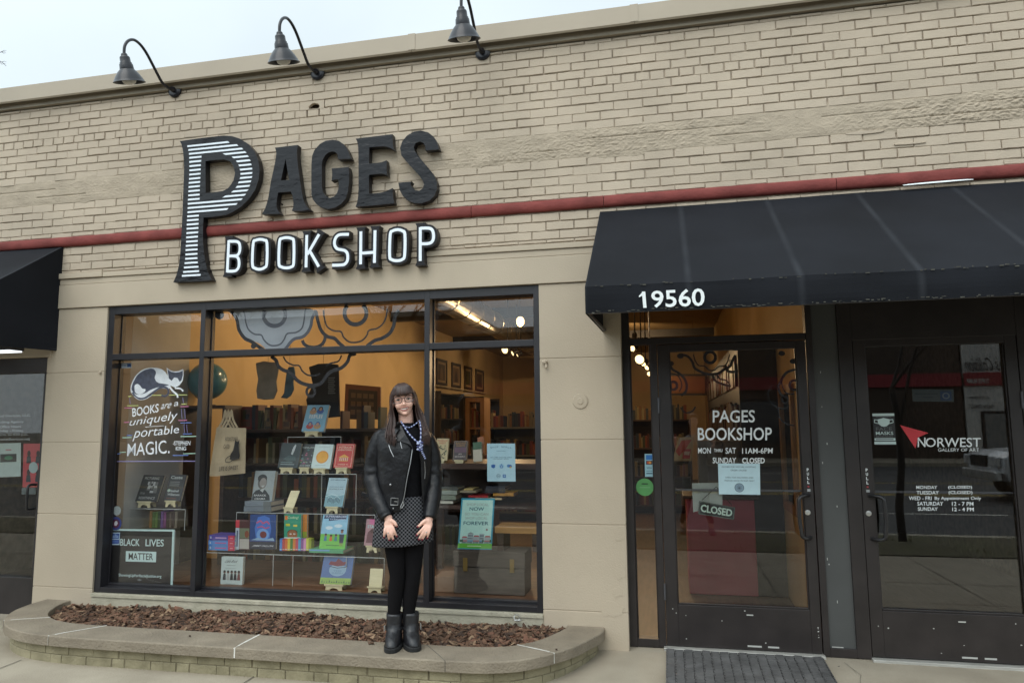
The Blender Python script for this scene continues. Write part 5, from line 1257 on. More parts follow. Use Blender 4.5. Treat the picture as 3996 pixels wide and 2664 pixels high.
LAMPS = [((1158,803),5.2,(-.45,-.85,-.25)),((1176,812),6.2,(-.75,-.5,-.45)),((1187,816),7.2,(-.8,-.35,-.5)),
         ((1450,800),3.0,(-.5,-.75,-.4)),((1468,826),3.9,(-.3,-.85,-.35)),((1476,836),4.7,(-.5,-.7,-.5)),((1484,845),5.6,(-.6,-.6,-.5)),((1491,859),7.5,(-.3,-.85,-.4))]
labs = ['round glowing track light nearest the street, high in the right window pane','small glowing track light in the middle of the three in the right pane','small glowing track light last of the three in the right pane',
        'glowing track light at the top of the narrow side window','large glowing track light second from the top in the side window','glowing track light third in the chain in the side window','glowing track light fourth in the chain in the side window','lowest glowing track light in the side window']
for ((u, v), Y, aim), lb in zip(LAMPS, labs): track_light(D(u, v, Y), lb, aim, PWR*(.4 if u > 1400 else 1), r=.075 if u in (1158,1468) else .05)
for x, y in ((-3.0, 2.2), (-2.9, 4.2)): track_light((x, y, 3.12), 'added black track light brightening the ochre wall %s' % ('behind the shirts' if y < 3 else 'behind the chalkboard'), (-.8, .1, -.35), 60)  # added lamps that brighten the ochre wall
for x, y, aim, lb in ((-2.9, 8.4, (-.85,.25,-.4), 'added track light deep in the shop brightening the framed prints'), (-2.9, 11.2, (-.85,.2,-.4), 'added track light at the far end brightening the last framed print'), (-.6, 8.6, (-.1,.85,-.45), 'added track light deep in the shop brightening the back wall behind the door'), (-.4, 5.2, (-.55,.7,-.45), 'added track light in the middle of the shop brightening the shelf unit behind the door')):
    track_light((x, y, 3.14), lb, aim, 95)  # lamps added to lift the dark back and side walls
p = D(1195, 738, 3.2)
t = thing('pendant_bulb', 'bare glowing pendant bulb in the upper right pane', 'pendant lamp', p)
mb = MB(); mb.ell(p, (.05,.05,.06), 14, 10); mb.build('bulb', m_bulb, t, smooth=True)
mb = MB(); mb.tube([p+Vector((0,0,.06)), (p.x,p.y,RZ1)], .004, 6); mb.lathe(p, [(.018,.05),(.02,.10),(.006,.12)], 10); mb.build('cord', m_dark, t)
l = bpy.data.lights.new('pendant_lamp', 'POINT'); l.energy = 22; l.color = (1,.62,.28); l.shadow_soft_size = .06
o = bpy.data.objects.new('lamp', l); COL.objects.link(o); o.parent = t; o.location = (0, 0, -.09)
# ---------- duct, beams
m_duct = M('galvanised_duct_metal', (.36,.33,.26), .28, metal=.85, var=.1, scale=3)
a = atx(1000*K, 702*K, -2.75)
t = thing('air_duct', 'long round galvanised duct running back under the ceiling', 'duct', (-2.75, 1.2, a.z))
mb = MB(); yy = 1.0; prof = []
while yy < 14.5:
    prof += [(.19, yy), (.20, yy+.01), (.20, yy+.03), (.19, yy+.04)]; yy += .62
mb.lathe((-2.75, 0, 3.12), prof, 24, ax=(0,1,0)); mb.build('duct_pipe', m_duct, t, smooth=False)
for yb, zz in ((3.4, 3.30), (6.5, 3.30), (10.2, 3.3)): MB().box(RX0, RX1-.07, yb, yb+.12, zz, RZ1-.002).build('ceiling_beam', m_dark, building)
# ---------- framed pictures on the left wall
fz0, fz1 = 2.33, 2.88
pc = [((70,55,45),(120,95,70)),((110,85,60),(60,45,40)),((60,60,45),(85,80,55)),((85,65,50),(70,55,50))]
for i, (y0, y1) in enumerate(((9.0,9.72),(10.08,10.77),(11.1,11.75),(12.1,12.88))):
    t = thing('framed_picture', ('framed print nearest the window in the row on the left wall','framed print with a dark figure, second in the row on the left wall','framed greenish print, third in the row on the left wall','framed print, last and smallest looking in the row on the left wall')[i], 'picture', (RX0, (y0+y1)/2, fz0), 'framed pictures on the left wall')
    x = RX0; mb = MB(); w_ = .055
    mb.box(x, x+.03, y0, y0+w_, fz0, fz1); mb.box(x, x+.03, y1-w_, y1, fz0, fz1); mb.box(x, x+.03, y0+w_, y1-w_, fz0, fz0+w_); mb.box(x, x+.03, y0+w_, y1-w_, fz1-w_, fz1); mb.build('frame', m_frame, t)
    f = FR((x+.012,y0+w_,fz0+w_),(x+.012,y1-w_,fz0+w_),(x+.012,y1-w_,fz1-w_),(x+.012,y0+w_,fz1-w_)); mb = MB(); ms = [ink(165,140,105)]
    f.rect(mb, 0,0,1,1,0); f.rect(mb, .12,.12,.88,.88,.001,mi(ms,*pc[i][0])); f.poly(mb, [(.3,.15),(.7,.15),(.62,.6),(.5,.78),(.38,.6)], .002, mi(ms,*pc[i][1])); mb.build('print', ms, t)
    MB().box(x, x+.07, y0-.1, y1+.12, fz0-.045, fz0-.02).build('picture_ledge', M('pale_ledge', (.5,.42,.28), .7), t)
# ---------- tall dark bookcases with rows of books along the left wall
bkm = [ink(*c, k=.42) for c in ((165,120,60),(120,60,45),(60,75,85),(150,140,110),(90,95,60),(175,90,50),(70,50,60),(190,170,120),(50,60,75),(140,70,60))]
protos = []
for c in range(len(bkm)):
    b = MB(); b.box(-.5, .5, -.5, .5, 0, 1); me_o = b.build('book', bkm[c], org=(0,0,0)); protos.append(me_o.data); bpy.data.objects.remove(me_o)
rb_ = random.Random(21)
FAR = MB()
def far_book(x, y, z, sx, sy, sz):
    FAR.box(x-sx/2, x+sx/2, y-sy/2, y+sy/2, z, z+sz, rb_.randrange(len(bkm)))
def put_book(x, y, z, sx, sy, sz, label, group, tilt=0., ax='y', c=None):
    o = bpy.data.objects.new('book', protos[rb_.randrange(len(protos)) if c is None else c]); COL.objects.link(o)
    o.location = (x, y, z); o.scale = (sx, sy, sz)
    if tilt: setattr(o.rotation_euler, ax, tilt)
    return tag(o, label, 'book', group)
def bookcase(y0, y1, label, gname, n=4, ztop=2.16):
    x0, x1 = RX0+.002, RX0+.34; zs = [.12+i*(ztop-.16)/n for i in range(n+1)]
    t = thing('bookcase', label, 'bookcase', ((x0+x1)/2, (y0+y1)/2, -.05), 'dark bookcases along the left wall')
    MB().box(x0, x0+.015, y0, y1, -.045, ztop).build('back_panel', m_dark, t)
    for yy in (y0, y1-.03): MB().box(x0+.015, x1, yy, yy+.03, -.045, ztop).build('side_panel', m_dark, t)
    for zz in zs: MB().box(x0+.015, x1-.005, y0+.03, y1-.03, zz-.025, zz).build('shelf', m_dark, t)
    for si in (1, 2, 3):
        zz = zs[si]; y = y0+.05
        while y < y1-.1:
            if rb_.random() < .18 and si == 3:
                far_book(x0+.2, y+.09, zz+.0015, .03, .16, .24); y += .2; continue
            w_ = rb_.uniform(.022,.05); far_book(x0+.17, y+w_/2, zz+.0015, .18, w_*.96, rb_.uniform(.19,.29))
            y += w_*(1 if rb_.random() < .92 else 2.6)
bookcase(8.3, 9.9, 'tall black bookcase under the first two framed prints', 'the bookcase under the first prints')
bookcase(9.95, 11.6, 'tall black bookcase under the third framed print', 'the bookcase under the third print')
bookcase(11.65, 13.3, 'tall black bookcase at the far end of the left wall', 'the far bookcase')
# a wooden rack standing before the bookcases
def zx3(x, y, Y): return Z(1600, 1100, 600, 1568)(x, y, Y)
m_oak = M('oak_rack_wood', (.30,.17,.08), .5, var=.2, scale=5, stretch=(4,4,.6))
Y = 4.6; a, b = zx3(585, 1180, Y), zx3(735, 1180, Y)
t = thing('wooden_rack', 'tall oak display rack standing before the dark bookcases', 'rack', ((a.x+b.x)/2, Y, -.05))
mb = MB()
for xx in (a.x, b.x): mb.box(xx-.03, xx+.03, Y, Y+.35, -.05, a.z)
mb.box(a.x+.03, b.x-.03, Y, Y+.35, a.z-.06, a.z-.001); mb.build('rack_frame', m_oak, t)
for k in range(4):
    zz = .35+.36*k; MB().box(a.x+.031, b.x-.031, Y+.01, Y+.34, zz, zz+.025).build('shelf', m_oak, t)
    y = a.x+.05
    while y < b.x-.06:
        w_ = rb_.uniform(.025,.05); put_book(y+w_/2, Y+.12, zz+.026, w_*.95, .16, rb_.uniform(.19,.27), 'upright book in the oak rack', 'books in the oak rack'); y += w_
# low counter and shelves deeper in the shop
def shelfunit(x0, x1, y0, y1, z1, label, mat, n=3, face='y', gl=None, fill=.9, far=False):
    t = thing('shelf_unit', label, 'shelves', ((x0+x1)/2, (y0+y1)/2, -.05))
    MB().box(x0, x1, y1-.02, y1, -.049, z1).build('back_panel', mat, t)
    for xx in (x0, x1-.03): MB().box(xx, xx+.03, y0, y1-.02, -.049, z1).build('side_panel', mat, t)
    for k in range(n+1):
        zz = .08+(z1-.11)*k/n; MB().box(x0+.03, x1-.03, y0+.005, y1-.021, zz, zz+.028).build('shelf', mat, t)
        if k < n or True:
            x = x0+.05
            while x < x1-.08:
                w_ = rb_.uniform(.025,.055)
                if rb_.random() < fill and far: far_book(x+w_/2, y0+.12, zz+.0295, w_*.95, .17, rb_.uniform(.16,.25))
                elif rb_.random() < fill: put_book(x+w_/2, y0+.12, zz+.0295, w_*.95, .17, min(rb_.uniform(.18,.27), (z1-.11)/n-.05) if k < n else rb_.uniform(.15,.26), 'upright book on the %s' % gl, 'books on the '+gl)
                x += w_
    return t
shelfunit(-2.9, -1.3, 6.2, 6.55, 1.45, 'grey green shelf unit in the middle of the shop', M('grey_green_shelf', (.10,.11,.10), .6, var=.1), 3, gl='grey green shelf unit', far=True, fill=.85)
shelfunit(-4.4, -3.1, 3.6, 3.95, 1.05, 'low dark shelf unit below the shirts', m_dkwood, 2, gl='low dark shelf unit', far=True, fill=.6)
shelfunit(-.85, .35, 7.4, 7.75, 1.55, 'dark shelf unit seen through the bookshop door', m_dkwood, 3, gl='shelf unit behind the door', far=True, fill=.9)
shelfunit(-3.1, -1.95, 2.7, 3.0, 1.0, 'low brown shelf unit in the middle pane', m_dkwood, 2, gl='low brown shelf unit', far=True, fill=.6)
shelfunit(-4.42, -2.72, 1.42, 1.72, 1.47, 'tall dark shelf unit closing the back of the window display', m_dkwood, 4, gl='tall dark shelf unit behind the display', fill=.42)
for i, (x0, x1, y0, c1, c2, lb) in enumerate(((362,455,952,(120,45,40),(90,60,50),'dull red framed card standing on the tall dark shelf unit'),(422,548,980,(70,62,45),(45,75,60),'brown framed green card standing on the tall dark shelf unit'),(556,606,958,(60,55,45),(110,90,60),'narrow dark card standing on the tall dark shelf unit'),(584,688,984,(125,85,45),(150,105,60),'orange brown book face out on the tall dark shelf unit'),(692,748,976,(110,80,50),(70,50,40),'tan card beside the orange brown book on the tall shelf unit'),(752,820,990,(50,38,30),(120,95,60),'small black frame with a pale hook picture on the tall shelf unit'))):
    Yk = 1.44+.02*(i%2); f = FR(z7(x0,1097,Yk), z7(x1,1097,Yk), z7(x1,y0,Yk+.04), z7(x0,y0,Yk+.04)); zt0 = 1.4725
    for p in (f.a, f.b): p.z = zt0
    t = thing('framed_card', lb, 'card', (f.a+f.b)/2, 'cards on the tall shelf unit'); mb = MB(); ms = [ink(*c1)]; mb.poly([f.a,f.b,f.c,f.d], push=(0,.012,0)); f.rect(mb, .12,.12,.88,.88, .001, mi(ms,*c2)); f.rect(mb, .3,.35,.7,.5, .002, mi(ms,*c1)); mb.build('card', ms, t)
shelfunit2 = thing('bookcase', 'tall dark bookcase along the right inner wall seen through the bookshop door', 'bookcase', (RX1-.22, 4.4, -.05))
MB().box(RX1-.40, RX1-.062, 1.75, 7.2, -.048, 2.25).build('case', m_dark, shelfunit2, bevel=.004)
mb = MB()
for k in range(5):
    y = 1.85
    while y < 7.0:
        w_ = rb_.uniform(.03,.06); mb.box(RX1-.425, RX1-.401, y, y+w_*.93, .15+.42*k, .15+.42*k+rb_.uniform(.2,.3), rb_.randrange(len(bkm))); y += w_ if rb_.random() < .9 else .2
o = mb.build('book_row', bkm, shelfunit2); o['kind'] = 'stuff'
# ---------- globe on its shelf
c = D(477, 875, 1.2); r = (D(477+38, 875, 1.2)-c).length
t = thing('globe', 'big blue globe near the left window mullion', 'globe', c-Vector((0,0,r+.06)))
m_globe = M('globe_blue', (.04,.17,.24), .3, var=.3, scale=4, col2=(.10,.26,.30), coat=.4)
mb = MB(); mb.ell(c, (r,r,r), 28, 18); mb.build('sphere', m_globe, t, smooth=True)
mb = MB(); pts = [c+Vector((math.cos(R(a))*(r+.012)*.4, .0, math.sin(R(a))*(r+.012))) for a in range(60, 300, 12)]
mb.tube([c+Vector((-(r+.012)*math.cos(R(a)), 0, (r+.012)*math.sin(R(a)))) for a in range(-75, 100, 12)], .006, 6); mb.lathe(c-Vector((0,0,r+.06)), [(.09,0),(.085,.012),(.02,.02),(.012,.06)], 18, cap=True); mb.build('stand', m_dkwood, t)
a = D(440, 925, 1.1); b = D(520, 925, 1.1)
zt_ = c.z-r-.06
t = thing('side_shelf', 'dark narrow shelf carrying the globe', 'shelf', ((a.x+b.x)/2, 1.2, .197)); MB().box(a.x-.1, b.x+.02, 1.05, 1.34, zt_-.03, zt_-.001).build('top', m_dkwood, t); mb = MB()
for xx in (a.x-.08, b.x-.02): mb.box(xx, xx+.04, 1.07, 1.32, .198, zt_-.031)
mb.build_each('leg', m_dkwood, t)
# ---------- shirts pinned up behind the glass
def shirt(z, outline, Y, label, mat, extra=None, name='tshirt', cat='t-shirt'):
    P = [z(x, y, Y) for x, y in outline]; c = sum(P, Vector())/len(P)
    t = thing(name, label, cat, (c.x, Y, min(p.z for p in P)), 'shirts hung in the window')
    mb = MB(); mb.poly(P, push=(0,.02,0)); o = mb.build('cloth', mat, t, bevel=.006)
    if extra: extra(z, Y, t)
    hk = max(p.z for p in P); mb = MB(); mb.tube([(c.x, Y+.012, hk-.01), (c.x, Y+.012, RZ1)], .0015, 4); mb.build('hanging_line', m_dark, t)
    return t
shirt(z7, [(485,620),(545,605),(600,612),(640,612),(660,650),(652,700),(640,760),(648,830),(620,895),(545,900),(495,890),(488,830),(502,740),(490,680)], 1.3, 'faded grey shirt hanging left in the middle pane', M('faded_grey_cloth', (.26,.24,.20), .9, var=.25, scale=7))
shirt(z7, [(720,690),(735,650),(775,645),(785,700),(770,760),(775,820),(750,870),(720,890),(675,885),(700,850),(705,800)], 1.35, 'small blue grey toddler shirt hanging in the middle pane', M('dusty_blue_cloth', (.09,.16,.21), .9, var=.35, scale=9), name='toddler_shirt')
def bt(z, Y, t):
    mb = MB(); f = FR(z(1035,860,Y-.003), z(1098,858,Y-.003), z(1095,718,Y-.003), z(1035,722,Y-.003))
    for i in range(9): f.rect(mb, .05+(i%3)*.03, .04+.105*i, .95-(i%2)*.12, .09+.105*i, .0)
    mb.build('print', ink(110,110,105), t)
shirt(z7, [(890,650),(960,625),(1040,622),(1115,632),(1120,720),(1128,1030),(1040,1038),(880,960),(870,900),(920,780)], 1.2, 'black t-shirt with small grey lettering lines hanging in the middle pane', M('black_cotton', (.018,.017,.018), .95, var=.2), bt)
# ---------- chalkboard leaning by the wall
q = [z7(x, y, 4.0) for x, y in ((1160,1050),(1438,1050),(1440,802),(1172,778))]
t = thing('chalkboard', 'brown framed chalkboard with faint block lettering', 'chalkboard', (q[0]+q[1])/2)
mb = MB(); mb.poly([q[0], q[1], q[2], q[3]], push=(0,.03,0)); f = FR(*q); f.rect(mb, .1,.0,.92,.86, .004, 1)
for r_ in range(3):
    for i in range(4): f.rect(mb, .18+.17*i, .62-.24*r_, .31+.17*i, .76-.24*r_, .006, 2)
mb.build('board', [M('russet_frame', (.12,.045,.022), .5), M('chalk_black', (.035,.028,.022), .9), ink(95,80,62)], t)
# ---------- display table with books in the right pane
def z4(x, y, Y): return z4w(x, y, Y)
Y = .62; a, b = z4(215, 238, Y), z4(700, 245, Y); zt_ = a.z
t = thing('display_table', 'dark wooden display table in the right pane', 'table', ((a.x+b.x)/2, 1.0, .196))
MB().box(a.x-.2, -.97, Y-.04, 1.3, zt_-.045, zt_).build('tabletop', m_dkwood, t)
zs_ = z4(400, 610, Y-.05).z; MB().box(a.x-.2, -.97, Y-.02, 1.3, zs_-.03, zs_).build('lower_shelf', m_dkwood, t)
for xx in (a.x-.19, -1.04):
    for yy in (Y-.01, 1.23): MB().box(xx, xx+.06, yy, yy+.06, .197, zt_-.046).build('leg', m_dkwood, t)
MB().box(a.x-.13, -1.04, 1.26, 1.28, zs_, zt_-.046).build('back_panel', m_dkwood, t)
def pw(f, mb, ms):
    f.text(mb, 'PASSAGE', .12,.86,.9,.94, .0006, mi(ms,190,80,50), .03); f.text(mb, 'WEST', .2,.75,.8,.83, .0006, mi(ms,190,80,50), .03); rq = random.Random(6)
    for i in range(34): f.disc(mb, rq.uniform(.1,.9), rq.uniform(.1,.68), .05, .03, .0006+.0001*i, mi(ms,(60,75,50)[0],(60,75,50)[1],50) if i%3 else mi(ms,35,35,30), 7)
book(z4, quadp(240,22,358,26,305,215,216,210), Y+.02, 'cream book with a black speckled pattern and red title behind the right pane', (195,180,135), pw)
def bh(f, mb, ms):
    o_ = mi(ms,165,120,50); f.line(mb, [(.04,.03),(.96,.03),(.96,.97),(.04,.97)], .003, .0004, mi(ms,150,120,85), True); f.text(mb, 'BADASS', .15,.82,.85,.92, .0006, o_, .02); f.text(mb, 'HABITS', .2,.70,.8,.79, .0006, o_, .02); f.rect(mb, .1,.4,.9,.66, .0006, mi(ms,85,50,75)); f.text(mb, 'JEN', .38,.27,.62,.35, .0006, mi(ms,195,185,180), .02); f.text(mb, 'SINCERO', .14,.15,.88,.23, .0006, mi(ms,195,185,180), .02)
book(z4, quadp(370,45,495,42,507,210,386,215), Y+.02, 'black book with an ochre title on the table behind the right pane', (40,32,34), bh)
book(z4, quadp(524,64,600,58,655,205,580,228), Y+.03, 'green and white tilted book on the table behind the right pane', (190,185,165), lambda f, mb, ms: f.rect(mb, 0,.62,1,1, .0005, mi(ms,50,95,65)), easel=False, lean=.04)
book(z4, quadp(565,20,618,14,668,140,622,160), Y+.08, 'orange book leaning behind the green and white one', (165,95,45), None, easel=False, lean=.04)
for i, (x0, x1, y0, y1, c_, n_) in enumerate(((265,376,592,568,(190,190,175),'white'),(272,400,558,516,(120,130,115),'grey green'),(275,412,512,474,(140,150,140),'pale grey'),(280,420,470,447,(75,80,75),'dark grey'),(435,580,496,478,(150,140,115),'cream'),(470,552,474,462,(200,180,120),'straw yellow'),(655,830,500,480,(50,55,65),'navy'),(660,835,478,460,(70,70,75),'slate'),(665,830,458,440,(45,50,60),'blue black'),(510,680,538,520,(160,40,45),'red'),(570,800,556,540,(205,190,150),'ivory'),(725,905,524,496,(190,140,60),'ochre'))):
    flat_book(z4, x0, x1, y0, y1, Y+.0+.03*(i > 3)-.0, .2, '%s book lying in the piles behind the lower right pane' % n_, c_, group='books piled in the right pane')
# trunk
Yt = .34; a, b = z4(385, 1412, Yt), z4(1005, 1412, Yt); tp = z4(400, 1000, Yt)
t = thing('storage_chest', 'old grey brown wooden trunk with brass latches on the display floor', 'trunk', ((a.x+b.x)/2, Yt, .197))
m_trunk = M('grey_trunk_wood', (.085,.068,.052), .7, var=.25, scale=7, stretch=(1,6,6))
zl = .2+(tp.z-.2)*.62
MB().box(a.x, b.x, Yt, Yt+.26, .198, zl-.002).build('chest_body', m_trunk, t, bevel=.006); MB().box(a.x-.006, b.x+.006, Yt-.006, Yt+.266, zl+.001, tp.z).build('lid', m_trunk, t, bevel=.008)
m_brass = M('aged_brass', (.35,.25,.09), .4, metal=.9, var=.2)
for px in (482, 890):
    c = z4(px, 1030, Yt-.01); mb = MB(); mb.box(c.x-.018, c.x+.018, Yt-.012, Yt-.007, zl-.03, zl+.07); mb.box(c.x-.012, c.x+.012, Yt-.016, Yt-.012, zl-.022, zl+.03); mb.build('latch', m_brass, t, bevel=.002)
t = thing('cardboard_box', 'small brown cardboard box beside the trunk', 'box', z4(290, 1408, .40)); a, b, c = z4(200,1408,.36), z4(383,1408,.36), z4(200,1230,.36)
mb = MB(); mb.box(a.x, min(b.x,-1.44), .36, .6, .198, c.z-.002); mb.box(a.x+.01, min(b.x,-1.44)-.01, .362, .598, c.z-.002, c.z+.002); mb.build('box_body', M('brown_card', (.20,.12,.07), .8, var=.1), t, bevel=.002)
t = thing('wooden_bench', 'honey coloured wooden bench top seen in the right pane', 'bench', (-1.2, .95, .196)); a, b = z4(740,850,.36), z4(1100,850,.36); c = z4(1100,800,.36)
MB().box(a.x, -.99, .36, .62, a.z, c.z).build('seat', M('honey_wood', (.42,.23,.075), .4, var=.2, scale=4, stretch=(.6,5,5)), t, bevel=.004)
mb = MB()
for xx in (a.x+.02, -1.06): mb.box(xx, xx+.05, .64-.28, .60, tp.z+.002, a.z-.001)
mb.build_each('leg', m_dkwood, t)
# ---------- behind the door: red counter, boxes, framed mirror
t = thing('red_counter', 'red cloth covered counter inside the bookshop door', 'counter', (.42, 2.0, -.05)); a, b = z6d(565, 960, 1.7), z6d(1085, 960, 1.7)
MB().box(a.x, b.x, 1.72, 2.3, -.048, .80).build('cloth_front', M('red_cloth', (.44,.10,.13), .85, var=.12, scale=3), t, bevel=.01); MB().box(a.x-.03, b.x+.03, 1.68, 2.34, .802, .83).build('countertop', m_dkwood, t, bevel=.004)
for i, (x0, x1, y0, y1, c_, lb) in enumerate(((640,830,1335,1118,(105,100,95),'grey cardboard box on the red counter, left of two'),(838,1030,1335,1118,(115,108,98),'grey cardboard box on the red counter, right of two'))):
    a, b, c = zd(x0,y0,1.9), zd(x1,y0,1.9), zd(x0,y1,1.9); t = thing('cardboard_box', lb, 'box', ((a.x+b.x)/2, 1.9, .831)); MB().box(a.x, b.x, 1.9, 2.2, .832, c.z).build('box_body', ink(*c_), t, bevel=.003); mb = MB(); mb.box(a.x+.002, b.x-.002, 1.985, 2.01, c.z, c.z+.0015); mb.build('tape', ink(150,140,120), t)
a, b, c = zd(445,1250,1.8), zd(600,1250,1.8), zd(470,1085,1.8); t = thing('poster', 'red and orange printed poster board inside the bookshop door', 'poster', ((a.x+b.x)/2, 1.8, a.z)); f = FR(zd(440,1270,1.85), zd(585,1270,1.85), zd(602,1088,1.87), zd(480,1085,1.87)); mb = MB(); ms = [ink(190,160,100)]; mb.poly([f.a,f.b,f.c,f.d], push=-f.n*.004); f.poly(mb, [(.05,.4),(.3,.85),(.9,.9),(.6,.5),(.3,.2)], .001, mi(ms,205,70,35)); f.rect(mb, .5,.1,.9,.5, .002, mi(ms,190,45,45)); f.rect(mb, .55,.25,.85,.4, .003, mi(ms,215,190,170)); mb.build('board', ms, t)
x = RX1-.062; t = thing('framed_mirror', 'tall wood framed mirror on the right inner wall seen through the door', 'mirror', (x, 2.6, .6)); p0, p1 = atx(1793*K, 885*K, x), atx(1822*K, 885*K, x)
y0, y1 = sorted((p0.y, p1.y)); y0 = max(y0, .5)
mb = MB(); w_ = .07
for (ya, yb, za, zb2) in ((y0,y0+w_,.75,1.8),(y1-w_,y1,.75,1.8),(y0+w_,y1-w_,.75,.75+w_),(y0+w_,y1-w_,1.8-w_,1.8)): mb.box(x-.03, x, ya, yb, za, zb2)
mb.build('frame', m_oak, t); MB().box(x-.012, x-.001, y0+w_, y1-w_, .75+w_, 1.8-w_).build('mirror_glass', M('silvered_glass', (.6,.6,.58), .05, metal=1., var=0), t)
f = FR(zd(412,768,9.), zd(705,768,9.), zd(705,605,9.), zd(412,605,9.)); t = thing('framed_board', 'brown framed picture hanging far behind the bookshop door', 'picture', (f.a+f.b)/2); mb = MB(); mb.poly([f.a,f.b,f.c,f.d], push=(0,.05,0)); f.rect(mb, .04,.1,.94,.9, .004, 1); mb.build('picture', [m_frame, ink(150,95,50)], t)
mb = MB(); mb.tube([(f.a.x*.3+f.b.x*.7, 9.02, f.c.z), (f.a.x*.3+f.b.x*.7, 9.02, RZ1)], .003, 4); mb.build('hanging_line', m_dark, t)

o = FAR.build('distant_books', bkm); struct(o, 'stuff'); tag(o, 'rows of books filling the farther dark bookcases and low shelf units of the shop', 'books')
# ------------------------------------------------------------------ ground: sidewalk, verge, road
m_walk = M('sidewalk_concrete', (.295,.255,.195), .9, var=.13, scale=2.6, detail=9, col2=(.385,.338,.262), bump=.35, bscale=90, spec=.2)
m_joint = M('dark_joint_dirt', (.13,.115,.09), .95, var=.3)
def gz(y):                                # the sidewalk falls gently from the wall, then lies nearly flat
    if y > -.9: return BZ+.046*(y)
    return BZ-.0414+.012*(y+.9)
ys = [.25, 0, -.3, -.6, -.9, -1.5, -2.2, -3, -3.7, -4.28]
def slabmesh(name, x0, x1, seams):
    mb = MB(); n = 60
    xs_ = [x0+(x1-x0)*i/n for i in range(n+1)]; vs = []
    for x in xs_:
        for y in ys: vs.append((x, y, gz(y)+.003*noise.noise((x*.7, y*.9, 0))))
    k = len(ys); mb.add(vs, [(i*k+j, i*k+j+1, (i+1)*k+j+1, (i+1)*k+j) for i in range(n) for j in range(k-1)])
    return mb.build(name, m_walk, smooth=True)
struct(slabmesh('sidewalk', -30, 22, None))
def seam(pts, w, name='sidewalk_joint', m=None):
    mb = MB(); P = []
    for (x0, y0), (x1, y1) in zip(pts[:-1], pts[1:]):
        n = max(2, int(math.hypot(x1-x0, y1-y0)/.06))
        for i in range(n):
            t = i/n; x, y = x0+(x1-x0)*t, y0+(y1-y0)*t
            P.append(Vector((x+.004*noise.noise((x*9,y*9,3)), y+.004*noise.noise((x*9,y*9,8)), gz(y)+.0045+.003*noise.noise((x*.7, y*.9, 0)))))
    P.append(Vector((pts[-1][0], pts[-1][1], gz(pts[-1][1])+.0045)))
    ribbon(mb, P, w, Vector((0,0,1)), 0); return struct(mb.build(name, m or m_joint))
g1 = atz(0, 2623, -.105); g2 = atz(118, 2576, -.1)
seam([(-30, -1.75), (-2.2, -1.75), (3, -1.745), (22, -1.73)], .007)
for x in (-8.2, -6.3): seam([(x, -.02), (x+.03, -4.28)], .008)
for x in (-4.45, -2.66, -.87, .92, 2.7, 4.5, 6.3): seam([(x, -.84 if x < -.5 else -1.3), (x+.03, -4.28)], .008)
seam([(-30, -2.65), (22, -2.62)], .012)
seam([(1.05,.0),(1.10,-.2),(1.06,-.35),(1.02,-.55),(1.05,-.75),(1.1,-1.2)], .003)
# ---------- grass verge, kerb, road
m_verge = M('bare_verge_soil', (.085,.07,.045), .95, var=.3, scale=4, col2=(.11,.105,.05), bump=.8, bscale=20)
mb = MB(); n = 90; vs = []
for i in range(n+1):
    x = -30+52*i/n
    for j in range(9):
        y = -4.28-1.6*j/8; vs.append((x, y, gz(-4.28)+.012+.05*math.sin(math.pi*j/8)*(1+noise.noise((x*.8,y*2,0)))+.02*noise.noise((x*3,y*4,1))))
mb.add(vs, [(i*9+j, i*9+j+1, (i+1)*9+j+1, (i+1)*9+j) for i in range(n) for j in range(8)]); struct(mb.build('grass_verge', m_verge, smooth=True))
m_grass = M('dry_winter_grass', (.10,.10,.045), .9, var=.3, scale=3, col2=(.17,.14,.07))
mb = MB(); rg = random.Random(9)
for i in range(3800):
    x, y = rg.uniform(-9, 9), rg.uniform(-5.8, -4.32)
    if noise.noise((x*.6, y*1.5, 4)) < -.05: continue
    a = rg.uniform(0, 6.28); h = rg.uniform(.03,.10); z = gz(-4.28)+.02
    d = Vector((math.cos(a), math.sin(a), 0)); s_ = Vector((-d.y, d.x, 0))*.006; p = Vector((x, y, z))
    mb.add([p-s_, p+s_, p+d*h*.5+Vector((0,0,h))], [(0,1,2)])
o = mb.build('grass', m_grass); struct(o, 'stuff'); tag(o, 'dry winter grass tufts on the verge across the sidewalk', 'grass')
MB().box(-40, 40, -6.06, -5.88, -.4, gz(-4.28)+.015).build('kerb', m_conc, bevel=.02)
struct(bpy.data.objects['kerb'])
m_road = M('worn_asphalt', (.060,.058,.056), .85, var=.2, scale=1.2, bump=.4, bscale=60)
zr = gz(-4.28)-.12
mb = MB(); mb.quad((-120,-24.6,zr),(120,-24.6,zr),(120,-6.05,zr),(-120,-6.05,zr)); struct(mb.build('road', m_road))
m_line = M('worn_road_paint', (.55,.53,.46), .8, var=.3, scale=9)
m_yline = M('worn_yellow_paint', (.50,.36,.08), .8, var=.3, scale=9)
for y, w_, m_, dash in ((-9.6,.12,m_line,True),(-13.2,.12,m_yline,False),(-13.5,.12,m_yline,False),(-16.8,.12,m_yline,False),(-20.4,.12,m_line,True)):
    mb = MB(); x = -60
    while x < 60:
        l = 3. if dash else 120; mb.quad((x,y-w_/2,zr+.004),(x+l,y-w_/2,zr+.004),(x+l,y+w_/2,zr+.004),(x,y+w_/2,zr+.004)); x += 9. if dash else 200
    struct(mb.build('road_marking', m_))
mb = MB(); mb.box(-120, 120, -28.2, -24.6, -.6, zr+.14); struct(mb.build('far_sidewalk', m_walk))
mb = MB(); mb.quad((-300,-300,-.62),(300,-300,-.62),(300,300,-.62),(-300,300,-.62)); struct(mb.build('ground', M('grey_brown_ground', (.12,.105,.08), .95, var=.2, scale=.3)))
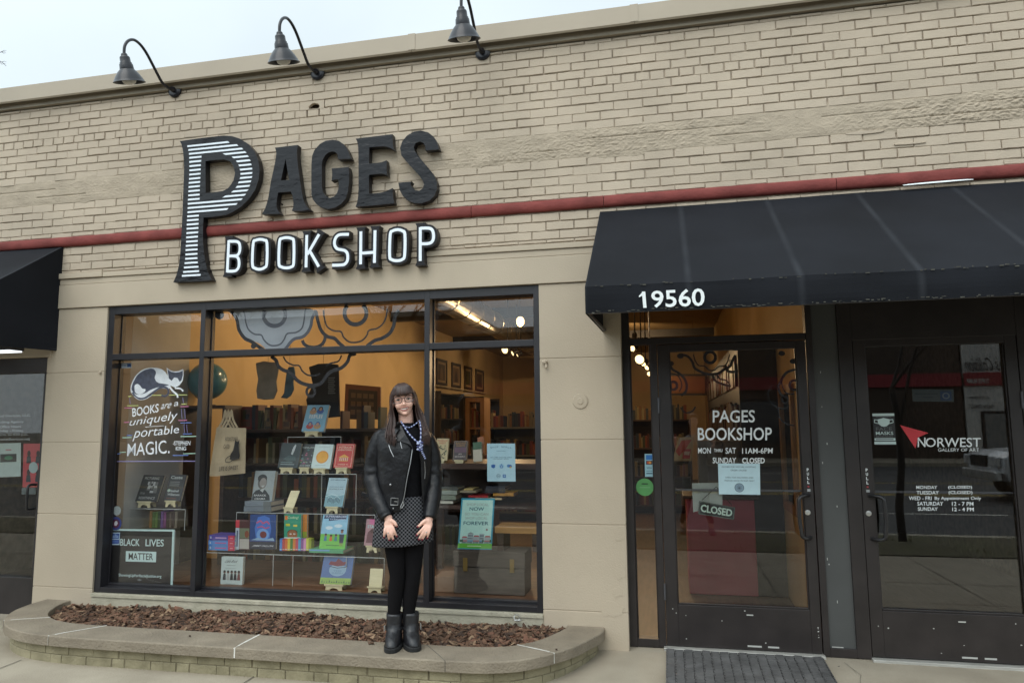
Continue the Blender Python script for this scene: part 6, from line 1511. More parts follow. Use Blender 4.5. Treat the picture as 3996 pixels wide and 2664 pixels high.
# ------------------------------------------------------------------ planter
OUT = [(-5.102,.0),(-5.098,-.16),(-5.045,-.36),(-4.93,-.54),(-4.76,-.70),(-4.55,-.81),(-4.30,-.868),(-4.0,-.888),(-3.5,-.892),(-2.78,-.890),(-2.26,-.888),(-1.74,-.886),(-1.36,-.882),(-1.13,-.862),(-.93,-.79),(-.755,-.63),(-.63,-.45),(-.54,-.25),(-.488,-.10),(-.487,.0)]
INN = [(-4.862,.0),(-4.852,-.10),(-4.805,-.22),(-4.72,-.36),(-4.60,-.47),(-4.43,-.55),(-4.22,-.588),(-3.95,-.597),(-3.5,-.600),(-2.80,-.600),(-2.42,-.600),(-1.8,-.602),(-1.40,-.600),(-1.22,-.585),(-1.07,-.545),(-.95,-.455),(-.865,-.345),(-.80,-.20),(-.755,-.08),(-.748,.0)]
def resamp(P, n):
    P = [Vector((x, y, 0)) for x, y in P]; P = smooth_path(P, 6); d = [0]
    for a, b in zip(P[:-1], P[1:]): d.append(d[-1]+(b-a).length)
    out = []; j = 0
    for i in range(n+1):
        t = d[-1]*i/n
        while j < len(P)-2 and d[j+1] < t: j += 1
        f = (t-d[j])/max(1e-9, d[j+1]-d[j]); out.append(P[j].lerp(P[j+1], f))
    return out
NP = 240
O_, I_ = resamp(OUT, NP), resamp(INN, NP)
CT, CB = .095, .028
pl = thing('planter', 'low curved brick planter with a broad concrete cap below the shop window', 'planter', (-2.8, -.44, -.1))
m_cap = M('weathered_cap_concrete', (.205,.172,.130), .88, var=.16, scale=5, bump=.8, bscale=70, spec=.2, col2=(.295,.25,.188), detail=8)
m_pbrick = M('stained_yellow_brick_paint', (.20,.175,.105), .85, var=.25, scale=7, bump=.7, bscale=60, col2=(.34,.30,.19), detail=8)
m_wmort = M('white_joint_mortar', (.66,.64,.58), .85, var=.15, scale=30)
def nearest(P, q): return min(range(len(P)), key=lambda i: (P[i].x-q[0])**2+(P[i].y-q[1])**2)
cuts = [0, nearest(O_, (-4.86,-.60)), nearest(O_, (-4.21,-.88)), nearest(O_, (-2.78,-.89)), nearest(O_, (-1.36,-.88)), nearest(O_, (-.748,-.62)), NP]
for ci, (a, b) in enumerate(zip(cuts[:-1], cuts[1:])):
    mb = MB(); rings = []
    a_, b_ = a+(.12 if ci else 0), b-(.12 if b < NP else 0)
    n = b-a
    for i in range(n+1):
        t = a_+(b_-a_)*i/n; j = min(int(t), NP-1); f = t-j
        o3, i3 = O_[j].lerp(O_[j+1], f), I_[j].lerp(I_[j+1], f); d = (o3-i3).normalized(); r = .008
        w1 = .0022*noise.noise((o3.x*6, o3.y*6, ci)); wz = .0015*noise.noise((o3.x*4, o3.y*4, 3))
        sec = [(i3, CB), (o3+d*w1, CB), (o3+d*(w1+.001), CT-r), (o3+d*(w1-r*.35), CT-r*.3), (o3+d*(w1-r), CT+wz), (i3+d*r*.6, CT+wz), (i3, CT-r*.6)]
        rings.append([Vector((p.x, p.y, z)) for p, z in sec])
    mb.loft(rings); mb.build('cap_stone', m_cap, pl, fix=True)
for ci, c in enumerate(cuts[1:-1]):
    o3, i3 = O_[c], I_[c]; d = (o3-i3).normalized(); s_ = Vector((-d.y, d.x, 0))*(.008 if ci != 3 else .0035)
    mb = MB(); P = [i3, i3.lerp(o3,.25), i3.lerp(o3,.5), i3.lerp(o3,.75), o3+d*.0006, o3+d*.0006]
    zz = [CT+.0012]*4+[CT-.002, CB+.004]
    L_ = []; R_ = []
    for i, (p, z) in enumerate(zip(P, zz)):
        k = .7+.6*abs(noise.noise((i*1.7, ci*3.3, 1))); q = Vector((p.x, p.y, z)); L_.append(q+s_*k); R_.append(q-s_*k)
    n = len(P); mb.add(L_+R_, [(i, i+1, n+i+1, n+i) for i in range(n-1)])
    mb.build('joint_mortar', m_wmort if ci != 3 else m_joint, pl)
# brick base, set back under the cap
mb = MB(); rows = [(-.175,-.105),(-.102,-.040),(-.037,.0275)]
mort2 = []
for i in range(NP+1):
    d = (O_[i]-I_[i]).normalized(); mort2.append(O_[i]-d*.0525)
mb2 = MB(); mb2.loft([[Vector((p.x, p.y, -.2)), Vector((p.x, p.y, CB+.001))] for p in mort2], close=False, cap=False); mb2.build('brick_base_mortar', M('stained_base_mortar', (.165,.14,.088), .9, var=.4, scale=9, bump=.6), pl)
dl = [0]
for a, b in zip(O_[:-1], O_[1:]): dl.append(dl[-1]+(b-a).length)
def along(s_):
    j = 0
    s_ = max(0, min(dl[-1]-1e-6, s_))
    lo, hi = 0, NP
    while hi-lo > 1:
        m_ = (lo+hi)//2
        if dl[m_] <= s_: lo = m_
        else: hi = m_
    f = (s_-dl[lo])/(dl[lo+1]-dl[lo]); p = O_[lo].lerp(O_[lo+1], f); d = (p-I_[lo].lerp(I_[lo+1], f)).normalized(); return p, d
for ri, (z0, z1) in enumerate(rows):
    s_ = -.05*ri
    while s_ < dl[-1]:
        l = .203 if ri != 1 else (.203 if rnd.random() < .7 else .1); g = .009; out = .048+rnd.uniform(-.002,.002); fs_ = rnd.random() < .55
        rings = []
        for k in range(4):
            p, d = along(s_+(0 if fs_ else g/2)+(l-g)*k/3); q = p-d*out; w1 = rnd.uniform(-.0012,.0012)
            rings.append([Vector((q.x-d.x*.02, q.y-d.y*.02, z0)), Vector((q.x+d.x*(w1-.002), q.y+d.y*(w1-.002), z0+.001)), Vector((q.x+d.x*w1, q.y+d.y*w1, z0+.006)), Vector((q.x+d.x*w1, q.y+d.y*w1, z1-.006)), Vector((q.x+d.x*(w1-.003), q.y+d.y*(w1-.003), z1)), Vector((q.x-d.x*.02, q.y-d.y*.02, z1))])
        if z1 > -.2: mb.loft(rings)
        s_ += l
mb.build('brick_base', m_pbrick, pl, fix=False)
# soil and bark mulch
def inside_x(y):                          # extents of the bed at depth y
    xs_ = []
    for a, b in zip(I_[:-1], I_[1:]):
        if (a.y-y)*(b.y-y) <= 0 and abs(a.y-b.y) > 1e-9: xs_.append(a.x+(b.x-a.x)*(y-a.y)/(b.y-a.y))
    return min(xs_), max(xs_)
def soil_z(x, y): return .052+.022*noise.noise((x*1.3, y*2, 0))+.014*noise.noise((x*5, y*5, 3))+.018*max(0, 1+y/.6)-.012*(x < -4.3)
mb = MB(); vs = []; nx, ny = 110, 16
for i in range(nx+1):
    for j in range(ny+1):
        y = -.5985+.585*j/ny; xa, xb = inside_x(min(-.002, y)); x = xa+(xb-xa)*i/nx; vs.append((x, y, soil_z(x, y)-.02))
mb.add(vs, [(i*(ny+1)+j, (i+1)*(ny+1)+j, (i+1)*(ny+1)+j+1, i*(ny+1)+j+1) for i in range(nx) for j in range(ny)])
struct(mb.build('soil', M('dark_bed_soil', (.05,.03,.02), .95, var=.3, bump=.6)))
mu = MB(); rm = random.Random(77)
mm = [M('bark_chip_%s' % n, c, .85, var=.25, scale=12, bump=.3, bscale=120, spec=.25) for n, c in (('rust',(.165,.092,.058)),('brown',(.122,.074,.049)),('dark',(.060,.039,.029)),('tan',(.27,.18,.112)),('red',(.172,.085,.056)))]
for i in range(7600):
    y = -.592+.575*rm.random(); xa, xb = inside_x(y); x = xa+.01+(xb-xa-.02)*rm.random()
    l = rm.uniform(.012,.038)*(1.7 if rm.random() < .15 else 1); w_ = l*rm.uniform(.22,.6); th = rm.uniform(.0015,.004)
    a = rm.uniform(0, math.pi); tl1, tl2 = rm.gauss(0,.32), rm.gauss(0,.4)
    u = Vector((math.cos(a)*math.cos(tl1), math.sin(a)*math.cos(tl1), math.sin(tl1))); v = Vector((-math.sin(a), math.cos(a), math.sin(tl2))).normalized(); v = (v-u*v.dot(u)).normalized(); n = u.cross(v); n = n if n.z > 0 else -n
    c = Vector((x, y, soil_z(x, y)-.008+rm.random()*.022))
    k = rm.randint(5, 7); top = []; cu = rm.uniform(-.5,.5)
    for q in range(k):
        t = 2*math.pi*q/k+rm.uniform(-.25,.25); r = rm.uniform(.7,1.1); du, dv = math.cos(t)*r, math.sin(t)*r
        top.append(c+u*(l*du)+v*(w_*dv)+n*(th+cu*w_*(dv*dv-.4)+.15*l*cu*du*du))
    bot = [p-n*th*2 for p in top]
    mu.add(top+bot, [tuple(range(k))]+[(q, k+q, k+(q+1)%k, (q+1)%k) for q in range(k)], rm.choices((0,1,2,3,4), (30,30,18,10,12))[0])
o = mu.build('bark_mulch', mm); struct(o, 'stuff'); tag(o, 'brown bark mulch filling the curved planter', 'mulch')
def chip(u, v, Zh, l, label, mat, cat='bark chip'):
    p = atz(u*K, v*K, Zh); mb = MB(); pts = []
    for q in range(9):
        t = 2*math.pi*q/9; r = 1+.25*noise.noise((u+q, v, 0)); pts.append((p.x+l*math.cos(t)*r, p.y+l*.55*math.sin(t)*r, p.z+.003+.010*abs(math.sin(t*1.5))))
    mb.poly(pts, push=(0,0,-.003)); tag(mb.build('bark_chip', mat, org=p), label, cat)
chip(852, 1478, CT+.003, .022, 'single curled bark chip lying on the cap stone left of the boots', mm[1])
chip(1278, 1493, CT+.002, .007, 'tiny bark crumb lying on the cap stone right of the boots', mm[2])
chip(436, 1462, CT+.002, .008, 'tiny bark crumb lying on the left stretch of the cap stone', mm[2])
chip(760, 1350, .166, .018, 'dry leaf fragment lying on the window curb ledge', mm[3], 'leaf')
p = at(1200+1478*.5527, 2100+565*.5527, -.06); t = thing('can_tab', 'silvery crumpled can end with its ring tab on the mulch by the pier', 'can tab', p)
mb = MB(); pts = [p+Vector((.020*math.cos(a), -.004*math.sin(a*2), .008+.020*math.sin(a)*1.0)) for a in [i*.45 for i in range(15)]]
mb.tube(pts, .0035, 6); mb.build('ring_tab', m_steel, t); mb = MB(); mb.ell(p+Vector((.006,0,-.010)), (.030,.018,.007), 12, 6, fn=lambda q, d: q*(1+.3*noise.noise(d*3))); mb.build('can_end', m_steel, t)
# ------------------------------------------------------------------ door mat of linked rubber strips
mt = thing('door_mat', 'dark ribbed link mat lying before the bookshop door', 'door mat', (.42, -.4, -.1))
m_rub = M('grey_black_rubber', (.105,.102,.100), .8, var=.3, scale=9, bump=.3, bscale=80)
mb = MB(); rr2 = random.Random(12)
mx0, mx1, my1, my0 = -.072, .925, .036, -.92
ncol = 17; cw = (mx1-mx0)/ncol
for c in range(ncol):
    y = my1-(.014 if c % 2 else 0)
    while y > my0:
        l = .0215; x0 = mx0+cw*c-.004; x1 = x0+cw+.006; z = gz(y)+.006
        mb.obox(((x0+x1)/2+rr2.uniform(-.002,.002), y, z+.006+rr2.uniform(-.0012,.0015)), (cw*.405,rr2.uniform(-.0012,.0012),rr2.uniform(-.001,.001)), (0,.0062,.0), (0,0,.0055)); y -= l
for c in range(ncol+1):
    x = mx0+cw*c; y = my1
    while y > my0: mb.obox((x, y-.02, gz(y-.02)+.0165), (.0035,0,0), (0,.021,-.0008), (0,0,.0012)); y -= .046 
mb.build('rubber_links', m_rub, mt)
MB().add([(mx0,my0,gz(my0)+.0045),(mx1+.01,my0,gz(my0)+.0045),(mx1+.01,my1,gz(my1)+.0045),(mx0,my1,gz(my1)+.0045)], [(0,1,2,3)]).build('gap_shade', M('dark_gap_shade', (.020,.019,.018), .95, var=.4, scale=60), mt)  # dark sheet paints the shade in the gaps between the links
for i, (u, v, s_, lb) in enumerate(((3150+235*.519, 1850+1462*.519, .016, 'largest dark stone lying right of the door mat'),(3150+325*.519,1850+1448*.519,.010,'small dark stone farther right of the door mat'),(3150+280*.519,1850+1495*.519,.004,'crumb of stone just right of the door mat'))):
    p = atz(u, v, -.075); mb = MB(); mb.ell(p+Vector((0,0,s_*.55)), (s_,s_*.8,s_*.65), 8, 6, fn=lambda q, d: q*(1+.4*noise.noise(d*1.7+Vector((i,0,0))))); tag(mb.build('stone', M('dark_stone', (.05,.05,.05), .85, var=.2), org=p), lb, 'stone')
# ------------------------------------------------------------------ the next shop to the left
nb = bpy.data.objects.new('neighbour_door', None); COL.objects.link(nb); nb.parent = building; nb.location = Vector((-5.8,.06,-.05))-worldloc(building)
mb = MB(); mb.box(-7.2, -5.25, .03, .12, 1.985, 2.112); mb.box(-5.30, -5.248, .03, .12, -.1, 1.984); mb.box(-7.2, -5.302, .035, .115, -.1, .25); mb.box(-6.35, -6.28, .035, .115, .251, 1.984)
mb.build('door_frame', m_dkbrown, nb, bevel=.003)
MB().box(-6.28, -5.30, .08, .086, .25, 1.985).build('door_glass', GLZD, nb)
MB().box(-7.2, -6.35, .08, .086, .25, 1.985).build('side_glass', GLZD, nb)
mb = MB(); hx = -5.36; mb.tube(smooth_path([(hx,.08,1.02),(hx+.0,.01,1.02),(hx,-.005,.98),(hx,-.005,.86),(hx,.01,.82),(hx,.08,.82)], 4), .011, 8); mb.build('handle', m_hand, nb, smooth=True)
MB().box(-7.1, -4.9, 2.6, 2.7, -.2, 3.4).build('neighbour_back_wall', M('neighbour_wall', (.16,.12,.11), .8, var=.1), building)
MB().box(-7.1, -4.9, .1, 2.6, -.2, -.06).build('neighbour_floor', m_floor, building)
MB().box(-7.1, -4.83, .3, 2.6, 2.5, 2.54).build('neighbour_ceiling', m_pale, building)
MB().box(-5.95, -5.83, 1.0, 1.1, -.06, 2.5).build('pale_column', m_pale, building)
nm = MB(); zq = Z(0, 1000, 800, 1568)
for s_, q in (('ed Horizon, LLC.',((0,1232),(235,1226),(235,1205),(0,1210))),('ulting Agency',((0,1280),(180,1277),(180,1254),(0,1258))),('Office Hours',((0,1312),(160,1309),(160,1288),(0,1291))),('nday - Friday',((0,1346),(180,1344),(180,1322),(0,1324))),('a.m. to 4:30 p.m.',((0,1376),(215,1373),(215,1352),(0,1354))),('outedhorizon.net',((0,1408),(228,1405),(228,1384),(0,1387)))):
    FR(*[zq(x, y, .0865) for x, y in q]).text(nm, s_, 0,0,1,1, 0, 0, .012)
nm.build('lettering', M('grey_white_vinyl', (.50,.52,.52), .6), nb)
def np1(f, mb, ms): f.rect(mb, .12,.44,.82,.68, .0003, mi(ms,35,40,40)); f.disc(mb, .48,.56,.18,.06, .0006, mi(ms,50,130,90)); f.rect(mb, .35,.78,.6,.82, .0003, mi(ms,200,140,145))
sticker('poster', [(-20,1688),(158,1682),(160,1425),(-20,1430)], zq, 'pale notice with a green oval on a black band, in the next shop\'s door', np1, (205,222,218), 'poster', y=.0875)
def np2(f, mb, ms):
    for u in (.3,.78):
        for v in (.12,.55): f.poly(mb, [(u-.13,v),(u+.13,v),(u+.1,v+.16),(u-.1,v+.16)], .0004, mi(ms,50,60,70)); f.disc(mb, u, v+.22,.09,.07, .0006, mi(ms,60,45,45), 12)
    f.disc(mb, .55,.45,.24,.13, .0008, mi(ms,185,205,205))
sticker('poster', [(172,1765),(318,1765),(325,1430),(180,1430)], zq, 'coral poster with four small figures in the next shop\'s door', np2, (205,85,90), 'poster', y=.0875)
sticker('notice', [(262,1916),(370,1916),(372,1866),(264,1866)], Z(-50,950,800,1568), 'small grey notice below the coral poster in the next shop\'s door', None, (110,120,120), 'notice', y=.0875)
p = D(22, 808, -.28); t = thing('soffit_lamp', 'bright white strip lamp glowing under the next shop\'s awning', 'lamp', p)
MB().box(p.x-.5, p.x+.06, -.34, -.20, p.z+.012, p.z+.05).build('housing', m_bar, t); MB().box(p.x-.49, p.x+.05, -.33, -.21, p.z, p.z+.011).build('tube', M('lit_white_tube', (.9,.95,1.), .5, var=0, emit=1.6), t)
mb = MB(); mb.tube([(p.x-.2,-.27,p.z+.05),(p.x-.2,-.27,2.80)], .008, 6); mb.build('stem', m_bar, t)
# ------------------------------------------------------------------ the woman on the planter
TH = R(20.8); AXP = Vector((-1.685, -.661, .095))
def WL(x, y, z):                          # figure space (x right, y into the shop, z up from the cap) -> world
    x *= 1.018; z = (z-1.405)*1.018+1.405+.0253*max(0, 1-z/1.405)
    c, s = math.cos(TH), math.sin(TH)
    return Vector((AXP.x+x*c-y*s, AXP.y+x*s+y*c, AXP.z+z))
def tilt(x, y, z):                        # the head leans a little to the viewer's left
    k = max(0, min(1, (z-1.40)/.09)); a = R(7.5)*k; px, pz = -.022, 1.45
    dx, dz = x-px, z-pz
    return (px+dx*math.cos(a)-dz*math.sin(a), y, pz+dx*math.sin(a)+dz*math.cos(a))
def WT(p): return WL(*p)
def HT(p): return WL(*tilt(*p))
def tube_w(mb, pts, rs, n=12, m=0, T=WT, dense=4, wr=None):
    P = smooth_path(pts, dense); k = len(rs); R_ = []
    for i in range(len(P)):
        t = i/(len(P)-1)*(k-1); j = min(int(t), k-2); R_.append(rs[j]+(rs[j+1]-rs[j])*(t-j))
    b = len(mb.v); mb.tube(P, R_, n, m)
    for i in range(b, len(mb.v)):
        v = mb.v[i]
        if wr:
            c = P[(i-b)//n]; d = (v-c); s_ = 1+wr(v, (i-b)//n/len(P)); v = c+d*s_
        mb.v[i] = T(tuple(v))
def ell_w(mb, c, r, T=WT, n=14, k=9, m=0, rot=None):
    b = len(mb.v); mb.ell((0,0,0), r, n, k, m)
    for i in range(b, len(mb.v)):
        v = mb.v[i]
        if rot is not None: v = rot @ v
        mb.v[i] = T((c[0]+v.x, c[1]+v.y, c[2]+v.z))
def rings_w(mb, rows, n=40, m=0, T=WT, a0=0., a1=2*math.pi, wr=None, cap=True, yo=0.):
    full = abs(a1-a0-2*math.pi) < 1e-6 and len(rows[0]) < 6; rings = []
    for row in rows:
        z, cx, rx, yf, yb = row[:5]; b0, b1 = (row[5], row[6]) if len(row) > 5 else (a0, a1); pw = row[7] if len(row) > 7 else 1.
        ring = []; e = n if full else n+1
        for i in range(e):
            a = b0+(b1-b0)*i/n; s_, c_ = math.sin(a), math.cos(a)
            x = cx+rx*math.copysign(abs(s_)**pw, s_); y = yo+(-(yf) if c_ > 0 else yb)*abs(c_)**pw
            if wr:
                d = wr(x, y, z, a); x += s_*d; y -= c_*d
            ring.append(T((x, y, z)))
        rings.append(ring)
    mb.loft(rings, m, close=full, cap=cap and full)
def interp_rows(rows, k=4):
    out = []
    for a, b in zip(rows[:-1], rows[1:]):
        for i in range(k): out.append(tuple(a[j]+(b[j]-a[j])*i/k for j in range(len(a))))
    out.append(rows[-1]); return out
m_skin = M('warm_skin', (.83,.505,.395), .48, var=.07, scale=40, spec=.4)
woman = thing('person', 'smiling woman in a black leather jacket and checked skirt standing on the planter edge', 'person', AXP)
bd = MB()
HC = (-.022, 0, 1.568)
hr = [(-.100,.020,.070,.005),(-.092,.033,.0775,.015),(-.075,.046,.080,.03),(-.055,.054,.080,.045),(-.03,.060,.080,.065),(0,.065,.077,.085),(.03,.069,.081,.092),(.06,.067,.074,.090),(.082,.055,.054,.072),(.097,.034,.030,.045),(.104,.01,.008,.012)]
rings_w(bd, interp_rows([(HC[2]+z, HC[0], rx, f, b) for z, rx, f, b in hr], 3), 36, T=HT)
for c, r in (((-.022,-.086,1.537),(.0125,.016,.011)),((-.022,-.083,1.550),(.008,.010,.020)),((-.034,-.078,1.535),(.008,.009,.007)),((-.010,-.078,1.535),(.008,.009,.007)),
             ((-.056,-.064,1.532),(.022,.018,.020)),((.012,-.064,1.532),(.022,.018,.020)),((-.022,-.072,1.480),(.018,.014,.014)),((-.022,-.070,1.592),(.045,.014,.012)),
             ((-.093,.01,1.552),(.008,.018,.030)),((.049,.01,1.552),(.008,.018,.030))): ell_w(bd, c, r, HT)
tube_w(bd, [(-.018,.018,1.33),(-.018,.016,1.40),(-.022,.012,1.50)], [.062,.049,.047], 18)
rings_w(bd, interp_rows([(.74,-.03,.13,.09,.09),(.80,-.03,.145,.095,.10),(1.0,-.03,.110,.075,.08),(1.2,-.03,.135,.085,.085),(1.33,-.03,.15,.065,.075),(1.39,-.02,.06,.045,.05)], 4), 28)
ARML = [(-.170,.005,1.320),(-.206,.012,1.20),(-.222,.004,1.07),(-.185,-.065,.95),(-.122,-.135,.815)]
ARMR = [(.115,.005,1.296),(.146,.012,1.19),(.160,.004,1.06),(.155,-.065,.94),(.126,-.135,.802)]
for A in (ARML, ARMR): tube_w(bd, A, [.045,.042,.036,.032,.025], 14)
for s in (-1, 1):
    hx = -.03+s*.062
    tube_w(bd, [(hx-.0,0,.80),(-.023+s*.050,-.005,.62),(-.020+s*.052,-.012,.46),(-.036+s*.050,.008,.30),(-.04+s*.045,.02,.10)], [.070,.056,.036,.032,.024], 16)
# hands laid on the front of the thighs
YH = -.158
def hand(wr_, palm, kn, tips, thumb, s):
    sh = lambda p: (wr_[0]+(p[0]-wr_[0])*.88, wr_[1]+(p[1]-wr_[1])*.94); palm = sh(palm); kn = [sh(p) for p in kn]; tips = [sh(p) for p in tips]; thumb = sh(thumb)
    tube_w(bd, [(wr_[0], YH+.026, wr_[1]+.02), (wr_[0], YH+.016, wr_[1]), (palm[0], YH+.016, palm[1])], [.023,.023,.022], 12)
    ell_w(bd, (palm[0], YH+.004, palm[1]), (.031,.012,.040)); 
    for (kx, kz), (tx, tz), r in zip(kn, tips, (.0082,.0090,.0090,.0078)):
        mx, mz = (kx+tx)/2, (kz+tz)/2
        tube_w(bd, [(palm[0]+(kx-palm[0])*.35, YH+.002, palm[1]+(kz-palm[1])*.3), (kx, YH-.010, kz), (mx, YH-.016, mz), (tx, YH+.002, tz)], [r*1.15, r*1.1, r, r*.82], 10, dense=3)
        ell_w(bd, (tx, YH+.002, tz), (r*.8, r*.8, r*.9), n=10, k=6); ell_w(bd, (kx, YH-.012, kz), (r*1.15, r*.9, r*1.1), n=10, k=6)
    tx, tz = thumb
    tube_w(bd, [(palm[0]+s*.012, YH+.002, palm[1]+.026), (palm[0]+s*.034, YH-.006, palm[1]+.012), ((palm[0]+s*.036+tx)/2, YH-.008, (palm[1]+.012+tz)/2-.002), (tx, YH-.002, tz)], [.013,.011,.0095,.0075], 10, dense=3)
    ell_w(bd, (tx, YH-.002, tz), (.0085,.008,.009), n=10, k=6)
def shr(w_, L_): return tuple((w_[0]+(p[0]-w_[0])*.88, w_[1]+(p[1]-w_[1])*.94) for p in L_)
KL = ((-.144,.760),(-.126,.757),(-.108,.758),(-.092,.765)); TL = ((-.152,.703),(-.116,.684),(-.088,.683),(-.064,.706))
KR = ((.094,.764),(.106,.757),(.120,.754),(.134,.757)); TR = ((.040,.710),(.056,.682),(.079,.680),(.114,.688))
hand((-.122,.815), (-.119,.783), KL, TL, (-.064,.772), 1); hand((.126,.802), (.118,.777), KR, TR, (.048,.765), -1)
body = bd.build('body', m_skin, woman, smooth=True)
rmh = body.modifiers.new('fuse', 'REMESH'); rmh.mode = 'VOXEL'; rmh.voxel_size = .0038; rmh.use_smooth_shade = True
sm = body.modifiers.new('soft', 'SMOOTH'); sm.factor = .5; sm.iterations = 3
TL, KL = shr((-.122,.815), TL), shr((-.122,.815), KL); TR, KR = shr((.126,.802), TR), shr((.126,.802), KR)
(THL,), (THR,) = shr((-.122,.815), [(-.064,.772)]), shr((.126,.802), [(.048,.765)])
mb = MB()
for (tx, tz), off in list(zip(TL, ((-.001,.004),)*4))+list(zip(TR, ((0,.004),)*4)): ell_w(mb, (tx, YH-.006, tz+.001), (.0062,.0038,.0078), n=10, k=6)
for tx, tz in (THL, THR): ell_w(mb, (tx, YH-.009, tz), (.007,.0035,.0075), n=10, k=6)
mb.build('nails', M('dark_red_nail', (.16,.012,.03), .2, var=.05), woman, smooth=True)
mb = MB()
for (k0, t0) in ((KL[1], TL[1]), (KR[2], TR[2])):
    f = .33; c = (k0[0]+(t0[0]-k0[0])*f, YH-.013, k0[1]+(t0[1]-k0[1])*f); mb2 = len(mb.v)
    mb.lathe((0,0,0), [(.0108,-.0022),(.0112,0),(.0108,.0022)], 14, ax=(t0[0]-k0[0], 0, t0[1]-k0[1]))
    for i in range(mb2, len(mb.v)): v = mb.v[i]; mb.v[i] = WL(c[0]+v.x, c[1]+v.y, c[2]+v.z)
    ell_w(mb, (c[0], c[1]-.011, c[2]), (.0045,.003,.0045), n=8, k=5)
mb.build('finger_rings', m_steel, woman)
# ---------- face details
FX, FZ = -.022, 1.568
mb = MB()
for s in (-1, 1): ell_w(mb, (FX+s*.033, -.0735, FZ), (.0135,.006,.0058), HT)
mb.build_each('eye', M('eye_white', (.62,.58,.55), .2, var=.0), woman, smooth=True)
mb = MB()
for s in (-1, 1): ell_w(mb, (FX+s*.033, -.0785, FZ), (.0058,.003,.0056), HT)
mb.build_each('iris', M('brown_iris', (.03,.016,.01), .15, var=0), woman, smooth=True)
mb = MB()
for s in (-1, 1):
    tube_w(mb, [(FX+s*.018,-.0795,FZ+.001),(FX+s*.033,-.0815,FZ+.0065),(FX+s*.049,-.075,FZ+.0015)], [.0014,.0022,.0014], 6, T=HT)
    tube_w(mb, [(FX+s*.014,-.082,FZ+.020),(FX+s*.034,-.084,FZ+.026),(FX+s*.052,-.074,FZ+.020)], [.0018,.0026,.0014], 6, T=HT)
mb.build('lashes_and_brows', M('dark_brow', (.025,.013,.010), .7), woman, smooth=True)
mb = MB(); MZ = 1.511
tube_w(mb, [(FX-.031,-.072,MZ+.007),(FX-.017,-.0845,MZ+.0050),(FX,-.088,MZ+.0048),(FX+.017,-.0845,MZ+.0050),(FX+.031,-.072,MZ+.007)], [.0014,.0024,.0024,.0024,.0014], 8, T=HT)
tube_w(mb, [(FX-.031,-.072,MZ+.006),(FX-.017,-.0825,MZ-.009),(FX,-.0855,MZ-.013),(FX+.017,-.0825,MZ-.009),(FX+.031,-.072,MZ+.006)], [.0014,.0028,.0034,.0028,.0014], 8, T=HT)
mb.build('lips', M('pink_lips', (.40,.125,.11), .35), woman, smooth=True)
mb = MB(); P = []
up = [(FX+.028*t, -.0885+.011*t*t, MZ+.0025+.0035*t*t) for t in (-1,-.6,-.2,.2,.6,1)]; lo = [(FX+.028*t, -.0875+.011*t*t, MZ-.0085+.0125*t*t) for t in (1,.6,.2,-.2,-.6,-1)]
mb.poly([HT(p) for p in up+lo]); mb.build('teeth', M('tooth_white', (.66,.62,.55), .25, var=0), woman)
m_gls = M('dark_tortoise_frame', (.035,.014,.012), .2, var=.3, scale=90)
mb = MB(); lens = MB()
for s in (-1, 1):
    cx, cz = FX+s*.0375, FZ-.002; pts = []
    for i in range(28):
        a = 2*math.pi*i/28; ca, sa = math.cos(a), math.sin(a)
        pts.append((cx+.0285*math.copysign(abs(ca)**.62, ca), -.098+.010*(abs(cx+.0285*ca-FX)/.066)**2, cz+(.0195*math.copysign(abs(sa)**.7, sa))-(.002*(s*ca) if sa < 0 else 0)))
    pts.append(pts[0]); tube_w(mb, pts, [.0024,.0024], 6, T=HT, dense=1)
    lens.poly([HT(p) for p in pts[:-1]])
    tube_w(mb, [(FX+s*.066,-.088,FZ+.008),(FX+s*.074,-.05,FZ+.006),(FX+s*.074,.01,FZ)], [.0024,.0022,.002], 6, T=HT)
tube_w(mb, [(FX-.010,-.097,FZ+.004),(FX,-.099,FZ+.007),(FX+.010,-.097,FZ+.004)], [.0026,.0026], 6, T=HT)
mb.build('glasses', m_gls, woman, smooth=True)
lens.build_each('lens', glass_mat('spectacle_glass', .06), woman)
# ---------- hair
m_hair = M('long_brown_hair', (.030,.0165,.0135), .42, var=.3, scale=60, col2=(.062,.031,.023), spec=.5, stretch=(1,1,.12))
hb = MB(); rh = random.Random(31)
def cap_pt(a, t):                         # a: angle round the head (0 = front), t: 0 crown .. 1 lower edge
    front = max(0, math.cos(a)); zlo = 1.47 if front < .35 else 1.605
    z = 1.677-(1.677-zlo)*t**1.5; k = max(0, (z-1.568)/.112)
    w_ = math.sqrt(max(0, 1-k*k)) if z > 1.568 else 1
    rx = .083*w_+.002; ryf = .092*w_+.002; ryb = .104*w_+.002
    return (HC[0]+rx*math.sin(a), (-ryf if math.cos(a) > 0 else ryb)*abs(math.cos(a)), z)
n, k = 40, 14; vs = []
for i in range(n):
    a = 2*math.pi*i/n
    for j in range(k+1):
        p = cap_pt(a, j/k)
        if math.cos(a) > .30 and math.cos(a) < .55: p = (p[0], p[1], p[2])
        r_ = .0025*noise.noise((math.sin(a)*30, math.cos(a)*30, p[2]*4)); vs.append(HT((p[0]*(1)+r_, p[1]+r_, p[2])))
hb.add(vs, [(i*(k+1)+j, i*(k+1)+j+1, ((i+1)%n)*(k+1)+j+1, ((i+1)%n)*(k+1)+j) for i in range(n) for j in range(k)])
